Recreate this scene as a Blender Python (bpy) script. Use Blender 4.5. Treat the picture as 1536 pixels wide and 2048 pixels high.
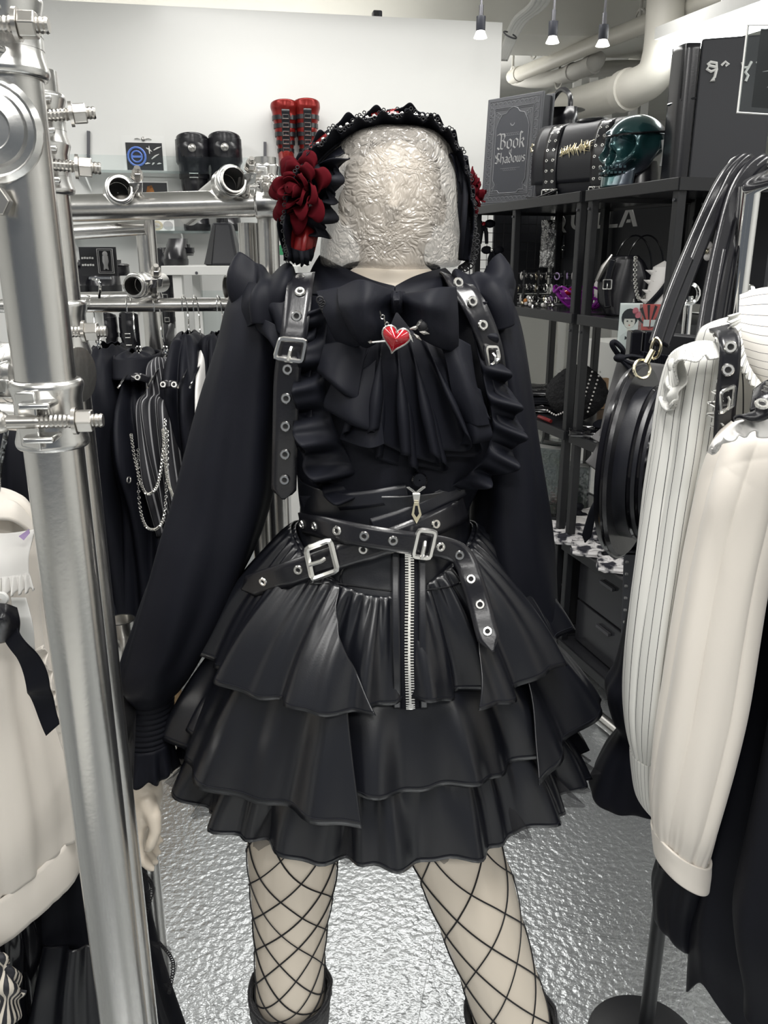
import bpy, bmesh, math, random
from math import sin, cos, pi, radians as R, sqrt, atan2, exp
from mathutils import Vector, Matrix, noise
V = Vector
random.seed(7)
for _o in list(bpy.data.objects): bpy.data.objects.remove(_o)
SC = bpy.context.scene
COL = SC.collection

# ------------------------------------------------------------------ camera
PITCH, FPX, EYE = R(17.3), 1640.0, 1.60
cam_d = bpy.data.cameras.new('camera'); cam = bpy.data.objects.new('camera', cam_d); COL.objects.link(cam)
cam.location = (0, 0, EYE); cam.rotation_euler = (pi/2 - PITCH, 0, 0)
cam_d.sensor_fit = 'VERTICAL'; cam_d.sensor_height = 24.0; cam_d.lens = 24.0*FPX/2048.0
cam_d.clip_start = 0.02; cam_d.clip_end = 60
SC.camera = cam
SC.view_settings.view_transform = 'Standard'; SC.view_settings.look = 'None'
SC.view_settings.gamma = 1.0; SC.view_settings.use_curve_mapping = False
SC.view_settings.exposure = 0.0

# ------------------------------------------------------------------ world and lamps
world = bpy.data.worlds.new('world'); SC.world = world; world.use_nodes = True
world.node_tree.nodes['Background'].inputs[0].default_value = (0.82, 0.90, 1.0, 1)
world.node_tree.nodes['Background'].inputs[1].default_value = 0.15
LAMPS = []                      # ceiling fixtures: x, y, z, length, width, watts (all above the top of the frame)
for (x, y, z, lx, ly, w) in [(0.15, 0.55, 2.90, 0.24, 1.5, 48), (-1.6, 0.6, 2.90, 0.24, 2.4, 30), (1.9, 1.0, 2.90, 0.24, 2.4, 36),
                             (0.1, 3.88, 2.84, 2.2, 0.16, 21), (-1.9, 2.6, 2.90, 0.24, 1.6, 21), (0.2, -1.4, 2.90, 2.4, 0.24, 56)]:
    ld = bpy.data.lights.new('fluorescent_light', 'AREA'); ld.shape = 'RECTANGLE'; ld.size = lx; ld.size_y = ly
    ld.energy = w; ld.color = (1.0, 0.985, 0.955)
    lo = bpy.data.objects.new('fluorescent_light', ld); COL.objects.link(lo); lo.location = (x, y, z - 0.02)
    LAMPS.append((x, y, z, lx, ly))
FILL = [(-1.1, 4.86, 2.55, 2.4, .10, 9), (-.45, 6.6, 2.45, 2.0, .3, 45)]      # added fill lights, hidden behind the partition to brighten beam and ceiling
for (x, y, z, lx, ly, w) in FILL:
    ld = bpy.data.lights.new('fill_light', 'AREA'); ld.shape = 'RECTANGLE'; ld.size = lx; ld.size_y = ly; ld.energy = w; ld.color = (1.0, .98, .93)
    lo = bpy.data.objects.new('fill_light', ld); COL.objects.link(lo); lo.location = (x, y, z); lo.rotation_euler = (pi, 0, 0)

# ------------------------------------------------------------------ helpers
CP, SP = cos(PITCH), sin(PITCH)
def P(px, py, Y):
    """world point seen at photo pixel (px, py) that stands Y metres in front of the camera"""
    u = (px - 768)/FPX; v = (1024 - py)/FPX
    t = Y/(CP + v*SP)
    return V((u*t, Y, EYE + (v*CP - SP)*t))
def PZ(px, py, Z):
    u = (px - 768)/FPX; v = (1024 - py)/FPX
    t = (Z - EYE)/(v*CP - SP)
    return V((u*t, (CP + v*SP)*t, Z))
def lerp(a, b, t): return a + (b - a)*t
def smooth(t): t = max(0., min(1., t)); return t*t*(3 - 2*t)
def nz(x, y=0., z=0.): return noise.noise(V((x, y, z)))
def interp(tab, x):
    """piecewise smooth table lookup, tab = [(x, y), ...]; y may be tuples"""
    n = len(tab)
    if x <= tab[0][0]: i, t = 0, 0.
    elif x >= tab[-1][0]: i, t = n - 2, 1.
    else:
        i = 0
        while tab[i+1][0] < x: i += 1
        t = (x - tab[i][0])/(tab[i+1][0] - tab[i][0])
    def cr(k):
        g = lambda j: (tab[max(0, min(n-1, j))][1] if k is None else tab[max(0, min(n-1, j))][1][k])
        p0, p1, p2, p3 = g(i-1), g(i), g(i+1), g(i+2)
        return 0.5*(2*p1 + (p2-p0)*t + (2*p0-5*p1+4*p2-p3)*t*t + (3*p1-p0-3*p2+p3)*t**3)
    y = tab[0][1]
    return cr(None) if isinstance(y, (int, float)) else tuple(cr(k) for k in range(len(y)))
def crv(pts, n, closed=False):
    """Catmull-Rom through 3D points -> n points"""
    m = len(pts); out = []
    for a in range(n):
        s = a/(n if closed else n-1)*(m if closed else m-1)
        i = int(s); i = min(i, m-1 if closed else m-2); t = s - i
        g = (lambda j: pts[j % m]) if closed else (lambda j: pts[max(0, min(m-1, j))])
        p0, p1, p2, p3 = g(i-1), g(i), g(i+1), g(i+2)
        out.append(0.5*(2*p1 + (p2-p0)*t + (2*p0-5*p1+4*p2-p3)*t*t + (3*p1-p0-3*p2+p3)*t**3))
    return out
def PX(lst, Y=None): return [P(q[0], q[1], q[2] if len(q) > 2 else Y) for q in lst]

class MB:
    def __init__(s): s.v, s.f, s.uv = [], [], {}
    def add(s, vs, fs, uvs=None):
        o = len(s.v); s.v.extend(V(q) for q in vs)
        for k, f in enumerate(fs):
            if uvs: s.uv[len(s.f)] = uvs[k]
            s.f.append([i + o for i in f])
        return s
    def box(s, c, d, rot=None):
        c = V(c); vs = []
        for x in (-.5, .5):
            for y in (-.5, .5):
                for z in (-.5, .5):
                    q = V((x*d[0], y*d[1], z*d[2]))
                    vs.append(c + (rot @ q if rot else q))
        return s.add(vs, [(0,1,3,2), (4,6,7,5), (0,4,5,1), (2,3,7,6), (0,2,6,4), (1,5,7,3)])
    def beam(s, p0, p1, w, h, up=(0,0,1)):
        p0, p1 = V(p0), V(p1); d = (p1 - p0).normalized(); x = d.cross(V(up)).normalized(); y = x.cross(d)
        vs = [p + x*a*w/2 + y*b*h/2 for p in (p0, p1) for a, b in ((-1,-1), (1,-1), (1,1), (-1,1))]
        return s.add(vs, [(0,1,2,3), (7,6,5,4), (0,4,5,1), (1,5,6,2), (2,6,7,3), (3,7,4,0)])
    def loft(s, rings, wrap=True, cap=False):
        n = len(rings[0]); m = len(rings); vs = [p for r in rings for p in r]; fs = []; uv = []
        for i in range(m-1):
            for j in range(n if wrap else n-1):
                k = (j+1) % n
                fs.append((i*n+j, i*n+k, (i+1)*n+k, (i+1)*n+j))
                uv.append(((j/n, i/(m-1)), ((j+1)/n, i/(m-1)), ((j+1)/n, (i+1)/(m-1)), (j/n, (i+1)/(m-1))))
        s.add(vs, fs, uv)
        if cap: s.f.append([len(s.v)-len(vs)+j for j in range(n)][::-1]); s.f.append([len(s.v)-n+j for j in range(n)])
        return s
    def tube(s, path, r, n=8, cap=True, closed=False, flat=None):
        """round tube along a path; r number or list; flat=(w,h,up) makes an oval/flat ribbon"""
        m = len(path); path = [V(p) for p in path]
        ts = []
        for i in range(m):
            a = path[(i-1) % m if closed else max(0, i-1)]; b = path[(i+1) % m if closed else min(m-1, i+1)]
            t = (b - a); ts.append(t.normalized() if t.length > 1e-9 else V((0,0,1)))
        up = V((0,0,1)) if abs(ts[0].z) < .9 else V((0,1,0))
        x = ts[0].cross(up).normalized(); rings = []
        for i in range(m):
            x = (x - ts[i]*x.dot(ts[i])); x = x.normalized() if x.length > 1e-9 else ts[i].orthogonal().normalized()
            y = ts[i].cross(x); rr = r[i] if isinstance(r, (list, tuple)) else r
            rings.append([path[i] + x*rr*cos(2*pi*j/n) + y*rr*sin(2*pi*j/n) for j in range(n)])
        if closed: rings.append(rings[0])
        return s.loft(rings, True, cap and not closed)
    def cyl(s, p0, p1, r, r1=None, n=20, cap=True):
        return s.tube([V(p0), V(p1)], [r, r if r1 is None else r1], n, cap)
    def grid(s, fn, nu, nv, wrapu=False):
        rings = [[V(fn(i/(nu if wrapu else nu-1), j/(nv-1))) for i in range(nu)] for j in range(nv)]
        return s.loft(rings, wrapu)
    def patch(s, rows, nu=24, nv=24, disp=None):
        """smooth surface through a small control grid of world points; disp(u,v)->offset along normal"""
        rr = [crv(r, nu) for r in rows]
        cols = [crv([r[i] for r in rr], nv) for i in range(nu)]
        g = [[cols[i][j] for i in range(nu)] for j in range(nv)]
        if disp:
            h = []
            for j in range(nv):
                row = []
                for i in range(nu):
                    a = g[j][min(nu-1, i+1)] - g[j][max(0, i-1)]; b = g[min(nv-1, j+1)][i] - g[max(0, j-1)][i]
                    nn = a.cross(b); nn = nn.normalized() if nn.length > 1e-12 else V((0,-1,0))
                    if nn.y > 0: nn = -nn
                    row.append(g[j][i] + nn*disp(i/(nu-1), j/(nv-1)))
                h.append(row)
            g = h
        return s.loft(g, False)
    def prism(s, poly, d):
        n = len(poly); d = V(d); vs = [V(p) for p in poly] + [V(p) + d for p in poly]
        return s.add(vs, [tuple(range(n))[::-1], tuple(range(n, 2*n))] + [(i, (i+1) % n, n+(i+1) % n, n+i) for i in range(n)])
    def lathe(s, prof, o=(0,0,0), n=24, axis=None, cap=False):
        """profile [(r, h)] turned about axis (default +Z) through o"""
        o = V(o); ax = V(axis or (0,0,1)).normalized(); x = ax.orthogonal().normalized(); y = ax.cross(x)
        return s.loft([[o + ax*h + (x*cos(2*pi*j/n) + y*sin(2*pi*j/n))*r for j in range(n)] for r, h in prof], True, cap)
    def ball(s, c, r, n=10, sc=(1,1,1)):
        c = V(c)
        return s.loft([[c + V((sin(pi*i/(n//2+1))*cos(2*pi*j/n)*r*sc[0], sin(pi*i/(n//2+1))*sin(2*pi*j/n)*r*sc[1], cos(pi*i/(n//2+1))*r*sc[2])) for j in range(n)] for i in range(n//2+2)])
    def torus(s, c, axis, R_, r, n=14, k=6):
        c = V(c); ax = V(axis).normalized(); x = ax.orthogonal().normalized(); y = ax.cross(x)
        return s.tube([c + (x*cos(2*pi*i/n) + y*sin(2*pi*i/n))*R_ for i in range(n)], r, k, False, True)

WO = {}                                         # world position of every object's origin
def _link(o, name, parent, at):
    COL.objects.link(o)
    if parent is not None:
        o.parent = parent; o.location = at - WO[parent]
    else: o.location = at
    WO[o] = V(at); return o
def obj(name, mb, mat, parent=None, solid=0., sub=0, bevel=0., smooth=True, ang=40, remesh=0., off=0.):
    me = bpy.data.meshes.new(name)
    if parent is None:
        lo = [min(p[k] for p in mb.v) for k in range(3)]; hi = [max(p[k] for p in mb.v) for k in range(3)]
        at = V(((lo[0]+hi[0])/2, (lo[1]+hi[1])/2, lo[2]))
    else: at = WO[parent].copy()
    me.from_pydata([tuple(p - at) for p in mb.v], [], mb.f)
    if mb.uv:
        ul = me.uv_layers.new(name='UVMap')
        for k, q in mb.uv.items():
            for li, c in zip(me.polygons[k].loop_indices, q): ul.data[li].uv = c
    me.materials.append(M(mat)); me.validate()
    o = bpy.data.objects.new(name, me); _link(o, name, parent, at)
    if smooth:
        me.polygons.foreach_set('use_smooth', [True]*len(me.polygons))
        if ang and not remesh:
            try: me.set_sharp_from_angle(angle=R(ang))
            except Exception: pass
    if remesh:
        m = o.modifiers.new('remesh', 'REMESH'); m.mode = 'VOXEL'; m.voxel_size = remesh; m.use_smooth_shade = True
        m = o.modifiers.new('smooth', 'SMOOTH'); m.factor = .5; m.iterations = 4
    if solid: m = o.modifiers.new('solid', 'SOLIDIFY'); m.thickness = solid; m.offset = off
    if bevel: m = o.modifiers.new('bevel', 'BEVEL'); m.width = bevel; m.segments = 2; m.limit_method = 'ANGLE'
    if sub: m = o.modifiers.new('sub', 'SUBSURF'); m.levels = sub; m.render_levels = sub
    return o
def inst(name, src, parent, loc, axis=None, up=None, scale=1.):
    """copy of a small shared mesh placed under a parent, its +Z along axis"""
    o = bpy.data.objects.new(name, src); loc = V(loc); _link(o, name, parent, loc)
    o.rotation_mode = 'QUATERNION'
    if axis is not None:
        z = V(axis).normalized(); u = V(up or (0,0,1)); x = u.cross(z)
        if x.length < 1e-4: x = V((1,0,0)).cross(z)
        x.normalize(); y = z.cross(x)
        o.rotation_quaternion = Matrix((x, y, z)).transposed().to_quaternion()
    o.scale = (scale,)*3 if isinstance(scale, (int, float)) else scale
    return o
def shared(name, mb, mat):
    me = bpy.data.meshes.new(name); me.from_pydata([tuple(p) for p in mb.v], [], mb.f); me.materials.append(M(mat))
    me.polygons.foreach_set('use_smooth', [True]*len(me.polygons))
    try: me.set_sharp_from_angle(angle=R(45))
    except Exception: pass
    return me
def tag(o, label=None, cat=None, group=None, kind=None):
    if label: o['label'] = label
    if cat: o['category'] = cat
    if group: o['group'] = group
    if kind: o['kind'] = kind
    return o
def thing(name, label, cat, at, group=None):
    o = bpy.data.objects.new(name, None); o.empty_display_size = .05; _link(o, name, None, V(at))
    return tag(o, label, cat, group)
def struct(name, mb, mat, label=None, **k):
    k.setdefault('smooth', False); return tag(obj(name, mb, mat, **k), label, None, None, 'structure')
def text(name, body, mat, parent, at, size, xdir, ydir, depth=.001, align='CENTER', sx=1., shear=0.):
    cu = bpy.data.curves.new(name, 'FONT'); cu.body = body; cu.size = size; cu.extrude = depth; cu.align_x = align
    cu.resolution_u = 2; cu.shear = shear
    t = bpy.data.objects.new(name, cu); COL.objects.link(t)
    me = bpy.data.meshes.new_from_object(t.evaluated_get(bpy.context.evaluated_depsgraph_get()))
    bpy.data.objects.remove(t)
    x = V(xdir).normalized(); y = V(ydir); y = (y - x*y.dot(x)).normalized(); z = x.cross(y)
    mb = MB(); mb.add([V(at) + x*q.co.x*sx + y*q.co.y + z*q.co.z for q in me.vertices], [tuple(p.vertices) for p in me.polygons])
    bpy.data.meshes.remove(me)
    return obj(name, mb, mat, parent, smooth=False)
def nib(strokes, o, x, y, z, w, h=.0008, ang=40):
    """broad-nib lettering: every polyline (in letter units) swept by a slanted pen edge, as thin raised strokes"""
    mb = MB(); n = V((cos(R(ang)), sin(R(ang))))*w/2
    for st in strokes:
        for a, b in zip(st, st[1:]):
            q = [(a[0]-n.x, a[1]-n.y), (a[0]+n.x, a[1]+n.y), (b[0]+n.x, b[1]+n.y), (b[0]-n.x, b[1]-n.y)]
            mb.prism([o + x*p[0] + y*p[1] for p in q], z*h)
    return mb

# ------------------------------------------------------------------ materials
MATS = {}
def M(name):
    if not isinstance(name, str): return name
    return MATS[name]
def mat(name, col, rough=.5, metal=0., bump=None, vary=None, spec=.5, sheen=0., coat=0., trans=0., alpha=1., emit=None, aniso=0., stripes=None, ior=1.5, voro=None):
    m = bpy.data.materials.new(name); m.use_nodes = True; nt = m.node_tree; N, L = nt.nodes, nt.links; b = N['Principled BSDF']
    I = b.inputs; I['Base Color'].default_value = (*col, 1); I['Roughness'].default_value = rough; I['Metallic'].default_value = metal
    I['Specular IOR Level'].default_value = spec; I['IOR'].default_value = ior
    if sheen: I['Sheen Weight'].default_value = sheen; I['Sheen Roughness'].default_value = .5
    if coat: I['Coat Weight'].default_value = coat; I['Coat Roughness'].default_value = .12
    if trans: I['Transmission Weight'].default_value = trans
    if alpha < 1: I['Alpha'].default_value = alpha
    if emit: I['Emission Color'].default_value = (*emit[0], 1); I['Emission Strength'].default_value = emit[1]
    tc = N.new('ShaderNodeTexCoord')
    if vary:                               # (scale, second colour, contrast, stretch)
        no = N.new('ShaderNodeTexNoise'); no.inputs['Scale'].default_value = vary[0]; no.inputs['Detail'].default_value = 5
        mp = N.new('ShaderNodeMapping'); mp.inputs['Scale'].default_value = vary[3] if len(vary) > 3 else (1,1,1)
        L.new(tc.outputs['Object'], mp.inputs[0]); L.new(mp.outputs[0], no.inputs['Vector'])
        cr = N.new('ShaderNodeValToRGB'); k = vary[2]
        cr.color_ramp.elements[0].position = .5 - k; cr.color_ramp.elements[1].position = .5 + k
        cr.color_ramp.elements[0].color = (*col, 1); cr.color_ramp.elements[1].color = (*vary[1], 1)
        L.new(no.outputs['Fac'], cr.inputs[0]); L.new(cr.outputs[0], I['Base Color'])
        if metal:
            mr = N.new('ShaderNodeMapRange'); mr.inputs['To Min'].default_value = rough*.75; mr.inputs['To Max'].default_value = rough*1.3
            L.new(no.outputs['Fac'], mr.inputs[0]); L.new(mr.outputs[0], I['Roughness'])
    if stripes:                            # (uv axis, count, width, colour)
        sp = N.new('ShaderNodeSeparateXYZ'); L.new(tc.outputs['UV'], sp.inputs[0])
        mu = N.new('ShaderNodeMath'); mu.operation = 'MULTIPLY'; mu.inputs[1].default_value = stripes[1]; L.new(sp.outputs[stripes[0]], mu.inputs[0])
        fr = N.new('ShaderNodeMath'); fr.operation = 'FRACT'; L.new(mu.outputs[0], fr.inputs[0])
        lt = N.new('ShaderNodeMath'); lt.operation = 'LESS_THAN'; lt.inputs[1].default_value = stripes[2]; L.new(fr.outputs[0], lt.inputs[0])
        mx = N.new('ShaderNodeMix'); mx.data_type = 'RGBA'; L.new(lt.outputs[0], mx.inputs[0])
        mx.inputs[6].default_value = (*col, 1); mx.inputs[7].default_value = (*stripes[3], 1); L.new(mx.outputs[2], I['Base Color'])
    if bump or voro:                       # (scale, strength, distance)
        q = bump or voro
        if voro: no = N.new('ShaderNodeTexVoronoi'); no.feature = 'SMOOTH_F1'; out = 'Distance'
        else: no = N.new('ShaderNodeTexNoise'); no.inputs['Detail'].default_value = 4; out = 'Fac'
        no.inputs['Scale'].default_value = q[0]; L.new(tc.outputs['Object'], no.inputs['Vector'])
        bp = N.new('ShaderNodeBump'); bp.inputs['Strength'].default_value = q[1]; bp.inputs['Distance'].default_value = q[2]
        L.new(no.outputs[out], bp.inputs['Height']); L.new(bp.outputs[0], I['Normal'])
    MATS[name] = m; return m
BK = (.0066, .0072, .0112)
mat('crepe', BK, .58, bump=(900, .25, .0006), spec=.14)
mat('crepe2', (.0070,.0076,.0112), .65, bump=(700, .25, .0006), spec=.14)
mat('faux_leather', (.0072, .0078, .0125), .38, bump=(420, .22, .0006), spec=.55)
mat('skirt_leather', (.0062, .0068, .0100), .31, bump=(520, .15, .0005), spec=.75)
mat('shiny_leather', (.010, .010, .013), .26, bump=(260, .25, .0006), spec=.6)
mat('patent', (.006, .006, .008), .12, spec=.7)
mat('knit', (.008,.008,.011), .9, bump=(500, .8, .002), sheen=.2)
mat('tulle', (.015,.015,.018), .8, alpha=.55)
mat('net_black', (.008, .008, .010), .7)
mat('hole', (.004,.004,.005), .8)
mat('silver', (.92, .91, .88), .24, 1.)
mat('gold', (.90, .82, .60), .26, 1.)
mat('antique', (.45, .44, .42), .3, 1.)
mat('gunmetal', (.10,.10,.11), .35, .6)
mat('galv', (.56, .55, .53), .23, 1., vary=(14, (.72,.71,.69), .25, (1,1,.12)), bump=(160, .12, .0008))
mat('galv_clamp', (.66, .66, .65), .24, 1., vary=(30, (.76,.75,.73), .2), bump=(60, .18, .001))
mat('bolt_steel', (.55, .53, .50), .3, 1.)
mat('chrome', (.82,.82,.81), .08, 1.)
mat('white_wall', (.75, .75, .73), .28, spec=.4, vary=(1.2, (.775,.775,.755), .3))
mat('concrete', (.80, .79, .74), .8, vary=(3, (.86,.85,.80), .3), bump=(6, .3, .01))
mat('concrete_dark', (.60, .60, .58), .85, vary=(2.5, (.74,.74,.71), .3), bump=(5, .4, .01))
mat('pipe_paint', (.62, .60, .54), .5, vary=(5, (.56,.54,.49), .3))
mat('pipe_grey', (.50, .49, .46), .55)
mat('cream_cloth', (.73, .68, .615), .6, sheen=.2, bump=(600, .1, .0005), spec=.3)
mat('white_cloth', (.74, .725, .70), .6, sheen=.2, bump=(600, .1, .0005), spec=.3)
mat('pin_cloth', (.69, .685, .65), .6, sheen=.15, spec=.3, stripes=(0, 27, .075, (.02,.02,.025)))
mat('pin_cloth_wide', (.68, .65, .60), .6, sheen=.15, spec=.3, stripes=(1, 13, .06, (.03,.03,.035)))
mat('pin_black', (.014,.014,.018), .75, stripes=(0, 34, .2, (.30,.30,.31)))
mat('stripe_bw', (.015,.015,.02), .6, stripes=(0, 9, .48, (.62,.57,.49)))
mat('mannequin', (.76, .675, .565), .38, spec=.45)
mat('leg_tight', (.62, .575, .495), .5, spec=.35)
mat('black_metal', (.010, .0105, .0125), .42, .0, spec=.5)
mat('shelf_board', (.022, .0225, .026), .22, spec=.55)
mat('black_panel', (.020, .021, .026), .55)
mat('black_wood', (.018,.018,.02), .5)
mat('white_paint', (.72, .72, .70), .4)
mat('white_paper', (.78, .78, .76), .6)
mat('card_black', (.018,.019,.022), .5)
mat('print_grey', (.42,.42,.42), .6)
mat('print_light', (.70,.70,.68), .6)
mat('print_blue', (.12,.22,.62), .5)
mat('glow_white', (.9,.9,.88), .5)
mat('red_metal', (.24, .018, .015), .25, .5, bump=(20, .2, .004))
mat('red_velvet', (.060, .0015, .0045), .9, spec=.1)
mat('red_satin', (.16, .008, .009), .35)
mat('red_enamel', (.36, .006, .014), .06, coat=1.)
mat('purple', (.22, .015, .26), .22)
mat('lilac', (.52, .38, .66), .4)
mat('green_print', (.02,.25,.10), .5)
mat('orange_print', (.65,.25,.06), .5)
mat('red_print', (.55, .10, .09), .6)
mat('pink_print', (.65,.18,.22), .6)
mat('skin_print', (.78,.72,.66), .6)
mat('wood', (.42, .27, .15), .55)
mat('cardboard', (.36, .24, .12), .7)
mat('holo', (.55,.62,.66), .2, .5, vary=(14, (.62,.70,.50), .3))
mat('foil', (.66,.66,.65), .22, .8, bump=(38, .9, .02))
mat('book_cloth', (.085, .088, .098), .45)
mat('book_light', (.22, .225, .24), .45)
mat('book_dark', (.048,.051,.062), .5)
mat('emit_tube', (1,1,1), .5, emit=((.98,1.,.98), 9.))
mat('emit_lamp', (1,1,1), .5, emit=((1.,.97,.86), 4.5))
mat('lamp_black', (.02,.022,.03), .4)
mat('tile_floor', (.52,.54,.55), .34)
mat('fur', (.012,.012,.014), .9, bump=(120, 1., .01))
mat('jewel_white', (.66,.64,.62), .35)
mat('label_pink', (.85,.2,.5), .5)
mat('croc', (.008,.008,.010), .28, voro=(75, 1., .006))
mat('grey_cloth', (.085,.083,.085), .8)
mat('clothprint', (.70,.68,.68), .7, vary=(22, (.02,.02,.03), .05))

def special():
    # clear plastic / acrylic: mostly see-through with a mirror sheen
    def clear(name, tint, fres, rough, bump=None):
        m = bpy.data.materials.new(name); m.use_nodes = True; nt = m.node_tree; N, L = nt.nodes, nt.links; N.clear()
        out = N.new('ShaderNodeOutputMaterial'); t = N.new('ShaderNodeBsdfTransparent'); t.inputs[0].default_value = (*tint, 1)
        g = N.new('ShaderNodeBsdfGlossy'); g.inputs['Roughness'].default_value = rough; g.inputs[0].default_value = (.95,.96,.96,1)
        mx = N.new('ShaderNodeMixShader'); lw = N.new('ShaderNodeLayerWeight'); lw.inputs[0].default_value = fres
        L.new(lw.outputs['Fresnel'], mx.inputs[0]); L.new(t.outputs[0], mx.inputs[1]); L.new(g.outputs[0], mx.inputs[2])
        L.new(mx.outputs[0], out.inputs[0])
        if bump:
            tc = N.new('ShaderNodeTexCoord'); no = N.new('ShaderNodeTexNoise'); no.inputs['Scale'].default_value = bump[0]
            bp = N.new('ShaderNodeBump'); bp.inputs['Strength'].default_value = bump[1]; bp.inputs['Distance'].default_value = bump[2]
            L.new(tc.outputs['Object'], no.inputs['Vector']); L.new(no.outputs['Fac'], bp.inputs['Height'])
            L.new(bp.outputs[0], g.inputs['Normal']); L.new(bp.outputs[0], lw.inputs['Normal'])
        MATS[name] = m
    clear('acrylic', (.95,.975,.975), .3, .05)
    clear('clear_bag', (.86,.87,.88), .5, .12, (30, .8, .01))
    # crumpled bubble film round the mannequin's head
    m = bpy.data.materials.new('film'); m.use_nodes = True; nt = m.node_tree; N, L = nt.nodes, nt.links; b = N['Principled BSDF']
    b.inputs['Base Color'].default_value = (.44, .41, .37, 1); b.inputs['Roughness'].default_value = .3
    b.inputs['Specular IOR Level'].default_value = .6
    b.inputs['Alpha'].default_value = .5; b.inputs['Coat Weight'].default_value = .6; b.inputs['Coat Roughness'].default_value = .07
    tc = N.new('ShaderNodeTexCoord'); hs = []
    mp = N.new('ShaderNodeMapping'); L.new(tc.outputs['Object'], mp.inputs[0])
    n0 = N.new('ShaderNodeTexNoise'); n0.inputs['Scale'].default_value = 22; L.new(tc.outputs['Object'], n0.inputs['Vector'])
    va = N.new('ShaderNodeVectorMath'); va.operation = 'MULTIPLY_ADD'; va.inputs[1].default_value = (.06,.06,.06)
    L.new(n0.outputs['Color'], va.inputs[0]); L.new(tc.outputs['Object'], va.inputs[2])
    for sc in (60, 150):
        vo = N.new('ShaderNodeTexVoronoi'); vo.feature = 'DISTANCE_TO_EDGE'; vo.inputs['Scale'].default_value = sc
        L.new(va.outputs[0], vo.inputs['Vector']); hs.append(vo)
    ad = N.new('ShaderNodeMath'); ad.operation = 'MULTIPLY_ADD'; ad.inputs[1].default_value = .6
    L.new(hs[1].outputs['Distance'], ad.inputs[0]); L.new(hs[0].outputs['Distance'], ad.inputs[2])
    bp = N.new('ShaderNodeBump'); bp.inputs['Strength'].default_value = .85; bp.inputs['Distance'].default_value = .006
    L.new(ad.outputs[0], bp.inputs['Height']); L.new(bp.outputs[0], b.inputs['Normal']); L.new(bp.outputs[0], b.inputs['Coat Normal'])
    MATS['film'] = m
    # embossed metallic floor sheet
    m = M('tile_floor'); nt = m.node_tree; N, L = nt.nodes, nt.links; b = N['Principled BSDF']
    b.inputs['Metallic'].default_value = .75; b.inputs['Roughness'].default_value = .36
    tc = N.new('ShaderNodeTexCoord')
    n1 = N.new('ShaderNodeTexNoise'); n1.inputs['Scale'].default_value = 62; n1.inputs['Detail'].default_value = 2
    n2 = N.new('ShaderNodeTexNoise'); n2.inputs['Scale'].default_value = 3; n2.inputs['Detail'].default_value = 4
    for n_ in (n1, n2): L.new(tc.outputs['Object'], n_.inputs['Vector'])
    bp = N.new('ShaderNodeBump'); bp.inputs['Strength'].default_value = .55; bp.inputs['Distance'].default_value = .006
    L.new(n1.outputs['Fac'], bp.inputs['Height']); L.new(bp.outputs[0], b.inputs['Normal'])
    mr = N.new('ShaderNodeMapRange'); mr.inputs['To Min'].default_value = .20; mr.inputs['To Max'].default_value = .32
    L.new(n2.outputs['Fac'], mr.inputs[0]); L.new(mr.outputs[0], b.inputs['Roughness'])
    # iridescent skull lacquer: teal to violet shift painted in as noise patches
    m = mat('skull', (.02,.10,.11), .2, .6, coat=.8, bump=(18, .15, .004))
    N, L = m.node_tree.nodes, m.node_tree.links; b = N['Principled BSDF']
    no = N.new('ShaderNodeTexNoise'); no.inputs['Scale'].default_value = 6; tc = N.new('ShaderNodeTexCoord'); L.new(tc.outputs['Object'], no.inputs['Vector'])
    cr = N.new('ShaderNodeValToRGB'); e = cr.color_ramp.elements; e[0].position = .42; e[1].position = .62
    e[0].color = (.018,.075,.08,1); e[1].color = (.13,.11,.15,1); L.new(no.outputs['Fac'], cr.inputs[0]); L.new(cr.outputs[0], b.inputs['Base Color'])
special()

EYELET = shared('eyelet', MB().torus((0,0,0), (0,0,1), .0046, .0021, 14, 6), 'silver')
HOLE = shared('eyelet_hole', MB().lathe([(.0001,.0004), (.0042,.0004)], n=12), 'hole')
def eyelet(parent, p, nrm, s=1.):
    e = inst('eyelet', EYELET, parent, p, nrm, scale=s); h = inst('hole', HOLE, e, p, None); h.location = (0,0,0); WO[h] = V(p)
    return e
def buckle(parent, corners, r, mat_='silver', prong=True, name='buckle'):
    """rectangular wire buckle through four corners, with prong"""
    c = [V(q) for q in corners]; n = (c[1]-c[0]).cross(c[3]-c[0]).normalized(); n = -n if n.y > 0 else n
    mb = MB(); path = []
    for i in range(4):
        a, b, d = c[i-1], c[i], c[(i+1) % 4]
        path += [b + (a-b).normalized()*r*1.2, b + (a-b).normalized()*r*.3 + (d-b).normalized()*r*.3, b + (d-b).normalized()*r*1.2]
    mb.tube(path, r, 6, False, True)
    o = obj(name, mb, mat_, parent)
    if prong:
        a = (c[0]+c[1])/2; b = (c[2]+c[3])/2
        obj('prong', MB().tube([a + n*r, lerp(a, b, .5) + n*r*1.6, lerp(a, b, .62) + n*r*.4], r*.7, 6), mat_, o)
    return o
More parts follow.
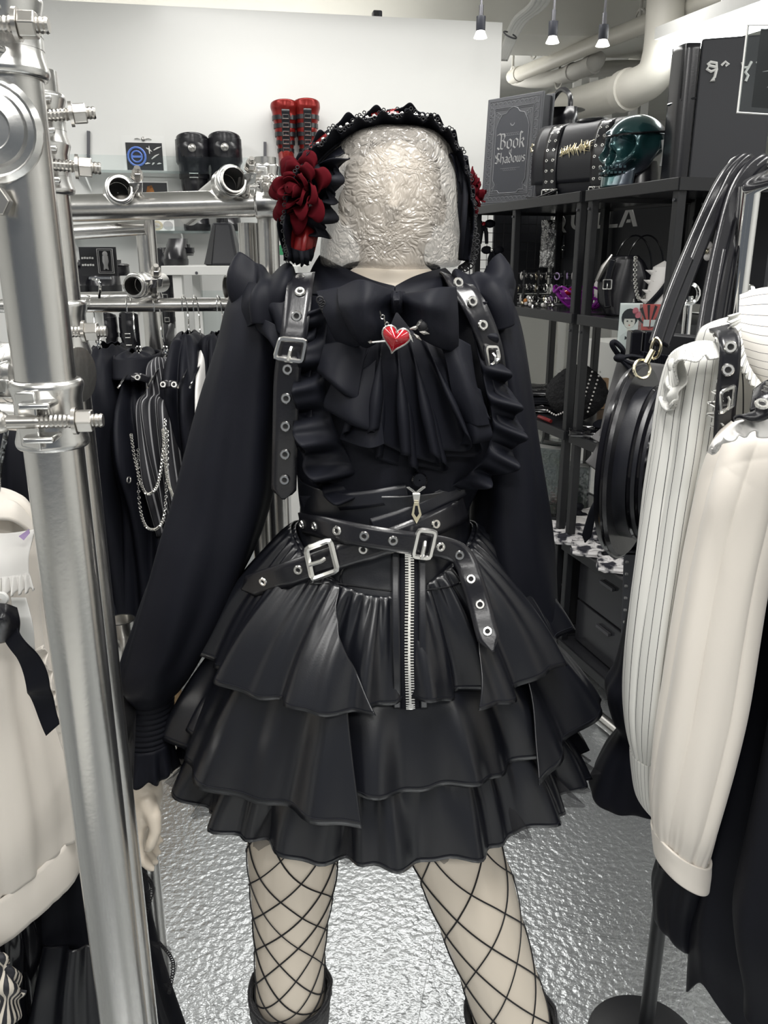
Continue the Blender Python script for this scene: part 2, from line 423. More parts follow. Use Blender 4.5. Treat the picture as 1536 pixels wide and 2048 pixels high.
def ribbon(pts, w, nrm=(0,-1,0), n=40, point=0., wdir=None):
    """flat strap along a path; width w; tip pointed over length `point` at the end"""
    path = crv([V(p) for p in pts], n); g = []; L_ = [0.]
    for a, b in zip(path, path[1:]): L_.append(L_[-1] + (b-a).length)
    for i, p in enumerate(path):
        t = (path[min(n-1, i+1)] - path[max(0, i-1)]).normalized()
        nn = V(nrm(i/(n-1)) if callable(nrm) else nrm); x = t.cross(nn).normalized() if wdir is None else (V(wdir) - t*t.dot(V(wdir))).normalized()
        ww = w(i/(n-1)) if callable(w) else w
        if point and L_[-1] - L_[i] < point: ww *= max(.12, (L_[-1]-L_[i])/point)
        g.append([p + x*ww*k for k in (-.5, -.25, 0, .25, .5)])
    return MB().loft(g, False)
# ================================================================== the setting
UP = V((0,0,1))
GA = R(-12)                                   # the shop's grid is turned a little against the view
def rot2(x, y, a=GA): return V((x*cos(a) - y*sin(a), x*sin(a) + y*cos(a), 0))
floor = struct('floor', MB().box((0, 4, -.03), (14, 16, .05)), 'concrete_dark')
SHEET = MB().box((0,0,0), (.9092, .9092, .006))
sheet_me = shared('floor_sheet', SHEET, 'tile_floor')
for i in range(-7, 8):
    for j in range(-2, 11):
        q = rot2(i*.91 + .24, j*.91 + .33)
        if abs(q.x) > 4.5 or q.y < -1.2 or q.y > 9: continue
        o = inst('floor_sheet', sheet_me, floor, (q.x, q.y, -.003)); o.rotation_quaternion = Matrix.Rotation(GA, 3, 'Z').to_quaternion()
# white partition behind the racks
wa, wb = P(200, 5, 4.30), P(1005, 45, 4.638)
wd = (wb - wa); wd.z = 0; wd.normalize(); wn = V((-wd.y, wd.x, 0))
WTOP = (wa.z + wb.z)/2
w0 = wb - wd*4.6
def wall_pt(px, py, off=0.):
    """point on the partition's face (moved off metres towards the room)"""
    d = P(px, py, 1.) - V((0,0,EYE)); o = V((0,0,EYE)); w = V((wb.x, wb.y, 0)) - wn*off
    t = (w - o).dot(wn)/d.dot(wn); return o + d*t
mb = MB(); mb.prism([V((w0.x, w0.y, 0)), V((wb.x, wb.y, 0)), V((wb.x, wb.y, WTOP)), V((w0.x, w0.y, WTOP))], wn*.09)
struct('wall_back', mb, 'white_wall', 'tall glossy white partition behind the racks')
CZ = 2.985
struct('ceiling', MB().box((0, 4, CZ + .05), (14, 16, .1)), 'concrete_dark')
struct('wall_far', MB().box((1., 9.6, CZ/2), (12, .1, CZ)), 'white_paint')
struct('wall_left', MB().box((-4.2, 3, CZ/2), (.1, 12, CZ)), 'white_wall')
struct('wall_right', MB().box((3.3, 3.5, CZ/2), (.1, 13, CZ)), 'white_wall')
bz = P(1005, 52, 5.05).z
beam = MB().box((-.9, 5.3, (bz + CZ)/2), (6.2, .5, CZ - bz), Matrix.Rotation(atan2(wd.y, wd.x)*.6, 3, 'Z'))
struct('trim_1', beam, 'concrete', 'concrete ceiling beam above the white partition')
struct('trim_2', MB().box((1.9, 4.4, CZ - .16), (.6, 3.2, .32)), 'concrete', 'boxed concrete duct at the right of the ceiling')
# recessed lamp holes in the ceiling slab beyond the beam
for k, (px, py) in enumerate([(1075, 60), (1147, 58), (1055, 82), (1150, 74)]):
    p = PZ(px, py, CZ - .004)
    tag(obj('ceiling_hole', MB().lathe([(.001,.0), (.10,.0), (.13,-.008), (.13,.004)], p, 20), 'concrete_dark'),
        ['round patched ceiling hole above the first pendant gap', 'round patched ceiling hole between the second and third pendants',
         'small round ceiling hole nearest the partition edge', 'small round ceiling hole lowest of the ceiling patches'][k], 'ceiling hole', 'patched holes in the ceiling')

# ------------------------------------------------------------------ fluorescent fixtures above the frame
for k, (x, y, z, lx, ly) in enumerate(LAMPS):
    t = thing('ceiling_light', 'long white fluorescent ceiling fixture ' + ['right above the mannequin', 'above the near steel poles', 'above the right clothes stand', 'close before the white partition', 'above the far left boots shelf', 'behind the viewer'][k], 'ceiling light', (x, y, z), 'fluorescent ceiling fixtures overhead')
    obj('housing', MB().box((x, y, z + .035), (lx + .06, ly + .06, .06)), 'white_paint', t, smooth=False)
    for s in (-1, 1):
        dx, dy = (lx*.4*s, 0) if lx > ly else (0, ly*.4*s)
        obj('hanging_rod', MB().cyl((x+dx, y+dy, z+.06), (x+dx, y+dy, CZ), .006, n=8), 'black_metal', t)

for (x, y, z, lx, ly, w) in FILL:  # invented housings for the added fill lights
    t = thing('fill_light', 'added unseen fill light behind the white partition' + (', deeper in the next room' if y > 6 else ', close to the beam'), 'cove light', (x, y, z - .06))
    obj('trough', MB().box((x, y, z - .03), (lx + .04, ly + .04, .05)), 'white_paint', t, smooth=False)
    for s in (-1, 1): obj('stand_post', MB().cyl((x + s*lx*.4, y, .001), (x + s*lx*.4, y, z - .05), .012, n=8), 'black_metal', t)

# ------------------------------------------------------------------ pipes, duct, strip light, pendants
def pipe(name, label, pts, r, m='pipe_paint', n=14, collars=()):
    t = thing(name, label, 'pipe', pts[0])
    path = crv(pts, max(12, 6*len(pts)))
    obj('tube', MB().tube(path, r, n), m, t)
    for c in collars:
        a = path[int(c*(len(path)-1))]; b = path[min(len(path)-1, int(c*(len(path)-1))+1)]; d = (b-a).normalized() if (b-a).length else (path[-1]-path[-2]).normalized()
        rr = r[int(c*(len(path)-1))] if isinstance(r, list) else r
        obj('collar', MB().cyl(a - d*.03, a + d*.03, rr*1.12, n=n), m, t)
    return t
pipe('ceiling_pipe', 'long straight cream pipe slanting across the ceiling', PX([(1500, -38, 3.9), (1380, 12, 4.4), (1200, 84, 5.2), (1024, 154, 6.4)]), .045, collars=(.35, .98))
pipe('ceiling_pipe', 'thin cream pipe running just beneath the long slanting pipe', PX([(1300, 48, 4.9), (1180, 98, 5.5), (1090, 136, 6.2)]), .028, 'pipe_grey')
pipe('ventilation_duct', 'thick cream duct elbow dropping from the ceiling behind the black box', PX([(1335, -60, 4.4), (1330, 30, 4.4), (1322, 110, 4.4), (1302, 156, 4.42), (1250, 182, 4.55), (1180, 202, 4.9), (1105, 222, 5.25)]), .088, n=22, collars=(.66, .985))
pipe('ceiling_pipe', 'short grey pipe with an open elbow under the slanting pipe', PX([(1196, 112, 5.4), (1186, 128, 5.4), (1150, 143, 5.6), (1105, 158, 6.0), (1060, 160, 6.4), (1030, 156, 6.6)]), .05, 'pipe_grey', collars=(.25, .45))
pipe('ceiling_pipe', 'short level grey pipe behind the duct elbow', PX([(1300, 138, 5.6), (1240, 136, 5.7), (1180, 140, 5.9)]), .045, 'pipe_grey')
for k, (px, py, Y) in enumerate([(1068, 60, 6.2), (1118, 120, 5.8), (1280, 0, 4.8), (1025, 110, 6.4)]):
    p = P(px, py + 40, Y)
    obj_ = tag(obj('pipe_hanger', MB().cyl(p, (p.x, p.y, CZ), .009, n=8).torus(p, (1, .3, 0), .05, .007), 'pipe_grey'),
        ['thin steel pipe hanger rod beside the first pendant lamp', 'thin steel pipe hanger rod holding the elbow pipe', 'thin steel pipe hanger rod right of the third pendant', 'thin steel pipe hanger rod close to the partition edge'][k], 'pipe hanger', 'pipe hangers')
t = thing('conduit_bundle', 'bundle of translucent cable conduits bending down behind the partition edge', 'conduit', P(1090, 0, 4.9))
for k in range(4):
    o_ = 7*k
    obj('conduit', MB().tube(crv(PX([(1080 + o_*1.6, -60, 4.6), (1066 + o_*1.3, 4, 4.8), (1030 + o_, 40, 4.95), (1012 + o_*.7, 82, 5.0), (1000 + o_*.5, 120, 5.0)]), 24), .015, 8), 'print_light', t)
obj('cable_tie', MB().torus(P(1020, 70, 4.95), (P(1030,40,4.95)-P(1012,82,5.0)), .038, .004), 'gunmetal', t)
# continuous fluorescent strip on the right
t = thing('strip_light', 'long glowing fluorescent strip on the ceiling above the tall black box', 'strip light', P(1450, 60, 3.6))
a, b = P(1340, 97, 4.3), P(1570, 22, 3.3)
obj('tube', MB().beam(a, b, .10, .05), 'emit_tube', t, smooth=False)
obj('housing', MB().beam(a + V((0,0,.06)), b + V((0,0,.06)), .16, .05), 'white_paint', t, smooth=False)
obj('hanging_rod', MB().cyl(lerp(a, b, .5) + V((0,0,.07)), V((lerp(a,b,.5).x, lerp(a,b,.5).y, CZ)), .008, n=8), 'white_paint', t)
PEND = [(962, 33, 60, 76, 4.15), (1107, 43, 71, 86, 4.1), (1208, 50, 78, 92, 3.95)]
for k, (px, y0, y1, y2, Y) in enumerate(PEND):
    top, mid, bot = P(px, y0, Y), P(px - 1, y1, Y), P(px - 2, y2, Y)
    for q in (mid, bot): q.x = top.x
    t = thing('pendant_lamp', ['black pendant spot lamp hanging over the partition, leftmost of three', 'black pendant spot lamp in the middle of the three', 'black pendant spot lamp nearest the duct, rightmost of three'][k], 'pendant lamp', bot, 'pendant spot lamps')
    obj('rod', MB().cyl(top, (top.x, top.y, CZ), .0055, n=8).cyl(top, top + V((0,0,.045)), .010, n=10), 'gunmetal', t)
    h = (mid - top).length
    obj('lamp_body', MB().lathe([(.004, 0), (.021, 0), (.021, -h), (.018, -h - .004)], top, 18), 'lamp_black', t)
    d = (bot - mid).length
    obj('lamp_shade', MB().lathe([(.016, 0), (.019, -d*.2), (.030, -d), (.026, -d*1.02), (.001, -d*.9)], mid, 18), 'emit_lamp', t)
# things standing far behind, seen between the duct and the shelf
for k, px in enumerate((1148, 1180, 1212, 1262, 1283)):
    a, b = P(px, 262, 7.2), P(px - 2, 165, 7.2)
    tag(obj('wall_post', MB().beam((a.x, a.y, 0), (a.x, a.y, CZ), .06, .06, (0,1,0)), 'white_paint', smooth=False),
        ['slim white post against the far wall, leftmost of five', 'slim white post against the far wall, second from the left', 'slim white post against the far wall, middle of five', 'slim white post against the far wall, fourth from the left', 'slim white post against the far wall, beside the tall case'][k], 'post', 'white posts by the far wall')

p = P(757, 26, 4.56); p.z = WTOP
t = thing('sensor_box', 'small black box sitting on the top edge of the white partition', 'sensor', p + wn*.045)
obj('case', MB().box(p + wn*.045 + UP*.021, (.045, .05, .04), Matrix.Rotation(.2, 3, 'Z')), 'lamp_black', t, smooth=False, bevel=.006)
obj('lens', MB().cyl(p + wn*.045 + UP*.022 + V((0,-.024,0)), p + wn*.045 + UP*.022 + V((0,-.032,0)), .011, n=14), 'patent', t)
# ================================================================== black shelving on the right
SA = V((.705, 3.10, 0)); SE = V((.2857, -.9583, 0)); SF = V((.9583, .2857, 0)); UP = V((0,0,1))
def SH(l, d, z): return SA + SE*l + SF*d + UP*z
SD = .46
def pj(p):
    p = V(p) - V((0,0,EYE)); zc_ = p.y*CP - p.z*SP; return 768 + FPX*p.x/zc_, 1024 - FPX*(p.y*SP + p.z*CP)/zc_
def SPX(px, d, z):
    """spot on a shelf at depth d that shows at photo column px"""
    lo, hi = -1.5, .9
    for _ in range(40):
        m = (lo+hi)/2
        if pj(SH(m, d, z))[0] < px: lo = m
        else: hi = m
    return SH(lo, d, z)
LEVELS = [1.82, 1.396, .954, .52, .10]
def shelf_unit(name, label, l0, l1, posts):
    t = thing(name, label, 'shelf unit', SH((l0+l1)/2, SD/2, 0), 'black shelf units')
    for l in posts:
        for d in (.02, SD - .02):
            obj('post', MB().beam(SH(l, d, 0), SH(l, d, LEVELS[0] - .001), .029, .029, SE), 'black_metal', t, smooth=False, bevel=.003)
    for k, z in enumerate(LEVELS):
        b = obj('shelf_board', MB().beam(SH(l0, SD/2, z - .012), SH(l1, SD/2, z - .012), SD, .022), 'shelf_board', t, smooth=False)
        for d in (.002, SD - .002):
            obj('edge_rail', MB().beam(SH(l0, d, z - .016), SH(l1, d, z - .016), .012, .036), 'black_metal', b, smooth=False, bevel=.002)
        for l in (l0, l1):
            obj('end_rail', MB().beam(SH(l, 0, z - .016), SH(l, SD, z - .016), .012, .036), 'black_metal', b, smooth=False)
    for l in posts:
        for z in (LEVELS[0] - .06, LEVELS[1] - .06):
            obj('bolt', MB().cyl(SH(l, -.001, z), SH(l, .004, z), .005, n=8), 'gunmetal', t)
    return t
U1 = shelf_unit('shelf_unit', 'far black metal shelf unit below the book shaped bag', -1.02, -.02, (-1.0, -.58, -.04))
U2 = shelf_unit('shelf_unit', 'near black metal shelf unit below the skull bag', .02, .55, (.04, .53))
def wire_grid(name, label, l0, l1, z0, z1, d, step=.05):
    t = thing(name, label, 'wire grid', SH((l0+l1)/2, d, z0))
    obj('frame', MB().tube([SH(l0,d,z0), SH(l1,d,z0), SH(l1,d,z1), SH(l0,d,z1)], .004, 6, False, True), 'black_metal', t)
    mb = MB(); n = int(round(abs(l1-l0)/step))
    for i in range(1, n): l = lerp(l0, l1, i/n); mb.cyl(SH(l,d,z0), SH(l,d,z1), .0015, n=4)
    n = int(round((z1-z0)/step))
    for i in range(1, n): z = lerp(z0, z1, i/n); mb.cyl(SH(l0,d+.003,z), SH(l1,d+.003,z), .0015, n=4)
    tag(obj('grid_wires', mb, 'black_metal', t), kind='stuff')
    for z in (z0, z1):
        obj('clip', MB().box(SH(l0, d, z), (.02,.02,.012)), 'black_metal', t, smooth=False)
    return t
# grid on the far end of the shelves, facing the viewer
EL = -1.035
t = thing('wire_grid', 'wire display grid on the far end of the shelves by the partition', 'wire grid', SH(EL, .23, 1.40))
obj('frame', MB().tube([SH(EL,.0,1.42), SH(EL,.47,1.42), SH(EL,.47,1.79), SH(EL,.0,1.79)], .004, 6, False, True), 'black_metal', t)
mb = MB()
for i in range(1, 11): mb.cyl(SH(EL,.047*i*.91,1.42), SH(EL,.047*i*.91,1.79), .0014, n=4)
for i in range(1, 9): mb.cyl(SH(EL-.003,0,1.42+.0411*i), SH(EL-.003,.47,1.42+.0411*i), .0014, n=4)
tag(obj('grid_wires', mb, 'black_metal', t), kind='stuff')
for d in (.02, .45): obj('clip', MB().box(SH(EL + .006, d, 1.79), (.02,.02,.012)), 'black_metal', t, smooth=False)
tag(obj('end_board', MB().beam(SH(-1.09, .29, 1.425), SH(-1.09, .29, 1.815), .30, .014, SE), 'black_panel', smooth=False), 'plain black board behind the far wire grid', 'board')
# dark panel with white lettering behind the near unit
t = thing('sign_board', 'black board with white capital letters behind the top shelves', 'sign', SH(0, SD + .06, 1.38))
obj('board', MB().beam(SH(-1.12, SD + .022, 1.61), SH(.40, SD + .022, 1.61), .016, .36), 'black_panel', t, smooth=False)
def flatpoly(polys, o, x, y, z, h=.003):
    mb = MB()
    for p in polys: mb.prism([o + x*a + y*b for a, b in p], z*h)
    return mb
so = SH(0, SD + .0135, 0)
def arc(cx, cy, r0, r1, a0, a1, n=10):
    o_ = [(cx + r1*cos(R(lerp(a0, a1, i/n))), cy + r1*sin(R(lerp(a0, a1, i/n)))) for i in range(n+1)]
    i_ = [(cx + r0*cos(R(lerp(a0, a1, i/n))), cy + r0*sin(R(lerp(a0, a1, i/n)))) for i in range(n+1)]
    return [[o_[i], o_[i+1], i_[i+1], i_[i]] for i in range(n)]
LT = {'Q': arc(.09, .09, .055, .09, 0, 360, 24) + [[(.10,.06), (.125,.08), (.20,-.02), (.165,-.02)]],
      'U': arc(.08, .08, .045, .08, 180, 360) + [[(0,.08), (.035,.08), (.035,.2), (0,.2)], [(.125,.08), (.16,.08), (.16,.2), (.125,.2)]],
      'Z': [[(0,0), (.15,0), (.15,.034), (0,.034)], [(0,.034), (.045,.034), (.15,.166), (.105,.166)], [(0,.166), (.15,.166), (.15,.2), (0,.2)]],
      'L': [[(0,0), (.13,0), (.13,.034), (0,.034)], [(0,.034), (.036,.034), (.036,.2), (0,.2)]],
      'I': [[(0,0), (.036,0), (.036,.2), (0,.2)]],
      'A': [[(0,0), (.04,0), (.115,.2), (.075,.2)], [(.15,0), (.19,0), (.115,.2), (.075,.2)], [(.075,.04), (.12,.04), (.12,.07), (.085,.07)]]}
for ch, l in (('Q', 1104), ('U', 1142), ('I', 1178), ('L', 1192), ('L', 1212), ('A', 1238)):
    obj('letter', flatpoly([[(a_*.74, b_*.42) for a_, b_ in pl_] for pl_ in LT[ch]], SPX(l, SD + .0135, 1.72), SE, UP, -SF), 'print_light', t, smooth=False)
# white counter and cartons seen through the racks
tag(obj('white_counter', MB().beam(SH(-1.6, SD + .75, .57), SH(1.3, SD + .75, .57), .5, 1.14), 'white_paint', smooth=False), 'long white counter standing behind the black shelves', 'counter')
t = thing('carton', 'white carton with a pink sticker on the counter behind the shelves', 'carton', SH(-.6, SD+.7, 1.141))
obj('box', MB().beam(SH(-.75, SD+.7, 1.24), SH(-.35, SD+.7, 1.24), .3, .2), 'white_paper', t, smooth=False)
obj('sticker', MB().beam(SH(-.70, SD+.548, 1.26), SH(-.66, SD+.548, 1.26), .004, .03), 'label_pink', t, smooth=False)
tag(obj('plank_offcut', MB().beam(SH(-.42, SD-.06, .955), SH(-.42, SD-.06, 1.09), .02, .035, SF), 'wood', smooth=False), 'small upright wooden offcut on the shelf behind the fur bag', 'offcut')

# ------------------------------------------------------------------ book shaped bag
T = LEVELS[0] + .001
c0 = PZ(947, 404, T); c1 = PZ(1060, 387, T)
def quadframe(bl, br, tl_px, th=.06):
    x = br - bl; x.z = 0; w = x.length; x.normalize(); n = V((x.y, -x.x, 0)); n = -n if n.y > 0 else n
    return x, n, w
bl = SH(-.97, .02, T); br = bl + V((.695, -.72, 0))*.30
x, n, w = quadframe(bl, br, None)
H = .45
yv = (UP*1. - n*.06).normalized()
t = thing('book_bag', 'grey book shaped bag with ornate frame and blackletter title on the shelf', 'bag', (bl+br)/2)
cov = MB(); cov.prism([bl, br, br + yv*H, bl + yv*H], -n*.012)
obj('front_cover', cov, 'book_cloth', t, bevel=.003, smooth=False)
obj('back_cover', MB().prism([bl - n*.075, br - n*.075, br - n*.075 + yv*H, bl - n*.075 + yv*H], -n*.012), 'book_cloth', t, bevel=.003, smooth=False)
obj('page_block', MB().prism([bl - n*.0125 + x*.01 + yv*.01, br - n*.0125 - x*.01 + yv*.01, br - n*.0125 - x*.01 + yv*(H-.01), bl - n*.0125 + x*.01 + yv*(H-.01)], -n*.062), 'black_panel', t, smooth=False)
def B(a, b): return bl + x*(a*w) + yv*(b*H) + n*.0008
pan = [(.22,.14), (.30,.14), (.34,.115), (.66,.115), (.70,.14), (.78,.14), (.76,.20), (.80,.24), (.80,.72), (.76,.78), (.70,.84), (.62,.85), (.57,.885), (.5,.90), (.43,.885), (.38,.85), (.30,.84), (.24,.78), (.20,.72), (.20,.24), (.24,.20)]
obj('title_panel', MB().prism([B(*q) for q in pan], n*.001), 'book_dark', t, smooth=False)
fr = MB()
def frame_line(a0, b0, a1, b1, r=.0016):
    fr.tube([B(a0,b0), B(a1,b0), B(a1,b1), B(a0,b1)], r, 5, False, True)
frame_line(.045,.03,.955,.97); frame_line(.15,.10,.86,.90, .0022); frame_line(.165,.115,.845,.885); fr.tube([B(*q) + n*.001 for q in pan], .0018, 5, False, True)
obj('frame_lines', fr, 'book_light', t)
orn = MB()
for side in range(2):                                  # scrolled vines in the borders
    for k in range(22):
        b0 = .08 + k*.039; aa = .095 if side == 0 else .91
        orn.tube([B(aa + .032*cos(q), b0 + .014*sin(q)*(1 if k % 2 else -1)) for q in [i*.55 for i in range(9)]], .0011, 4)
for side in range(2):
    for k in range(11):
        aa = .10 + k*.078; bb = .062 if side == 0 else .937
        orn.tube([B(aa + .032*cos(q), bb + .018*sin(q)) for q in [i*.55 for i in range(9)]], .0011, 4)
for sx_ in (0, 1):
    for sy_ in (0, 1):
        for k in range(4):
            ca = .20 + .03*k if sx_ == 0 else .81 - .03*k; cb = .15 + .012*k if sy_ == 0 else .85 - .012*k
            orn.tube([B(ca + .03*cos(q)*(1 - .1*k), cb + .02*sin(q)) for q in [i*.7 for i in range(8)]], .0012, 4)
tag(obj('border_ornament', orn, 'book_light', t), kind='stuff')
moon = arc(.5, .76, .030, .046, 190, 350, 10)
mb = MB()
for pl in moon: mb.prism([B(a, lerp(.76, b, .72)) + n*.001 for a, b in pl], n*.001)
obj('moon', mb, 'book_light', t, smooth=False)
# blackletter title drawn with a broad nib
BL = {'B': [[(-.1,.95), (.15,1.05), (.3,.95)], [(.3,1.), (.3,.08), (.15,0), (0,.12)], [(.15,1.), (.55,1.), (.62,.8), (.5,.58), (.3,.55)], [(.5,.56), (.68,.42), (.68,.16), (.5,0), (.3,.06)]],
      'o': [[(.1,.5), (.1,.12), (.28,0), (.46,.12), (.46,.5), (.28,.62), (.1,.5)]],
      'k': [[(.1,1.05), (.1,0)], [(.1,.5), (.35,.62), (.42,.45), (.1,.3)], [(.25,.35), (.45,0)], [(.1,1.05), (.28,.95)]],
      'f': [[(.15,-.1), (.15,.9), (.35,1.)], [(.0,.58), (.35,.58)]],
      'S': [[(.6,.95), (.3,1.05), (.05,.85), (.1,.62), (.5,.42), (.58,.18), (.3,0), (0,.1)], [(.3,1.), (.3,.1)]],
      'h': [[(.1,1.05), (.1,.05)], [(.1,.5), (.32,.62), (.46,.5), (.46,.1), (.36,-.12)]],
      'a': [[(.1,.55), (.3,.62), (.42,.5), (.42,.05), (.52,0)], [(.42,.34), (.14,.28), (.1,.1), (.26,0), (.42,.1)]],
      'd': [[(.1,.5), (.1,.12), (.28,0), (.46,.14), (.44,.6), (.1,1.)], [(.1,.5), (.42,.56)]],
      'w': [[(.08,.62), (.08,.1), (.22,0), (.34,.12)], [(.34,.62), (.34,.1), (.48,0), (.6,.14), (.6,.62)]],
      's': [[(.42,.55), (.22,.62), (.08,.48), (.4,.22), (.34,.04), (.06,.06)]]}
ADV = {'B': .78, 'o': .56, 'k': .54, 'f': .4, 'S': .68, 'h': .56, 'a': .54, 'd': .56, 'w': .70, 's': .46}
def blackletter(name, word, parent, o, x_, y_, z_, size, m, nibw=.11):
    tot = sum(ADV[c] for c in word)*size; cx = -tot/2
    for c in word:
        sc = [[(p[0]*size, p[1]*size) for p in s] for s in BL[c]]
        obj(name, nib(sc, o + x_*cx, x_, y_, z_, nibw*size), m, parent, smooth=False); cx += ADV[c]*size
blackletter('letter', 'Book', t, B(.5, .525) + n*.001, x, yv, n, .062, 'print_grey')
blackletter('letter', 'of', t, B(.5, .485) + n*.001, x, yv, n, .018, 'print_grey')
blackletter('letter', 'Shadows', t, B(.5, .395) + n*.001, x, yv, n, .041, 'print_grey', .13)
for bb, s in ((.645, 1), (.345, -1)):
    mb = MB().beam(B(.33, bb) + n*.001, B(.69, bb) + n*.001, .001, .0014)
    for k in range(7): mb.tube([B(.40 + .035*k + .016*cos(q), bb + s*(.012 + .010*sin(q))) + n*.001 for q in [i*.8 for i in range(7)]], .0009, 4)
    obj('flourish', mb, 'book_light', t)
ck = MB().torus(B(.93, .50) + n*.008, n, .012, .004, 10, 5)
for k in range(6): ck.ball(B(.93, .50) + n*.009 + x*.013*cos(k) + yv*.016*sin(k), .005, 6)
obj('clasp', ck, 'gold', t)
# black bag with a top handle behind it
cb_ = SH(-.86, .34, T)
t = thing('handbag', 'black bag with a raised top handle behind the book shaped bag', 'bag', cb_)
obj('body', MB().grid(lambda u, v: cb_ + SE*(.17*cos(2*pi*u)*(1 - .3*v)) + SF*(.055*sin(2*pi*u)) + UP*(.40*v), 24, 8, True), 'shiny_leather', t, solid=.006)
obj('top_panel', MB().lathe([(.001,.4), (.11,.4)], cb_, 16), 'shiny_leather', t)
obj('handle', MB().tube(crv([cb_ + SE*a + UP*b for a, b in ((-.09,.39), (-.08,.45), (0,.485), (.08,.45), (.09,.39))], 20), .011, 8), 'shiny_leather', t)

# ------------------------------------------------------------------ satchel with studded straps and spiky plaque
sl = PZ(1062, 385, T); s0 = SH(-.50, .06, T); s1 = SH(-.03, .06, T)
s0 = SH(-.48, .045, T); s1 = s0 + V((.72, -.695, 0))*.40
x, n, w = quadframe(s0, s1, None)
t = thing('satchel', 'black leather satchel with two eyelet straps and a spiky gold plaque', 'bag', (s0+s1)/2)
HS = .245
prof = [(.0, 0), (.012, .03), (.02, .10), (.012, .17), (-.02, .225), (-.07, .245), (-.13, .24), (-.16, .20), (-.165, .1), (-.16, .0)]
def sat(a, k, off=0.):                                     # cross-section of the bag
    d, h = interp([(i, q) for i, q in enumerate(prof)], k*(len(prof)-1))
    return s0 + x*(a*w) + n*(d + off) + UP*(h*1.13 + .002)
obj('body', MB().grid(lambda u, v: sat(lerp(.04, .96, u), v), 18, 30).prism([sat(.04, k/18) for k in range(19)], x*.002).prism([sat(.958, k/18) for k in range(19)], x*.002), 'faux_leather', t, solid=.004)
obj('flap', MB().grid(lambda u, v: sat(lerp(.0, 1., u), lerp(.14, .72, v), .006), 18, 24), 'faux_leather', t, solid=.005)
for a0 in (.22, .75):
    st = obj('strap', MB().grid(lambda u, v: sat(lerp(a0 - .075, a0 + .075, u) , lerp(.0, .62, v), .0125), 5, 30), 'shiny_leather', t, solid=.003)
    for k in range(8):
        for s in (-.035, .035):
            kk = .10 + k*.052; p = sat(a0 + s, kk, .0145); d = (sat(a0, kk + .02) - sat(a0, kk - .02)).normalized(); eyelet(st, p, x.cross(d) if x.cross(d).dot(n) > 0 else d.cross(x), .95)
    q = sat(a0, .07, .016)
    buckle(st, [q - x*.035 - UP*.014, q + x*.035 - UP*.014, q + x*.035 + UP*.014, q - x*.035 + UP*.014], .0035)
pl = MB(); pc = sat(.50, .30, .014); random.seed(3)
for k in range(15):
    px_ = (k - 7)/7; hh = .022*(1 - .35*abs(px_)) + random.uniform(-.004, .008)
    a = pc + x*(px_*.062) + UP*(random.uniform(-.006, .006) + .010*px_); d = random.uniform(-.012, .012)
    pl.tube([a - UP*hh + x*(d*.6), a + n*.004, a + UP*hh + x*d], [.0006, .004, .0006], 5)
for k in range(5): pl.tube([pc + x*(-.075 + .006*k) + UP*(-.022 + .009*k), pc + n*.004, pc + x*(.08 - .004*k) + UP*(.028 - .01*k)], [.0005, .003, .0005], 5)
obj('plaque', pl, 'gold', t)
hd = s0 - n*.1
obj('handle', MB().tube(crv([sat(.35, .62, .01), sat(.4, .6, .05), sat(.6, .6, .05), sat(.65, .62, .01)], 16), .008, 8), 'shiny_leather', t)
obj('shoulder_strap', ribbon([s0 - x*.02 + n*.02 + UP*.008, s0 + x*.05 + n*.035 + UP*.008, s0 + x*.13 + n*.03 + UP*.03, sat(.2, .02, .03)], .016, UP, 24), 'shiny_leather', t, solid=.004)

# ------------------------------------------------------------------ skull bag
kb = SH(.105, .13, T)
t = thing('skull_bag', 'dark iridescent teal skull shaped bag with bared teeth on the shelf', 'bag', kb)
fx = V((-.84, -.54, 0)).normalized(); sx_ = V((-fx.y, fx.x, 0)); sx_ = -sx_ if sx_.x < 0 else sx_       # facing dir, side dir (towards right/camera)
side = V((.54, -.84, 0)).normalized()
def sk(a, b, c): return kb + fx*a*1.1 + side*b*1.1 + UP*c*1.08            # forward, sideways(to viewer), up
import numpy as _np
def skull_mesh():
    mb = MB(); NU, NV = 72, 54
    def g(u, v):
        th = 2*pi*u; ph = pi*v
        d = V((cos(th)*sin(ph), sin(th)*sin(ph), cos(ph)))       # forward, side, up
        r = .098
        p = V((d.x*.112, d.y*.085, d.z*.090))                     # cranium
        p.z += .128
        fwd = max(0., d.x)
        if d.z < .05:                                              # face narrows and drops towards the jaw
            k = smooth((.05 - d.z)/.9)
            p.x += fwd**1.2*.030*k; p.y *= 1 - .28*k*fwd; p.z -= .045*k*fwd
            if d.x < 0: p.x *= 1 - .25*k; p.z += .03*k
        def dent(cx, cy, cz, rr, dep):
            q = V((d.x - cx, d.y - cy, d.z - cz)).length; return dep*smooth(1 - q/rr)
        for s in (-1, 1):
            e = dent(.86, s*.42, .0, .40, .068); p.x -= e; p.z -= e*.1
            b_ = dent(.84, s*.42, .33, .24, -.014); p.x -= b_                # brow ridge
            z_ = dent(.66, s*.70, -.28, .26, -.013); p.x -= z_; p.y -= s*z_  # cheek bone
            p.y -= s*dent(.25, s*.92, .02, .4, .014)                         # temple
            p.y -= s*dent(.45, s*.62, -.62, .34, .022)
        p.x -= dent(.97, 0, -.30, .24, .048)                                # nose hole
        p.x += dent(.97, 0, -.02, .18, .010)
        p.x += dent(.80, 0, -.62, .40, .016)                                # maxilla
        return kb + fx*p.x*1.1 + side*p.y*1.1 + UP*p.z*1.08
    mb.grid(g, NU, NV, True); return mb
obj('cranium', skull_mesh(), 'skull', t, sub=1)
jaw = MB()
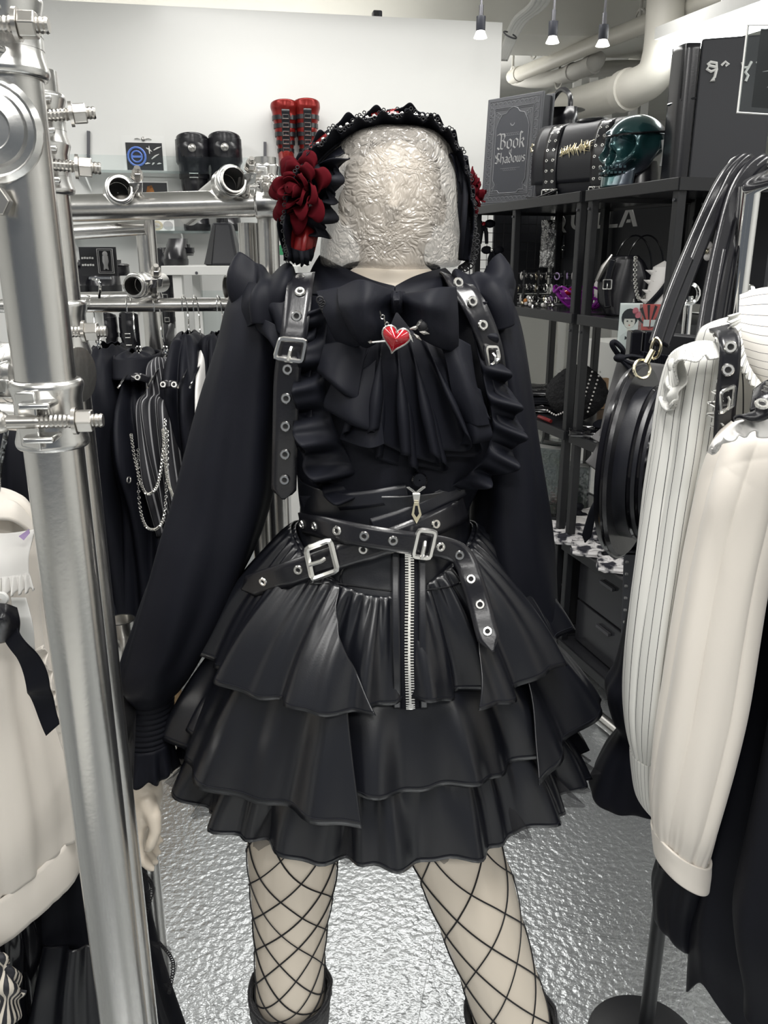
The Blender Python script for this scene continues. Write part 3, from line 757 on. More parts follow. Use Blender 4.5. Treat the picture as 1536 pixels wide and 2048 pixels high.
def jw(u, v):
    a = lerp(-1.25, 1.25, u); r0 = .070; k = lerp(0, 1, v)
    zz = .002 + .034*k + .030*abs(sin(a))**3*k
    return sk(.045 + r0*cos(a)*(1.0 - .10*k), .060*sin(a)*(1 + .06*k), zz)
obj('jaw', MB().grid(jw, 30, 8), 'skull', t, solid=.012, sub=1)
tooth = shared('tooth', MB().box((0,0,0), (.0085, .007, .016)), 'skull')
for row in range(2):
    for k in range(11):
        a = (k - 5)*.19; q = sk(.058 + .066*cos(a), .055*sin(a), .043 + .016*row)
        inst('tooth', tooth, t, q, fx*cos(a) + side*sin(a))
obj('seam_band', MB().tube([sk(.116*cos(q) - .004, .088*sin(q), .160 - .010*cos(q)) for q in [i*2*pi/40 for i in range(40)]], .0035, 6, False, True), 'patent', t)
obj('strap_tab', MB().tube([sk(-.015, .088, .138), sk(-.02, .092, .10), sk(-.015, .089, .062)], .006, 8), 'print_grey', t)
obj('neck_base', MB().lathe([(.001,.001), (.062,.001), (.058,.05), (.05,.09)], kb - fx*.035, 24), 'shiny_leather', t)

# ------------------------------------------------------------------ tall black coffin-like case with bright lettering
b0 = SH(.31, .10, T); b1 = b0 + V((.95, -.31, 0)).normalized()*.30
bx, bn, bw = quadframe(b0, b1, None)
BH = P(1400, 76, 2.80).z - T
t = thing('tall_case', 'tall black upright case with white script lettering on the shelf', 'case', (b0+b1)/2)
sp = b0 + bx*(.27*bw)
obj('body', MB().prism([sp, b1, b1 + UP*(BH - .0), sp + UP*BH], -bn*.10), 'black_panel', t, bevel=.006, smooth=False)
q0 = [b0, sp - bx*.002, sp - bx*.002 + UP*(BH*.98), b0 + bx*.02 + UP*(BH*.96)]
sd = MB().patch([[b0 + n_*0 for n_ in (1,)] + [lerp(b0, sp, .5) + bn*.012, sp - bx*.003] if False else [b0 - bn*.05 + UP*h, lerp(b0, sp, .45) + bn*.012 + UP*h, sp - bx*.003 + bn*.004 + UP*h] for h in (0, BH*.3, BH*.6, BH*.97)], 14, 20)
obj('side_pocket', sd, 'shiny_leather', t, solid=.006)
obj('side_fill', MB().prism([b0 - bn*.06, sp - bx*.004 - bn*.004, sp - bx*.004 - bn*.004 + UP*(BH*.96), b0 - bn*.06 + UP*(BH*.95)], -bn*.09), 'black_panel', t, smooth=False)
obj('pocket_seam', MB().tube([b0 - bn*.04 + UP*BH*.58, lerp(b0, sp, .5) + bn*.014 + UP*BH*.585, sp + bn*.006 + UP*BH*.60], .004, 6), 'patent', t)
obj('pocket_piping', MB().tube([lerp(b0, sp, .45) + bn*.013 + UP*BH*h for h in (.60, .75, .9, .965)], .004, 6), 'patent', t)
lo = sp + bx*.010 + UP*(BH*.70) + bn*.002
def ink(pts, r): obj('script_stroke', MB().tube([lo + bx*(a*.0086) + UP*(b*.0095) + bn*.001 for a, b in pts], r, 6), 'print_light', t)
ink([(1.5,5.2), (2.5,6), (4.5,5.6), (4.8,3.8), (3,3.2), (1.5,4), (2.2,5), (4.6,4.4)], .0045); ink([(4.8,4), (4.4,1.6), (3.4,.4), (4.6,.6)], .0045)
ink([(6.2,4.8), (7.4,5.8), (8.6,5.0), (7.6,4.6)], .004)
ink([(13.0,5.4), (13.6,3.8), (15.2,3.8), (16,5.4)], .0045); ink([(15.2,3.8), (14.4,2.4), (15.4,1.4), (14.8,-.2)], .0045)
ink([(17.6,4.8), (18.8,5.6), (20,5.0), (21,5.5)], .004)
# acrylic poster holder at the right edge of the picture
a0 = P(1478, 226, 1.72); a1 = P(1640, 236, 1.62); ah = P(1496, 52, 1.72).z - a0.z
ax_, an, aw = quadframe(a0, a1, None)
t = thing('poster_holder', 'clear acrylic holder with a dark poster at the top right', 'sign', a0)
obj('acrylic_pane', MB().prism([a0, a1, a1 + UP*ah, a0 + UP*ah], an*.006), 'acrylic', t, smooth=False)
obj('poster', MB().prism([a0 + ax_*.022 + UP*.008, a1 + UP*.008, a1 + UP*(ah-.008), a0 + ax_*.022 + UP*(ah-.008)], -an*.002), 'card_black', t, smooth=False)
obj('edge_frame', MB().tube([a0 + an*.008, a1 + an*.008, a1 + UP*ah + an*.008, a0 + UP*ah + an*.008], .0022, 5, False, True), 'print_light', t)
mb = MB()
for k in range(8):
    c = a0 + ax_*.075 + UP*(ah*.45) + an*.0005; d = ax_*cos(k*pi/4) + UP*sin(k*pi/4)
    mb.tube([c, c + d*.018, c + d*.04], [.004,.002,.0004], 5)
obj('star_print', mb, 'print_grey', t)
obj('hook', MB().tube([a0 + ax_*.07 - UP*.0, a0 + ax_*.07 - UP*.02, a0 + ax_*.08 - UP*.03], .003, 6), 'clear_bag', t)
obj('stand_rod', MB().cyl(V((a1.x, a1.y + .02, 0.0)), V((a1.x, a1.y + .02, a1.z + ah)), .006), 'chrome', t)
# ================================================================== mannequin
from mathutils.bvhtree import BVHTree
def ring(c, a, b, n=28, f=None, ax=V((1,0,0)), ay=V((0,1,0))):
    c = V(c); return [c + ax*(a*cos(2*pi*j/n)*(f(2*pi*j/n) if f else 1)) + ay*(b*sin(2*pi*j/n)*(f(2*pi*j/n) if f else 1)) for j in range(n)]
def prow(py, pl, pr, Y):
    """centre and half width of a body row measured in the photo"""
    c = P((pl+pr)/2, py, Y); return c, (P(pr, py, Y).x - P(pl, py, Y).x)/2
LEGS = {}
def leg_tab(side):
    if side < 0:
        pts = [(-.085, 1.135, .96), tuple(P(592, 1640, 1.085)), tuple(P(586, 1760, 1.075)), tuple(P(581, 1860, 1.065)), tuple(P(580, 1960, 1.06)), (-.158, 1.075, .40), (-.163, 1.11, .24), (-.166, 1.12, .09)]
        rad = [.092, .0745, .068, .0585, .056, .058, .048, .036]
    else:
        pts = [(.075, 1.13, .96), tuple(P(895, 1640, 1.085)), tuple(P(935, 1760, 1.065)), tuple(P(967, 1860, 1.055)), tuple(P(1001, 1960, 1.05)), tuple(P(1024, 2045, 1.055)), (.228, 1.10, .24), (.243, 1.11, .09)]
        rad = [.094, .0775, .073, .067, .0635, .064, .050, .037]
    return [V(p) for p in pts], rad
def leg_pt(side, s, th, off=0.):
    """point on the leg, s 0 (hip) .. 1 (ankle)"""
    pts, rad = LEGS.setdefault(side, leg_tab(side)); n = len(pts) - 1
    c = V(interp(list(enumerate([tuple(p) for p in pts])), s*n)); r = interp(list(enumerate(rad)), s*n)
    return c + V((cos(th)*(r + off), sin(th)*(r*1.06 + off), 0))
body = MB()
rows = [((.004, 1.12, .90), .02, .02), ((.002, 1.12, .93), .13, .09), ((0, 1.12, 1.0), .155, .108), ((0, 1.12, 1.10), .142, .104), ((0, 1.125, 1.19), .112, .088), ((.0, 1.13, 1.247), .104, .082),
        ((.006, 1.15, 1.33), .118, .09), ((.012, 1.17, 1.42), .130, .10), ((.012, 1.19, 1.50), .140, .075), ((.010, 1.20, 1.545), .125, .06), ((.010, 1.205, 1.57), .07, .055), ((.010, 1.205, 1.585), .054, .054)]
body.loft([ring(c, a, b) for c, a, b in rows], True, True)
hc = P(785, 400, 1.215)
body.loft([ring((.010, 1.205, 1.50), .050, .05), ring((.010, 1.207, 1.58), .046, .047), ring((.012, 1.212, 1.63), .046, .05)], True, True)
hr = [(z_*.88, a_*.97, b_*.95, y_) for z_, a_, b_, y_ in [(-.085, .012, .02, -.03), (-.080, .035, .04, -.02), (-.06, .055, .062, -.012), (-.03, .064, .078, -.004), (0, .068, .086, 0), (.04, .069, .088, .004), (.075, .060, .075, .008), (.098, .038, .048, .01), (.105, .01, .01, .01)]]
body.loft([ring((hc.x, hc.y + dy, hc.z + dz), a, b) for dz, a, b, dy in hr], True, True)
body.tube([hc + V((0, -.078, .01)), hc + V((0, -.088, -.014)), hc + V((0, -.075, -.022))], [.006, .010, .006], 10)     # nose
for s in (-1, 1): body.ball(hc + V((s*.068, .01, -.01)), .02, 10, (.45, .8, 1.3))                              # ears
for s in (-1, 1):
    body.loft([[leg_pt(s, k/30, 2*pi*j/24) for j in range(24)] for k in range(31)], True, True)
    an = leg_pt(s, 1, 0) ; ac = V((LEGS[s][0][-1]))
    body.tube([ac, ac + V((0, .02, -.05)), ac + V((0, -.06, -.055)), ac + V((s*.01, -.13, -.065))], [.036, .035, .034, .022], 14)
# arms
aL = crv([V((-.142, 1.20, 1.52)), P(470, 880, 1.185), P(384, 1170, 1.145), P(326, 1310, 1.122), P(303, 1392, 1.112), P(287, 1480, 1.107), P(282, 1555, 1.105)], 24)
body.tube(aL, [lerp(.044, .027, (k/23)**.8) for k in range(24)], 16)
aR = crv([V((.142, 1.20, 1.52)), P(1008, 880, 1.19), P(1030, 1180, 1.19), P(1008, 1380, 1.21), P(1004, 1425, 1.21)], 24)
body.tube(aR, [lerp(.044, .025, (k/23)**.8) for k in range(24)], 16)
for q in (aL[0], aR[0]): body.ball(q + V((0,0,-.014)), .045, 14)
def hand(W, s):
    """relaxed hand hanging from wrist pixel; s=+1 thumb on the right of the picture"""
    w = W; d = lambda x, y, z: w + V((s*x, y, z))
    body.loft([ring(d(0,0,.01), .026, .023), ring(d(.003,-.0,-.012), .028, .028), ring(d(.004,.002,-.04), .026, .038), ring(d(.001,.006,-.068), .021, .040), ring(d(-.004,.010,-.086), .016, .036)], True, True)
    body.tube([d(.012,-.022,-.020), d(.026,-.034,-.046), d(.027,-.038,-.070), d(.018,-.040,-.093), d(.011,-.041,-.106)], [.015, .0125, .0098, .009, .0055], 10)      # thumb
    for k, (y, l) in enumerate(((-.022, .95), (-.003, 1.05), (.017, 1.), (.035, .82))):
        body.tube([d(-.002, y, -.074), d(-.008, y - .003, -.098 - .006*l), d(-.004, y - .006, -.098 - .030*l), d(.008, y - .008, -.098 - .046*l), d(.017, y - .008, -.098 - .054*l)],
                  [.0105, .0098, .0088, .0078, .005], 10)
hand(P(282, 1556, 1.105), 1); hand(P(1004, 1425, 1.21), -1)
t = thing('mannequin', 'cream full-size shop mannequin wearing the black outfit', 'mannequin', (0, 1.12, 0))
obj('body', body, 'mannequin', t, remesh=.0045)

# ------------------------------------------------------------------ crumpled clear film over the head
def film(u, v):
    rows_ = [(0, (538, 664, 906)), (.06, (528, 644, 918)), (.2, (495, 643, 921)), (.4, (440, 648, 920)), (.6, (380, 652, 918)), (.78, (320, 664, 910)), (.9, (282, 684, 896)), (.97, (262, 725, 865)), (1., (255, 785, 805))]
    py, pl, pr = interp(rows_, v); c, a = prow(py, pl, pr, 1.215); th = 2*pi*u
    b = min(.112, a*1.12) ; ex = .72
    cx, sy = cos(th), sin(th); k = (abs(cx)**(2/ex*1.0)+abs(sy)**(2/ex))**(-ex/2)
    p = c + V((a*cx*k**.6, b*sy*k**.8, 0))
    if v < .1: p.z -= .008*sin(th)*0
    q = p*15; w = abs(nz(q.x, q.y, q.z)) + .35*abs(nz(q.x*2.7, q.y*2.7, q.z*2.7))
    nrm = V((cx, sy, 0)); return p + nrm*(.0045*w) + V((0,0,.006*nz(q.x*.7, q.z, 5)))
fb = MB().grid(film, 150, 110, True)
tg = tag(obj('plastic_film', fb, 'film', smooth=True, ang=0), 'crumpled clear plastic film wrapped around the mannequin head', 'plastic film')

# ------------------------------------------------------------------ fishnet stockings: raised threads round both legs
t = thing('fishnet_tights', 'black wide-mesh fishnet tights on the mannequin legs', 'tights', (0, 1.09, .1))
NH, S0, S1 = 7, .08, .80
for side in (-1, 1):
    mb = MB(); turns = 1.75 if side < 0 else 1.3
    tw = .5 if side < 0 else .15
    for fam in (-1, 1):
        for k in range(NH if side < 0 else 6):
            path = []
            for i in range(70):
                s = lerp(S0, S1, i/69); th = 2*pi*k/(NH if side < 0 else 6) + tw + fam*2*pi*turns*(s - .3)/.72*.62 + .05*sin(9*s + k)
                path.append(leg_pt(side, s, th, .0012))
            mb.tube(path, .00125, 4, False)
    o = tag(obj('net_leg', mb, 'net_black', t), kind='stuff')

# ------------------------------------------------------------------ knit boots
for side in (-1, 1):
    lab = 'black knitted knee boot on the leg nearest the steel poles' if side < 0 else 'black knitted knee boot on the splayed leg by the right rack'
    s_top = .60 if side < 0 else .685
    c = leg_pt(side, 1, 0); t = thing('knee_boot', lab, 'boot', (c.x, c.y, 0), 'black knitted boots')
    def shaft(u, v, side=side, s_top=s_top):
        th = 2*pi*u; st = s_top + (.030 if side < 0 else .01)*(-sin(th))*(1 if sin(th) < 0 else .35)*(1-v)
        return leg_pt(side, lerp(st, .995, v), th, .007 + .004*nz(th*3, v*30) + (.004 if v < .04 else 0))
    obj('shaft', MB().grid(shaft, 40, 60, True), 'knit', t, solid=.004)
    ac = V(LEGS[side][0][-1])
    obj('foot', MB().loft([ring(ac + V((0, y, z)), a, b, 20) for y, z, a, b in ((0,.02,.045,.05), (0,0,.046,.05), (-.03,-.02,.048,.085), (-.05,-.04,.05,.115), (-.05,-.052,.048,.118))], True, True), 'knit', t)
    obj('sole', MB().loft([ring(V((ac.x, ac.y - .05, z)), a, b, 20) for z, a, b in ((.0,.048,.116), (.02,.05,.12), (.04,.049,.118))], True, True), 'black_metal', t)
# ================================================================== blouse
def flounce(base, edge, waves, amp, dirv=(0,-1,0), nu=120, nv=12, ph=0., pw=.8, jit=.5, hemwave=0., seed=0.):
    """gathered strip between a seam line and a free edge that swings in and out"""
    base, edge = crv(base, nu), crv(edge, nu); d0 = V(dirv)
    def fn(u, v):
        i = min(nu-1, int(round(u*(nu-1)))); p = lerp(base[i], edge[i], v)
        w = sin(2*pi*(waves*u + ph) + jit*2.*nz(u*waves*.7, seed)) + .35*sin(2*pi*waves*2.1*u + seed)
        return p + d0*(amp*(v**pw)*w) + (edge[i]-base[i])*(hemwave*v*cos(2*pi*waves*u + ph))
    return MB().grid(fn, nu, nv)
BV = []                                                    # meshes belts and straps are laid on
t = thing('blouse', 'black gathered blouse with jabot bow and balloon sleeves on the mannequin', 'blouse', (0, 1.17, 1.2))
TR = [(556, 700, 866, 1.208, .060), (570, 622, 938, 1.20, .080), (600, 572, 985, 1.198, .098), (680, 566, 1000, 1.19, .112), (780, 580, 1004, 1.18, .122), (880, 592, 995, 1.165, .118), (960, 600, 960, 1.15, .108), (1010, 604, 936, 1.14, .100), (1060, 610, 930, 1.13, .095)]
def torso(u, v):
    py, pl, pr, Y, b = interp([(i/(len(TR)-1), q) for i, q in enumerate(TR)], v); c, a = prow(py, pl, pr, Y); th = 2*pi*u
    k = 1 + .012*sin(9*th + 6*v) + .02*nz(cos(th)*3, sin(th)*3, v*5)
    return c + V((a*cos(th)*k, b*sin(th)*k, .024*sin(th)*smooth(1 - v*7)))
tor = MB().grid(torso, 90, 46, True); BV.append(tor); obj('bodice', tor, 'crepe', t, solid=.003)
# balloon sleeves
SL = [(552, 500, 596, 1.20, .05), (600, 462, 592, 1.20, .068), (680, 442, 585, 1.195, .08), (780, 412, 574, 1.19, .086), (880, 385, 562, 1.18, .09), (980, 357, 550, 1.17, .094), (1080, 324, 516, 1.155, .096), (1180, 292, 470, 1.14, .096), (1260, 266, 432, 1.13, .092), (1310, 248, 402, 1.122, .084), (1345, 243, 380, 1.118, .074), (1372, 252, 362, 1.115, .056), (1392, 262, 346, 1.11, .040)]
SRt = [(552, 905, 985, 1.20, .05), (600, 915, 1022, 1.20, .068), (680, 940, 1045, 1.20, .08), (780, 950, 1062, 1.195, .088), (880, 950, 1074, 1.19, .092), (980, 945, 1088, 1.185, .095), (1080, 940, 1100, 1.18, .096), (1180, 955, 1108, 1.175, .094), (1280, 970, 1110, 1.17, .09), (1360, 985, 1106, 1.165, .08), (1410, 1000, 1100, 1.16, .06), (1440, 1020, 1092, 1.158, .042)]
def sleeve(rows_, sg):
    def fn(u, v):
        py, pl, pr, Y, b = interp([(i/(len(rows_)-1), q) for i, q in enumerate(rows_)], v); c, a = prow(py, pl, pr, Y); th = 2*pi*u
        env = sin(pi*min(1, v*1.05))**.5
        f = .045*sin(4*th + 5*v*sg) + .035*sin(7*th - 9*v + 1.3*sg) + .07*nz(cos(th)*1.6, sin(th)*1.6 + 3, v*3.2)
        f += .03*sin(24*th + 3*nz(v*4))*smooth((v - .86)/.1) + .03*sin(20*th)*smooth((.12 - v)/.12)
        k = 1 + f*env
        z = -.018*cos(th)*sg*smooth(v*1.4)*0
        return c + V((a*cos(th)*k, b*sin(th)*k, z + .006*nz(th, v*9)*env))
    return MB().grid(fn, 110, 90, True)
for rows_, sg in ((SL, -1), (SRt, 1)):
    mb = sleeve(rows_, sg); so_ = obj('sleeve', mb, 'crepe', t, solid=.002, ang=0); BV.append(mb)
    py, pl, pr, Y, b = rows_[-1]
    def cuff(u, v, py=py, pl=pl, pr=pr, Y=Y, b=b, sg=sg):
        th = 2*pi*u; y_ = lerp(py - 4, py + 92, v); c, a = prow(y_, lerp(pl, pl - 10 if sg < 0 else pl, v), lerp(pr, pr - 4, v), lerp(Y, Y - .01, v))
        k = 1 + .030*sin(v*pi*2*9) + .02*sin(30*th); return c + V((a*cos(th)*k, .036*sin(th)*k, 0))
    obj('shirred_cuff', MB().grid(cuff, 60, 70, True), 'crepe2', so_, solid=.002)
    def frill(u, v, py=py, pl=pl, pr=pr, Y=Y, sg=sg):
        th = 2*pi*u; y_ = py + 86 + v*56; c, a = prow(y_, pl - 10 if sg < 0 else pl, pr - 4, Y - .012)
        a2 = a*(1 + .22*v); k = 1 + (.10*sin(11*th + 1.) + .05*sin(17*th))*v; return c + V((a2*cos(th)*k, .038*(1 + .3*v)*sin(th)*k, .004*v*sin(9*th)))
    obj('cuff_frill', MB().grid(frill, 110, 10, True), 'crepe', so_, solid=.0015)
# shoulder cap ruffles
def cap(rows3, m='crepe', **k):
    return obj('shoulder_ruffle', MB().patch([PX(r) for r in rows3], 40, 26, **k), m, t, solid=.003)
cap([[(484, 520, 1.19), (512, 524, 1.17), (548, 538, 1.155), (592, 556, 1.15)], [(470, 556, 1.17), (505, 556, 1.14), (548, 566, 1.12), (590, 585, 1.12)], [(468, 600, 1.16), (500, 592, 1.125), (540, 606, 1.105), (582, 630, 1.105)], [(480, 640, 1.16), (512, 640, 1.12), (548, 655, 1.10), (574, 680, 1.10)]], disp=lambda u, v: .010*sin(9*u + 4*v) + .006*sin(17*u))
cap([[(470, 596, 1.20), (490, 566, 1.16), (530, 572, 1.13), (580, 590, 1.11)], [(482, 628, 1.16), (505, 600, 1.115), (545, 615, 1.10), (578, 640, 1.10)], [(505, 652, 1.14), (528, 640, 1.105), (555, 660, 1.095), (572, 690, 1.095)]], disp=lambda u, v: .012*sin(8*u + 1)*v)
cap([[(505, 640, 1.13), (530, 640, 1.10), (560, 655, 1.095)], [(516, 660, 1.12), (535, 672, 1.09), (560, 700, 1.088)], [(535, 672, 1.12), (548, 690, 1.09), (562, 730, 1.088)]])
cap([[(905, 560, 1.15), (940, 548, 1.15), (975, 528, 1.165), (992, 524, 1.19)], [(925, 585, 1.12), (962, 572, 1.115), (1000, 556, 1.14), (1018, 560, 1.18)], [(948, 630, 1.11), (985, 610, 1.105), (1016, 596, 1.14), (1026, 602, 1.18)], [(962, 680, 1.115), (996, 660, 1.11), (1022, 640, 1.14), (1030, 650, 1.18)]], disp=lambda u, v: .010*sin(9*u + 4*v) + .005*sin(17*u))
cap([[(985, 526, 1.20), (1008, 545, 1.17), (1028, 590, 1.19)], [(978, 560, 1.15), (1000, 580, 1.13), (1024, 612, 1.16)], [(968, 600, 1.13), (992, 622, 1.115), (1020, 645, 1.15)]], disp=lambda u, v: .008*sin(7*u + 3))
# collar
obj('collar_wing', MB().patch([PX(r) for r in [[(640, 512, 1.20), (690, 538, 1.155), (745, 562, 1.125), (790, 574, 1.11)], [(622, 545, 1.18), (672, 566, 1.135), (730, 582, 1.11), (788, 590, 1.10)], [(610, 592, 1.15), (655, 590, 1.12), (720, 590, 1.10), (786, 598, 1.095)]]], 34, 18), 'crepe', t, solid=.004)
obj('collar_wing', MB().patch([PX(r) for r in [[(790, 574, 1.11), (826, 556, 1.13), (860, 545, 1.155), (890, 538, 1.19)], [(790, 590, 1.10), (832, 574, 1.11), (872, 562, 1.13), (905, 556, 1.165)], [(792, 600, 1.095), (836, 592, 1.10), (880, 586, 1.12), (914, 592, 1.15)]]], 34, 18), 'crepe', t, solid=.004)
obj('collar_stand', MB().grid(lambda u, v: V((.010 + .068*cos(pi*u), 1.212 + .070*sin(pi*u), lerp(1.535, 1.585 + .012*sin(pi*u), v))), 40, 6), 'crepe', t, solid=.004)
# chest side ruffles
def chest_ruffle(base, edge, waves, amp, ph, seed, **k):
    return obj('chest_ruffle', flounce(PX(base), PX(edge), waves, amp, (.15, -1, .1), 170, 14, ph, .7, .8, .10, seed), 'crepe', t, solid=.0025, ang=0, **k)
chest_ruffle([(660, 610, 1.085), (650, 700, 1.07), (652, 790, 1.06), (680, 880, 1.055), (720, 950, 1.06), (745, 985, 1.06)],
             [(618, 625, 1.085), (596, 710, 1.065), (588, 800, 1.045), (598, 890, 1.04), (630, 965, 1.045), (680, 1010, 1.045)], 5.5, .020, .1, 2.)
chest_ruffle([(640, 620, 1.09), (625, 710, 1.075), (622, 800, 1.065), (640, 890, 1.06), (690, 960, 1.06)],
             [(608, 640, 1.09), (596, 720, 1.085), (592, 820, 1.07), (600, 910, 1.065), (640, 985, 1.06)], 4.5, .016, .4, 5.)
chest_ruffle([(930, 600, 1.09), (952, 690, 1.075), (972, 780, 1.06), (985, 850, 1.055), (965, 920, 1.055), (900, 975, 1.06)],
             [(962, 605, 1.095), (992, 700, 1.085), (1024, 790, 1.065), (1040, 870, 1.05), (1016, 945, 1.045), (930, 985, 1.05)], 6.5, .018, .3, 7.)
chest_ruffle([(960, 650, 1.085), (980, 740, 1.075), (992, 830, 1.06), (975, 910, 1.055)], [(984, 660, 1.095), (1014, 760, 1.08), (1038, 850, 1.06), (1016, 935, 1.055)], 4.5, .015, .0, 9.)
# jabot: pleated fan under the bow
def fan(tl, tr, bl_, br_, Y0, Y1, waves, amp, drop, ph=0., seed=0., skew=0., m='crepe'):
    """pleated fan hanging from a short gathered top"""
    def fn(u, v):
        ph_ = 2*pi*(waves*u + ph) + .8*nz(u*waves*.8, seed)
        w = sin(ph_ + .45*sin(ph_))
        a = P(lerp(tl[0], tr[0], u), lerp(tl[1], tr[1], u), Y0); b = P(lerp(bl_[0], br_[0], u), lerp(bl_[1], br_[1], u), Y1)
        p = lerp(a, b, v); k = smooth(v*1.3)
        lat = cos(ph_ + .5)*.62
        return p + V((lat*amp*1.5*k, -w*amp*k - .02*sin(pi*v)*.5, -drop*(4*u*(1-u))*v**1.5 + .007*w*v*v - .004*cos(ph_)*v))
    return MB().grid(fn, 190, 36)
obj('jabot_layer', fan((755, 660), (850, 650), (690, 862), (985, 862), 1.075, 1.035, 4.5, .015, .050, .1, 1.), 'crepe', t, solid=.002, ang=0)
obj('jabot_layer', fan((752, 668), (852, 660), (708, 812), (972, 832), 1.062, 1.018, 4.2, .016, .062, .55, 4.), 'crepe', t, solid=.002, ang=0)
# side cascades of the jabot: folded waterfall edges
def cascade(rows3): return obj('jabot_cascade', MB().patch([PX(r) for r in rows3], 26, 30), 'crepe', t, solid=.0025, ang=0)
cascade([[(648, 690, 1.06), (690, 680, 1.045), (745, 668, 1.05)], [(640, 725, 1.05), (668, 745, 1.020), (728, 720, 1.035)], [(636, 742, 1.05), (672, 770, 1.012), (716, 792, 1.015)], [(652, 752, 1.055), (680, 782, 1.02), (712, 800, 1.02)]])
cascade([[(690, 720, 1.055), (722, 740, 1.035), (752, 720, 1.04)], [(660, 775, 1.045), (702, 795, 1.015), (748, 790, 1.02)], [(648, 812, 1.04), (700, 838, 1.005), (750, 856, 1.008)], [(668, 826, 1.045), (706, 850, 1.012), (748, 862, 1.012)]])
cascade([[(700, 800, 1.05), (735, 815, 1.035), (760, 800, 1.04)], [(690, 850, 1.04), (735, 862, 1.012), (765, 858, 1.02)], [(680, 878, 1.04), (735, 896, 1.005), (768, 888, 1.012)]])
cascade([[(862, 655, 1.055), (905, 672, 1.04), (940, 690, 1.06)], [(890, 715, 1.03), (930, 740, 1.02), (952, 770, 1.05)], [(905, 790, 1.02), (946, 800, 1.008), (972, 820, 1.04)], [(925, 842, 1.02), (956, 852, 1.006), (978, 850, 1.03)]])
cascade([[(880, 720, 1.045), (930, 760, 1.03), (960, 780, 1.05)], [(915, 800, 1.025), (948, 826, 1.012), (975, 838, 1.04)], [(930, 866, 1.02), (956, 876, 1.006), (984, 868, 1.03)], [(920, 888, 1.03), (950, 886, 1.018), (982, 878, 1.035)]])
# button placket
obj('button', MB().lathe([(.001,.004), (.0085,.004), (.0105,.002), (.0105,-.001)], P(839, 960, 1.040), 20, (0,-1,.15)), 'patent', t)
# bow
bw_ = thing('neck_bow', 'large black fabric bow tied at the blouse collar', 'bow', P(793, 640, 1.05))
def loop(name, rows3, **k): return obj(name, MB().patch([PX(r) for r in rows3], 30, 24, **k), 'crepe', bw_, solid=.004, ang=0)
loop('bow_loop', [[(790, 584, 1.045), (745, 572, 1.02), (715, 566, 1.03), (676, 578, 1.05)], [(786, 600, 1.035), (738, 604, .995), (700, 612, 1.0), (680, 615, 1.02)], [(786, 612, 1.04), (745, 640, .995), (716, 660, 1.0), (704, 664, 1.02)], [(790, 622, 1.05), (765, 664, 1.02), (738, 690, 1.02), (726, 692, 1.035)]], disp=lambda u, v: .004*sin(7*v + 3*u)*sin(pi*u))
loop('bow_loop', [[(796, 590, 1.045), (845, 588, 1.015), (880, 580, 1.02), (910, 574, 1.05)], [(800, 602, 1.035), (848, 612, .992), (890, 620, 1.0), (914, 622, 1.03)], [(800, 612, 1.04), (845, 640, .995), (888, 664, 1.005), (915, 670, 1.03)], [(798, 624, 1.05), (838, 664, 1.015), (880, 690, 1.02), (914, 704, 1.04)]], disp=lambda u, v: .004*sin(7*v + 2*u)*sin(pi*u))
loop('bow_tail', [[(715, 570, 1.045), (676, 576, 1.06), (634, 584, 1.07)], [(720, 620, 1.03), (685, 625, 1.035), (650, 630, 1.05)], [(725, 668, 1.03), (696, 676, 1.035), (672, 680, 1.05)], [(728, 688, 1.035), (706, 694, 1.04), (690, 698, 1.05)]])
loop('bow_tail', [[(800, 608, 1.04), (815, 620, 1.025), (826, 640, 1.03)], [(830, 640, 1.03), (845, 655, 1.01), (870, 670, 1.03)], [(880, 680, 1.03), (892, 690, 1.02), (912, 704, 1.045)]])
obj('bow_knot', MB().patch([PX(r) for r in [[(783, 582, 1.05), (793, 584, 1.015), (804, 584, 1.05)], [(782, 600, 1.04), (793, 602, 1.002), (806, 602, 1.04)], [(784, 622, 1.05), (794, 624, 1.018), (806, 624, 1.05)]]], 16, 16, lambda u, v: .0025*sin(22*u)), 'crepe', bw_, solid=.004)
lt_ = MB()
for k in range(14):
    p = P(lerp(640, 688, k/13), lerp(600, 690, k/13), 1.052); lt_.torus(p, (0,-1,0), .0042, .0012, 8, 4)
tag(obj('lace_edge', lt_, 'net_black', bw_), kind='stuff')
# ------------------------------------------------------------------ heart brooch
bc = P(791, 676, .998); t = thing('brooch', 'red enamel heart brooch with silver leaves and arrow on the jabot', 'brooch', bc)
tx = V((1, 0, -.25)).normalized(); ty = V((.25, 0, 1)).normalized()
hp = []
for i in range(40):
    q = 2*pi*i/40; hp.append((16*sin(q)**3, 13*cos(q) - 5*cos(2*q) - 2*cos(3*q) - cos(4*q)))
S_ = .00104
hv = [bc + tx*(a*S_) + ty*(b*S_*1.02) for a, b in hp]
he = MB(); cc = bc + V((0, -.007, 0))
he.loft([[lerp(cc, q, k) + V((0, -.004*(1-k*k) - .0006, 0)) for q in hv] for k in (.02, .3, .6, .85, 1.)])
obj('heart', he, 'red_enamel', t)
obj('rim', MB().tube(hv, .0016, 6, False, True), 'antique', t)
obj('backing', MB().prism([q + V((0,.0005,0)) for q in hv], (0,.003,0)), 'antique', t)
obj('arrow', MB().cyl(bc - tx*.027 - ty*.012, bc - tx*.010 - ty*.006, .0014, n=8).lathe([(.0001,-.003), (.003,.0), (.0001,.004)], bc - tx*.028 - ty*.012, 8, tx), 'antique', t)
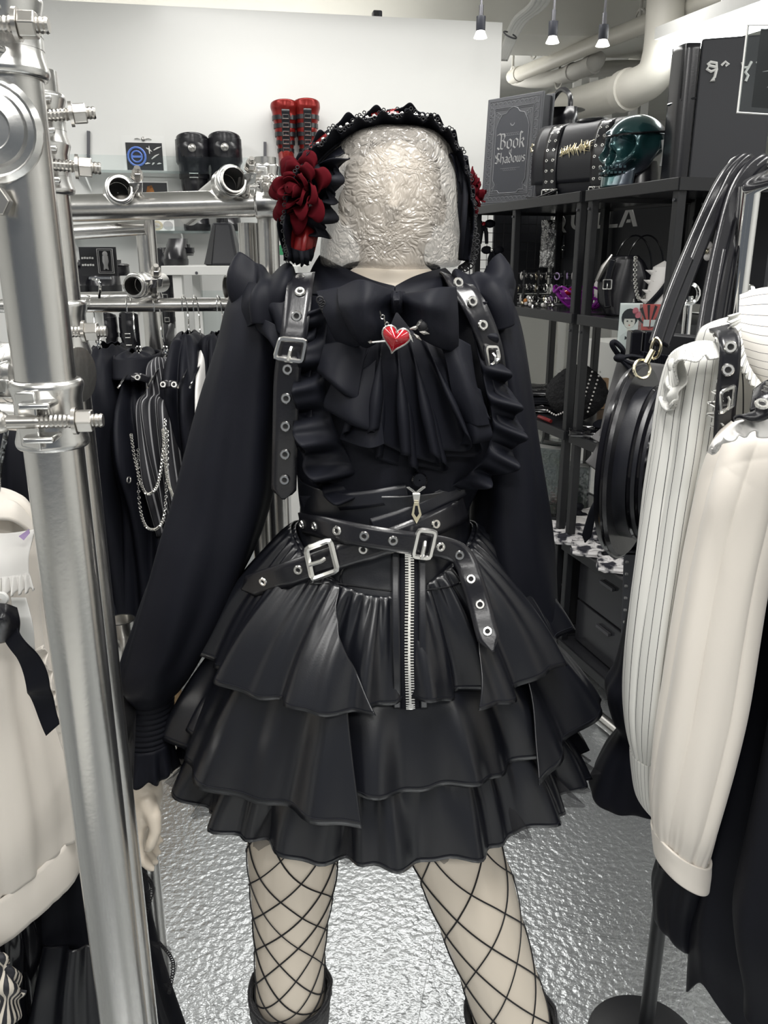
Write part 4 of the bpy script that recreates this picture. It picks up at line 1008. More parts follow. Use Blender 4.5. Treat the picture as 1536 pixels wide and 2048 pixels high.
for k in range(5):
    a = bc + tx*(.014 + .006*(k % 3)) + ty*(.010 + .0045*(k//2)); d = (tx*cos(-.9 + k*.45) + ty*sin(-.9 + k*.45))
    obj('leaf', MB().tube([a, a + d*.006 + V((0,-.002,0)), a + d*.012], [.0008, .0028, .0004], 6), 'antique', t)
obj('rose', MB().ball(bc + tx*.028 + ty*.022, .006, 10).torus(bc + tx*.028 + ty*.022, (0,-1,0), .006, .002), 'net_black', t)
for k in range(4): obj('chain_link', MB().torus(bc - tx*(.014 + .0035*k) + ty*(.013 + .0035*k), (k % 2, -1 + k % 2, .2), .0025, .0008, 8, 4), 'antique', t)

# ------------------------------------------------------------------ harness straps
t = thing('harness', 'black leather shoulder harness with eyelets and silver buckles', 'harness', P(780, 800, 1.05))
W = 47/1640*1.17
lp = [(606, 548, 1.15), (600, 575, 1.10), (592, 640, 1.065), (582, 700, 1.055), (574, 760, 1.055), (571, 860, 1.055), (569, 940, 1.06), (567, 998, 1.065)]
s1 = obj('strap', ribbon(PX(lp), W, (0,-1,0), 50, .012), 'shiny_leather', t, solid=.004)
for px, py, Y in ((600, 556, 1.128), (600, 583, 1.088), (593, 632, 1.064), (575, 739, 1.052), (572, 797, 1.052), (571, 853, 1.052), (570, 909, 1.053), (569, 960, 1.056)):
    eyelet(s1, P(px, py, Y), (0,-1,.12 if py > 590 else .9), 1.05)
c = [(556, 716), (602, 722), (608, 682), (562, 678)]
buckle(s1, [P(px, py, 1.044) for px, py in ((550, 716), (604, 724), (612, 682), (561, 677))], .0032)
rp = [(900, 552, 1.15), (920, 572, 1.10), (945, 606, 1.075), (968, 655, 1.07), (984, 705, 1.075), (992, 760, 1.09), (1000, 830, 1.10)]
s2 = obj('strap', ribbon(PX(rp), W*.92, lambda q: (.28, -1, .15), 50), 'shiny_leather', t, solid=.004)
for px, py, Y in ((917, 565, 1.098), (945, 603, 1.070), (966, 650, 1.066), (988, 745, 1.080)):
    eyelet(s2, P(px, py, Y), (.28, -1, .3), 1.05)
buckle(s2, [P(976, 737, 1.066), P(998, 718, 1.078), P(993, 694, 1.074), P(972, 694, 1.060)], .003)
# ================================================================== corset skirt
SKC = V((-.006, 1.12, 0))
t = thing('corset_skirt', 'black faux leather corset skirt with tiered ruffles and front zip', 'skirt', (SKC.x, SKC.y, .8))
CR = [(948, 598, 948, 1.148, .114), (985, 601, 941, 1.142, .110), (1030, 603, 934, 1.135, .107), (1070, 598, 938, 1.13, .109), (1105, 594, 942, 1.125, .111), (1140, 588, 948, 1.12, .115), (1175, 580, 955, 1.12, .119)]
def corset(u, v, off=0.):
    py, pl, pr, Y, b = interp([(i/(len(CR)-1), q) for i, q in enumerate(CR)], v); c, a = prow(py, pl, pr, Y); th = 2*pi*u
    k = 1 + .006*nz(cos(th)*6, sin(th)*6, v*8)
    lift = .030*v*(cos(th)**2)
    return c + V(((a+off)*cos(th)*k, (b+off)*sin(th)*k, lift))
cor = MB().grid(corset, 96, 40, True); BV.append(cor); obj('corset', cor, 'skirt_leather', t, solid=.003)
# inner wall so the skirt is not seen through from below
def tier(z0, a0, b0, z1, a1, b1, n_gather, n_fold, amp, p0=-180., p1=180., nu=260, nv=40, seed=0., e0=None, e1=None, ga=.0042, gd=2.6):
    """conical gathered tier; angles in degrees, 0 = facing the camera, + = right. z1/a1/b1 may depend on the angle"""
    full = (p1 - p0) >= 359
    ev = lambda q, ph: q(ph) if callable(q) else q
    def fn(u, v):
        lo = p0 if e0 is None else lerp(e0, p0, v); hi = p1 if e1 is None else lerp(e1, p1, v)
        ph = R(lerp(lo, hi, u)); k = v**.85; pd = math.degrees(ph)
        a = lerp(a0, ev(a1, pd), k); b = lerp(b0, ev(b1, pd), k)
        g = n_gather*ph; f_ = n_fold*ph + 1.6*nz(ph*1.3, seed) + seed
        w = ga*sin(g + 2.5*nz(ph*3, seed + 2))*exp(-v*gd)*min(1, v*12) + amp*k*(sin(f_) + .42*sin(2.3*f_ + 1.1 + seed) + .25*nz(ph*7, v*1.5, seed))
        ae, be = a + w, b + w*.8
        z = lerp(ev(z0, pd), ev(z1, pd), v) + .35*amp*k*sin(f_ + .7) + .015*sin(pi*v)*k
        return V((SKC.x + .006*(1-v)*(ev(z0, pd) > 1.14) + ae*sin(ph), SKC.y - be*cos(ph), z))
    mb = MB()
    if full: mb.grid(lambda u, v: fn(u, v), nu, nv, True)
    else: mb.grid(fn, nu, nv)
    return mb, fn
def hem(parent, fn, nu, z, closed=False, up=.97):
    """raised stitched hem fold running just above the free edge"""
    path = [fn(i/nu, up) + V((0, -.0016, 0)) for i in range(nu + (0 if closed else 1))]
    obj('hem_stitch', MB().tube(path, .0008, 4, False, closed), 'crepe2', parent)
def add_tier(name, *a, mat_='skirt_leather', hm=True, sol=.002, **k):
    mb, fn = tier(*a, **k); full = k.get('p0', -180) == -180 and k.get('p1', 180) == 180
    o = obj(name, mb, mat_, t, solid=sol, ang=0); BV.append(mb)
    if hm: hem(o, fn, 200, 0, full)
    return o
yz = lambda p: 1.170 + .062*sin(R(p))**2
add_tier('bottom_ruffle', .945, .245, .138, lambda p: .808 + .03*sin(R(p))**2 - .012*cos(R(p - 10)), .316, .186, 46, 15, .017, seed=1., ga=.010, gd=1.3)
add_tier('center_tier', 1.07, .185, .112, lambda p: .905 + .02*sin(R(p))**2, .284, .174, 24, 11, .014, seed=2.3)
add_tier('gathered_tier', yz, .126, .115, lambda p: 1.035 + .01*sin(R(p))**2, .236, .160, 60, 15, .016, seed=3.1, ga=.006, gd=1.8)
# overlay panels: left
add_tier('overlay_tier', 1.125, .172, .118, lambda p: .880 + .022*(1 - cos(R(p)))*.5 + .016*max(0, -sin(R(p))), .322, .206, 20, 11, .015, p0=-165, p1=-4, e0=-165, e1=-14, seed=4.7)
add_tier('overlay_tier', yz, .133, .121, lambda p: 1.036 + .012*(1 - cos(R(p))), .262, .192, 60, 12, .014, p0=-165, p1=-1, e0=-165, e1=-26, seed=5.9)
# right
add_tier('overlay_tier', 1.125, .172, .118, lambda p: .905 + .045*smooth((p - 30)/60), lambda p: .318 + .008*smooth((p-40)/50), .200, 20, 9, .016, p0=40, p1=165, e0=72, e1=165, seed=7.2)
add_tier('overlay_tier', yz, .133, .121, lambda p: 1.030 + .030*smooth((p - 25)/65), .272, .188, 60, 11, .015, p0=27, p1=165, e0=46, e1=165, seed=8.4)
# tulle petticoat peeping out under the ruffle
def tul(u, v):
    ph = 2*pi*u; f = .012*sin(31*ph) + .008*sin(47*ph + 1)
    z = lerp(.90, .800 + .03*sin(ph)**2 - .006*cos(ph), v) + (.006*nz(ph*60)*v)
    return V((SKC.x + (lerp(.25, .328, v) + f*v)*sin(ph), SKC.y - (lerp(.14, .168, v) + f*v)*cos(ph), z))
obj('petticoat', MB().grid(tul, 360, 12, True), 'tulle', t)
TREE = [BVHTree.FromPolygons([tuple(p) for p in m.v], m.f) for m in BV]
def on(px, py, off=.004):
    """first garment surface met by the sight line through a photo pixel, lifted by off; returns point, normal"""
    o = V((0,0,EYE)); d = (P(px, py, 1.) - o).normalized(); best = None
    for tr in TREE:
        h = tr.ray_cast(o, d)
        if h[0] is not None and (best is None or h[3] < best[3]): best = h
    if best is None: return None, V((0,-1,0))
    n = best[1]; n = -n if n.dot(d) > 0 else n
    return best[0] - d*off + n*off*.3, n
def onY(px, py, d=1.1):
    p, n = on(px, py); return p.y if p is not None else d
# seams and wrap panels on the corset
def surf_band(name, pts, w, m, parent, off=.004, n=40, sol=.003, point=0.):
    q = []; last = None
    for px, py in pts:
        p, nn = on(px, py, off)
        if p is None: p = P(px, py, last.y if last is not None else 1.1)
        last = p; q.append(p)
    q = [q[0]] + [q[i]*.5 + q[i-1]*.25 + q[i+1]*.25 for i in range(1, len(q)-1)] + [q[-1]]
    return obj(name, ribbon(q, w, (0,-1,.12), n, point), m, parent, solid=sol, ang=0), q
M1 = 1./1640*1.10
surf_band('wrap_panel', [(606, 1008), (650, 1006), (700, 1003), (750, 996), (790, 989), (814, 984)], 34*M1, 'faux_leather', t, .004)
surf_band('wrap_panel', [(745, 1054), (800, 1040), (850, 1015), (890, 992), (925, 972)], 36*M1, 'faux_leather', t, .003)
for pts in ([(640, 1085), (690, 1098), (740, 1108), (800, 1100), (838, 1088)], [(690, 1130), (682, 1150), (680, 1166)], [(792, 1118), (790, 1150), (788, 1176)], [(848, 1112), (850, 1150), (852, 1178)], [(620, 1168), (680, 1168), (740, 1176), (788, 1182)], [(852, 1180), (900, 1172), (932, 1160)]):
    q = [on(px, py, .002)[0] for px, py in pts]; q = [p for p in q if p is not None]
    if len(q) > 1: obj('seam', MB().tube(crv(q, 16), .0016, 5), 'patent', t)
# zip: tape, teeth, slider
zp = [(818, 1104), (818, 1150), (818, 1200), (819, 1260), (820, 1320), (821, 1370), (821, 1415)]
tape, zq = surf_band('zip_tape', zp, 44*M1, 'crepe2', t, .006, 60)
zc = crv(zq, 118); te = MB()
for i, p in enumerate(zc[:-1]):
    s = 1 if i % 2 else -1
    te.box(p + V((s*.0022, -.0035, 0)), (.0075, .003, .0019))
tag(obj('zip_teeth', te, 'silver', t), kind='stuff')
obj('zip_stop', MB().box(P(821, 1409, zq[-1].y) + V((0, -.005, 0)), (.008, .004, .008)), 'silver', t, smooth=False, bevel=.001)
for s in (-1, 1):
    obj('zip_facing', ribbon([P(px + s*27, py, z_.y - .001) for (px, py), z_ in zip(zp, zq)], 15*M1, (0,-1,.12), 50), 'skirt_leather', t, solid=.004)
# upper zip with pointed puller
zu = P(832, 1000, onY(832, 1000) - .010)
te = MB()
for k in range(7):
    for s in (-1, 1):
        p = P(832 + s*(3 + k*2.1), 984 - k*1.6, zu.y); te.box(p, (.004, .003, .0016))
tag(obj('zip_teeth', te, 'silver', t), kind='stuff')
zs = obj('zip_slider', MB().prism([P(px, py, zu.y) for px, py in ((824, 985), (841, 985), (838, 1008), (828, 1008))], (0, -.004, 0)), 'silver', t, smooth=False, bevel=.001)
pu = MB(); y_ = zu.y - .006
outer = [(828, 1004), (837, 1004), (843, 1028), (833, 1046), (823, 1028)]; inner = [(830, 1010), (835, 1010), (838, 1026), (833, 1034), (828, 1026)]
for i in range(5):
    j = (i+1) % 5; pu.prism([P(*outer[i], y_), P(*outer[j], y_), P(*inner[j], y_), P(*inner[i], y_)], (0, -.003, 0))
obj('puller', pu, 'gold', zs, smooth=False)

# ------------------------------------------------------------------ crossed belts
def belt(name, label, pts, w, eyes, pt, offs=.011):
    c = P(*pts[len(pts)//2], 1.0); b = thing(name, label, 'belt', c, 'crossed waist belts')
    q = []
    for px, py in pts:
        p, n = on(px, py, offs); q.append(p if p is not None else P(px, py, q[-1].y if q else 1.1))
    for _ in range(3): q = [q[0]] + [V((q[i].x, min(q[i].y, q[i].y*.5 + q[i-1].y*.25 + q[i+1].y*.25), q[i].z)) for i in range(1, len(q)-1)] + [q[-1]]
    q = [P(px, py, p.y) for (px, py), p in zip(pts, q)]
    st = obj('strap', ribbon(q, w, (0,-1,.1), 90, pt), 'shiny_leather', b, solid=.0035, ang=0)
    path = crv(q, 200)
    for ex, ey in eyes:
        best = min(path, key=lambda p: (P(ex, ey, p.y) - p).length); i = path.index(best)
        tg_ = (path[min(199, i+1)] - path[max(0, i-1)]).normalized(); nn = V((0,-1,.1)); side_ = tg_.cross(nn).normalized(); nn = side_.cross(tg_); nn = -nn if nn.y > 0 else nn
        eyelet(b, P(ex, ey, best.y) + nn*.0022, nn, 1.0)
    return b, q
BW = 50*M1
b2, q2 = belt('waist_belt', 'black belt slanting up from the left hip, large square buckle', [(484, 1178), (505, 1172), (530, 1163), (565, 1152), (600, 1140), (640, 1126), (690, 1110), (740, 1095), (800, 1074), (860, 1051), (905, 1030), (930, 1014)][::-1], BW,
              [(528, 1162), (597, 1139), (727, 1098), (870, 1048)], .018, .016)
yb = q2[6].y - .008
buckle(b2, [P(612, 1097, yb), P(625, 1158, yb), P(675, 1140, yb), P(660, 1079, yb)][::1], .0042)
b1, q1 = belt('waist_belt', 'black belt slanting down to the right, tail hanging over the skirt', [(602, 1046), (640, 1054), (680, 1062), (729, 1072), (786, 1081), (850, 1089), (890, 1096), (918, 1108), (934, 1130), (944, 1160), (955, 1195), (965, 1230), (974, 1265), (986, 1304)], BW*.9,
              [(606, 1048), (631, 1052), (675, 1061), (729, 1072), (786, 1081), (880, 1093), (919, 1110), (942, 1158), (960, 1209), (975, 1263)], .018, .024)
yb = q1[5].y - .006
buckle(b1, [P(826, 1113, yb), P(860, 1117, yb), P(872, 1064, yb), P(838, 1060, yb)][::1], .0036)
# ================================================================== lace headdress
ARC = [(590, 520), (582, 450), (592, 395), (622, 335), (665, 290), (720, 262), (780, 249), (840, 250), (885, 274), (915, 322), (932, 385), (938, 450), (930, 520)]
t = thing('lace_headdress', 'black lace headdress with pearls, dark red ribbon and roses on the wrapped head', 'headdress', P(780, 260, 1.2))
arcY = [1.175, 1.17, 1.17, 1.175, 1.18, 1.185, 1.19, 1.19, 1.19, 1.19, 1.195, 1.2, 1.2]
mid = [P(px, py, y) for (px, py), y in zip(ARC, arcY)]
ctr = P(775, 430, 1.19)
GS = [.75, .9, 1., 1., 1., 1., .95, .8, .6, .5, .45, .45, .45]
def shift(k, dy, pts=mid): return [p + (p - ctr).normalized()*k*g + V((0, dy, 0)) for p, g in zip(pts, GS)]
obj('band', MB().patch([shift(-.006, -.02), shift(.006, .02), shift(.002, .07)], 80, 10), 'crepe2', t, solid=.004)
for k, (a, b, d0, d1, wv, am, sd) in enumerate([(-.004, .004, -.02, -.05, 15, .0060, 1.), (.000, .016, 0., -.022, 13, .0062, 2.), (.004, .018, .035, .028, 12, .0055, 3.), (-.010, -.022, -.025, -.040, 12, .0050, 4.)]):
    rf = flounce(shift(a, d0), shift(b, d1), wv, am, (0, -.7, .7), 330, 8, .13*k, .8, 1.4, .08, sd)
    ro = obj('lace_ruffle', rf, 'crepe', t, solid=.0012, ang=0)
    if k in (1, 3): continue
    ed = MB(); ep = crv(shift(b, d1), 90)
    for i, p in enumerate(ep):
        w = sin(2*pi*wv*i/89)*am; ed.torus(p + V((0, -.7*w, .7*w)) + (p - ctr).normalized()*.002*(1 if k < 3 else -1), (0,-1,.2), .0022, .0007, 6, 4)
    tag(obj('lace_scallops', ed, 'net_black', ro), kind='stuff')
pearl = shared('pearl', MB().ball((0,0,0), .0028, 8), 'silver')
for off, dy, n_ in ((.008, -.034, 30), (.014, -.006, 28)):
    for p in crv(shift(off, dy)[2:9], n_): inst('pearl', pearl, t, p)
rb = crv(shift(.010, -.022), 120)
obj('stud_ribbon', MB().patch([shift(.006, -.040), shift(.010, -.020), shift(.012, .0)], 90, 8), 'patent', t, solid=.002)
for i0, i1 in ((34, 42), (54, 64), (12, 22)):
    obj('red_ribbon', ribbon(rb[i0:i1:2], lambda q: .012 + .004*sin(9*q), (0,-.8,.6), 24), 'red_satin', t, solid=.001)
def rose(c, r, ax, name='rose', seed=1, flat=1.):
    random.seed(seed); ro = thing('tmp', '', '', c); bpy.data.objects.remove(ro)
    e = obj(name, MB().lathe([(.001, r*.55), (r*.14, r*.5), (r*.18, r*.1), (r*.1, -r*.1)], c, 10, ax), 'red_velvet', t)
    x_ = V(ax).orthogonal().normalized(); y2 = V(ax).cross(x_)
    for lay, (n_, r0, r1, h0, h1) in enumerate([(3, .12, .26, .0, .60), (5, .2, .48, -.05, .56), (6, .3, .75, -.1, .45), (7, .4, 1.0, -.15, .26)]):
        for k in range(n_):
            a0 = 2*pi*k/n_ + lay*.6 + random.uniform(-.15, .15); wd_ = 2*pi/n_*.72
            def pet(u, v, a0=a0, wd_=wd_, r0=r0, r1=r1, h0=h0, h1=h1, lay=lay):
                a = a0 + (u - .5)*2*wd_*(.55 + .45*sin(pi*min(1, v + .15))); edge = 1 - .28*abs(2*u-1)**2.5*v
                rr = r*(lerp(r0, r1, v**1.4)*edge + .05*v*sin(5*u + k)); hh = r*(lerp(h0, h1, v)*edge - .18*smooth((v - .7)/.3)*(lay > 0))
                return c + (x_*cos(a) + y2*sin(a))*rr + V(ax)*hh*flat
            obj('petal', MB().grid(pet, 12, 10), 'red_velvet', e, solid=.0010, ang=0)
    return e
rose(P(604, 382, 1.130), .052, V((-.55, -.80, .1)).normalized(), seed=4)
rose(P(940, 392, 1.20), .036, V((.95, -.25, 0)).normalized(), seed=9)
# dark ruffle lobes below the roses and red ribbon ends
def lobe(name, rows3, m, **k): return obj(name, MB().patch([PX(r) for r in rows3], 30, 26, **k), m, t, solid=.0015, ang=0)
lobe('ruffle_lobe', [[(640, 330, 1.15), (660, 340, 1.13), (668, 345, 1.14)], [(622, 400, 1.15), (645, 410, 1.12), (662, 400, 1.13)], [(618, 450, 1.15), (640, 450, 1.12), (655, 440, 1.14)], [(610, 475, 1.16), (632, 470, 1.13), (645, 462, 1.15)]], 'crepe2', disp=lambda u, v: .010*sin(14*v) + .006*sin(9*u))
lobe('ruffle_lobe', [[(650, 330, 1.14), (672, 322, 1.12), (690, 318, 1.13)], [(645, 375, 1.14), (664, 365, 1.115), (678, 360, 1.12)], [(640, 410, 1.14), (655, 405, 1.12), (664, 398, 1.13)]], 'crepe2', disp=lambda u, v: .010*sin(12*v + 2))
lobe('ribbon_end', [[(596, 440, 1.16), (612, 448, 1.14), (640, 440, 1.16)], [(580, 470, 1.15), (608, 475, 1.125), (636, 468, 1.15)], [(576, 500, 1.15), (604, 506, 1.125), (628, 500, 1.15)], [(578, 512, 1.16), (606, 518, 1.14), (625, 508, 1.16)]], 'red_satin', disp=lambda u, v: .003*sin(26*u)*v)
lobe('lace_end', [[(574, 492, 1.145), (604, 502, 1.12), (630, 494, 1.145)], [(576, 508, 1.145), (606, 518, 1.12), (626, 508, 1.145)], [(590, 522, 1.15), (606, 528, 1.13), (614, 524, 1.15)]], 'crepe2', disp=lambda u, v: .005*sin(30*u)*v)
lobe('ribbon_fall', [[(912, 300, 1.17), (926, 310, 1.17), (938, 320, 1.20)], [(916, 380, 1.16), (930, 390, 1.15), (944, 400, 1.19)], [(918, 450, 1.16), (930, 460, 1.145), (944, 465, 1.19)], [(916, 515, 1.17), (928, 522, 1.16), (938, 520, 1.19)]], 'crepe2', disp=lambda u, v: .003*sin(12*u + 5*v))
ed = MB()
for i, p in enumerate(crv(PX([(936, 440, 1.17), (945, 470, 1.17), (944, 500, 1.17), (936, 525, 1.17), (922, 536, 1.17)]), 22)):
    ed.torus(p, (0,-1,0), .0035, .0011, 8, 4); 
    if i % 2: ed.torus(p + V((.006, 0, -.002)), (0,-1,0), .003, .001, 8, 4)
tag(obj('lace_tail', ed, 'net_black', t), kind='stuff')
# ================================================================== scaffold racks on the left
TR_ = .0243                                                    # scaffold tube radius
def coupler(parent, p, axis, out, bolt_dir, r=TR_, w=.030):
    """forged tube clamp: two shells, lugs, eye bolt and hex nut"""
    p, ax, ou, bd = V(p), V(axis).normalized(), V(out).normalized(), V(bolt_dir).normalized()
    mb = MB()
    for s in (-1, 1):
        mb.lathe([(r*1.01, s*w*.15 - .004), (r*1.14, s*w*.15 - .004)], p, 24, ax)
    mb.lathe([(r*1.02, -w*.95), (r*1.16, -w*.95), (r*1.24, -w*.8), (r*1.12, -w*.45), (r*1.12, w*.45), (r*1.24, w*.8), (r*1.16, w*.95), (r*1.02, w*.95)], p, 28, ax)
    e = p + ou*(r*1.3)
    for s in (-1, 1):
        mb.prism([e + ax*s*.011 - bd*.014 - ou*.010, e + ax*s*.011 + bd*.014 - ou*.010, e + ax*s*.011 + bd*.012 + ou*.016, e + ax*s*.011 - bd*.012 + ou*.016], ax*s*.005)
    mb.prism([e - bd*.018 - ax*.022 - ou*.006, e + bd*.0 - ax*.024 + ou*.004, e + bd*.0 + ax*.024 + ou*.004, e - bd*.018 + ax*.022 - ou*.006], ou*.005)
    c = obj('coupler', mb, 'galv_clamp', parent, bevel=.0018, ang=50)
    b0 = e - bd*.030 + ou*.006; b1 = e + bd*.050 + ou*.006
    th = MB(); n = 46; th.tube([lerp(b0, b1, i/n) for i in range(n+1)], [(.0058 if i % 2 else .0050) if i > 16 else .0056 for i in range(n+1)], 10)
    th.ball(b0, .009, 10)
    bo = obj('bolt', th, 'bolt_steel', c)
    q = e + bd*.030 + ou*.006
    obj('nut', MB().tube([q, q + bd*.012], .0095, 6), 'bolt_steel', c, smooth=False, bevel=.001)
    obj('washer', MB().tube([q - bd*.003, q], .011, 16), 'bolt_steel', c, ang=30)
    return c
X_, Y_ = V((1,0,0)), V((0,1,0))
# near frame: two upright tubes side by side and a beam going left
n1 = P(57, 480, .68); n2 = P(98, 480, .86)
rk = thing('scaffold_stand', 'near galvanised scaffold tube frame with clamps at the left edge', 'scaffold', (n1.x, n1.y, 0))
def vpole(parent, p, z0, z1, r=TR_, name='pole'):
    o = obj(name, MB().lathe([(r*.86, z1 - .03), (r*.86, z1), (r, z1), (r, z0)], (p.x, p.y, 0), 32), 'galv', parent, ang=50); return o
vpole(rk, n1, .002, 2.3); vpole(rk, n2, .002, P(100, 132, .84).z)
coupler(rk, V((n1.x, n1.y, P(90, 835, .66).z)), UP, V((.15, -1, 0)), V((1, .1, 0)))
coupler(rk, V((n2.x, n2.y, P(150, 668, .80).z)), UP, V((.25, -1, 0)), V((1, .1, 0)))
cz = P(40, 60, .66).z
coupler(rk, V((n1.x, n1.y, cz)), UP, V((-.1, -1, 0)), V((1, .1, 0)))
coupler(rk, V((n2.x, n2.y, P(130, 222, .80).z)), UP, V((.45, -.9, 0)), V((1, .3, .1)), TR_, .026)
coupler(rk, V((n2.x, n2.y, P(140, 322, .80).z)), UP, V((.45, -.9, 0)), V((1, .3, -.05)), TR_, .026)
# cross tubes: one towards the viewer's left at the top (its clamp fills the corner), one at shoulder height
ct = V((n1.x - .045, n1.y - .055, P(20, 235, .60).z))
obj('cross_tube', MB().cyl(ct + V((.012,-.03,0)), ct + V((-.9, .22, 0)), TR_, n=28), 'galv', rk)
coupler(rk, ct + V((-.02, .005, 0)), V((-.9, .25, 0)), V((.25, -1, 0)), UP)
obj('swivel_plate', MB().lathe([(.034,-.012), (.037,-.004), (.037,.003), (.033,.007), (.031,.004), (.027,.005), (.025,.010), (.016,.012), (.014,.006), (.001,.006)], (n1.x - .008, n1.y - .026, ct.z), 32, (.25,-1,0)), 'galv_clamp', rk, ang=30)
obj('swivel_nut', MB().tube([V((n1.x - .006, n1.y - .032, ct.z - .05)), V((n1.x - .003, n1.y - .046, ct.z - .05))], .011, 6), 'bolt_steel', rk, smooth=False, bevel=.001)
lt2 = V((n1.x, n1.y + .052, P(20, 760, .70).z))
obj('cross_tube', MB().cyl(lt2 + V((.01, .0, 0)), lt2 + V((-.9, .25, 0)), TR_, n=28), 'galv', rk)
coupler(rk, lt2 + V((-.055, .014, 0)), V((-.9, .25, 0)), V((-.25, -1, 0)), UP)
# rear leg of the same frame
r3 = P(296, 1760, 1.30); vpole(rk, r3, .002, 1.0)
lt3 = V((n2.x, n2.y + .05, 1.22)); obj('cross_tube', MB().cyl(V((n2.x, n2.y, .955)), V((r3.x, r3.y + .02, .955)), TR_*.9, n=24), 'galv', rk)
obj('garment_rail', MB().cyl(V((n2.x - .01, n2.y + .040, 1.425)), V((-1.3, 1.20, 1.425)), .0155, n=20), 'galv', rk)

# ------------------------------------------------------------------ middle scaffold rack
mr = thing('scaffold_rack', 'low scaffold tube clothes rack in front of the white partition', 'scaffold rack', P(420, 700, 1.75))
mr.location.z = 0; WO[mr].z = 0
YA = 1.62
a, b = P(60, 419, YA), P(640, 403, YA + .02)
obj('beam_tube', MB().cyl(a, b, TR_*1.0, n=32), 'galv', mr)
p1 = P(535, 430, YA + .075); vpole(mr, p1, .002, P(522, 315, YA + .075).z, TR_*.86)
p2 = P(497, 480, YA + .10); vpole(mr, p2, .5, P(497, 446, YA + .10).z, TR_*.8)
p3 = P(292, 470, YA + .22); vpole(mr, p3, .72, P(292, 440, YA + .22).z, TR_*.85)
obj('beam_tube', MB().cyl(P(60, 470, YA + .20), P(292, 455, YA + .20), TR_*.62, n=24), 'galv', mr)
def stub(c, ax, L_, r=TR_):
    """open tube end pointing at the viewer"""
    c = V(c); ax = V(ax).normalized()
    o = obj('stub_tube', MB().lathe([(r*.86, L_), (r*.86, 0), (r, 0), (r, L_)], c, 28, ax), 'galv', mr, ang=50)
    obj('tube_bore', MB().lathe([(.001,.05), (r*.85,.05)], c, 20, ax), 'hole', o)
    coupler(mr, c + ax*.03, ax, V((1,-.1,.1)), V((.2, -.5, .5)), r*1.0, .022); return o
stub(P(468, 358, YA - .05), (-.55, 1, -.18), .30, TR_*.95)
stub(P(240, 377, YA - .04), (-.4, 1, -.1), .25, TR_*.9)
stub(P(266, 572, YA + .0), (.12, 1, .02), .14, TR_*.82)
stub(P(452, 575, YA + .04), (.9, .5, 0), .12, TR_*.95)
coupler(mr, V((p1.x, p1.y, P(530, 360, YA + .07).z)), UP, V((-.5, -1, 0)), V((-1, .1, 0)), TR_*.86)
coupler(mr, lerp(a, b, .83), (1,0,-.0), V((0, -.4, 1)), V((0, -1, -.3)), TR_)
coupler(mr, V((p3.x, p3.y, P(292, 572, YA + .22).z)), UP, V((-.4, -1, 0)), V((1, 0, 0)), TR_*.85)
ra, rb_ = P(172, 612, YA + .05), P(470, 609, YA + .10)
RAIL = obj('garment_rail', MB().cyl(ra + V((-.2,0,0)), rb_, .0135, n=24), 'galv', mr)
obj('garment_rail', MB().cyl(P(150, 596, YA + .28), P(262, 594, YA + .28), .0125, n=20), 'galv', mr)

# ------------------------------------------------------------------ clothes hung on the middle rack, seen edge-on
def hook(parent, p, h):
    obj('hook', MB().tube(crv([p + V((0,-.016,-.01)), p + V((0,-.014,.014)), p + V((0,.002,.020)), p + V((.001,.016,.010)), p + V((.004,.012,-.02)), p + V((.008,-.004,-.05)), p + V((.012,0,-h))], 30), .0014, 6), 'chrome', parent)
def clip_hanger(p, h, label, group='wire clip hangers', nm='wire_hanger', d=V((.05,-1,0)).normalized()):
    hgr = thing(nm, label, 'hanger', p - V((0,0,h)), group); hook(hgr, p, h)
    e = p + V((.012,0,-h)); obj('ring', MB().torus(e, (0,-1,0), .006, .0018, 10, 5), 'chrome', hgr)
    for s in (-1, 1): obj('clip_wire', MB().tube([e, e + V((s*.008,0,-.025)), e + V((s*.012,0,-.075))], .0022, 6), 'chrome', hgr)
    obj('arm', MB().tube([e + V((-d.y*0,0,-.012)) - d*.18 + V((0,0,-.05)), e + V((0,0,-.01)), e + d*.18 + V((0,0,-.05))], .002, 6), 'chrome', hgr)
    return hgr
def garment(name, label, cat, p, z0, rows_, m, group=None, th0=.1, seed=0., fold=5, amp=.14):
    """clothing on a hanger seen from its side: rows (z, half thickness, half depth, dx, dy)"""
    t_ = thing(name, label, cat, (p.x, p.y, z0), group)
    def fn(u, v):
        z, a, b_, dx, dy = interp([(i/(len(rows_)-1), q) for i, q in enumerate(rows_)], v); th = 2*pi*u
        k = 1 + amp*smooth(v*3)*(sin(fold*th + 3*v + seed) + .5*sin((2*fold+1)*th - 4*v + seed)) + .18*nz(cos(th)*1.5, sin(th)*1.5 + seed, v*4)
        return V((p.x + dx + a*k*cos(th), p.y + dy + b_*k*sin(th), z + .01*nz(th*2, v*5, seed)))
    mb = MB().grid(fn, 80, 60, True)
    obj('body', mb, m, t_, solid=.002, ang=0); return t_, fn
def zz(py, Y): return P(300, py, Y).z
GY = YA + .06
hz = [(178, 'wire clip hanger closest to the near steel pole'), (258, 'wire clip hanger holding the chained black jacket'), (312, 'wire clip hanger holding the pinstripe jacket'), (368, 'wire clip hanger of the plain black jacket right of the pinstripes'), (390, 'wire clip hanger of the white shirt'), (437, 'wire clip hanger nearest the mannequin sleeve')]
for px, lab in hz:
    p = P(px, 612, GY); clip_hanger(p + V((0,0,.0)), .085 if px != 178 else .07, lab)
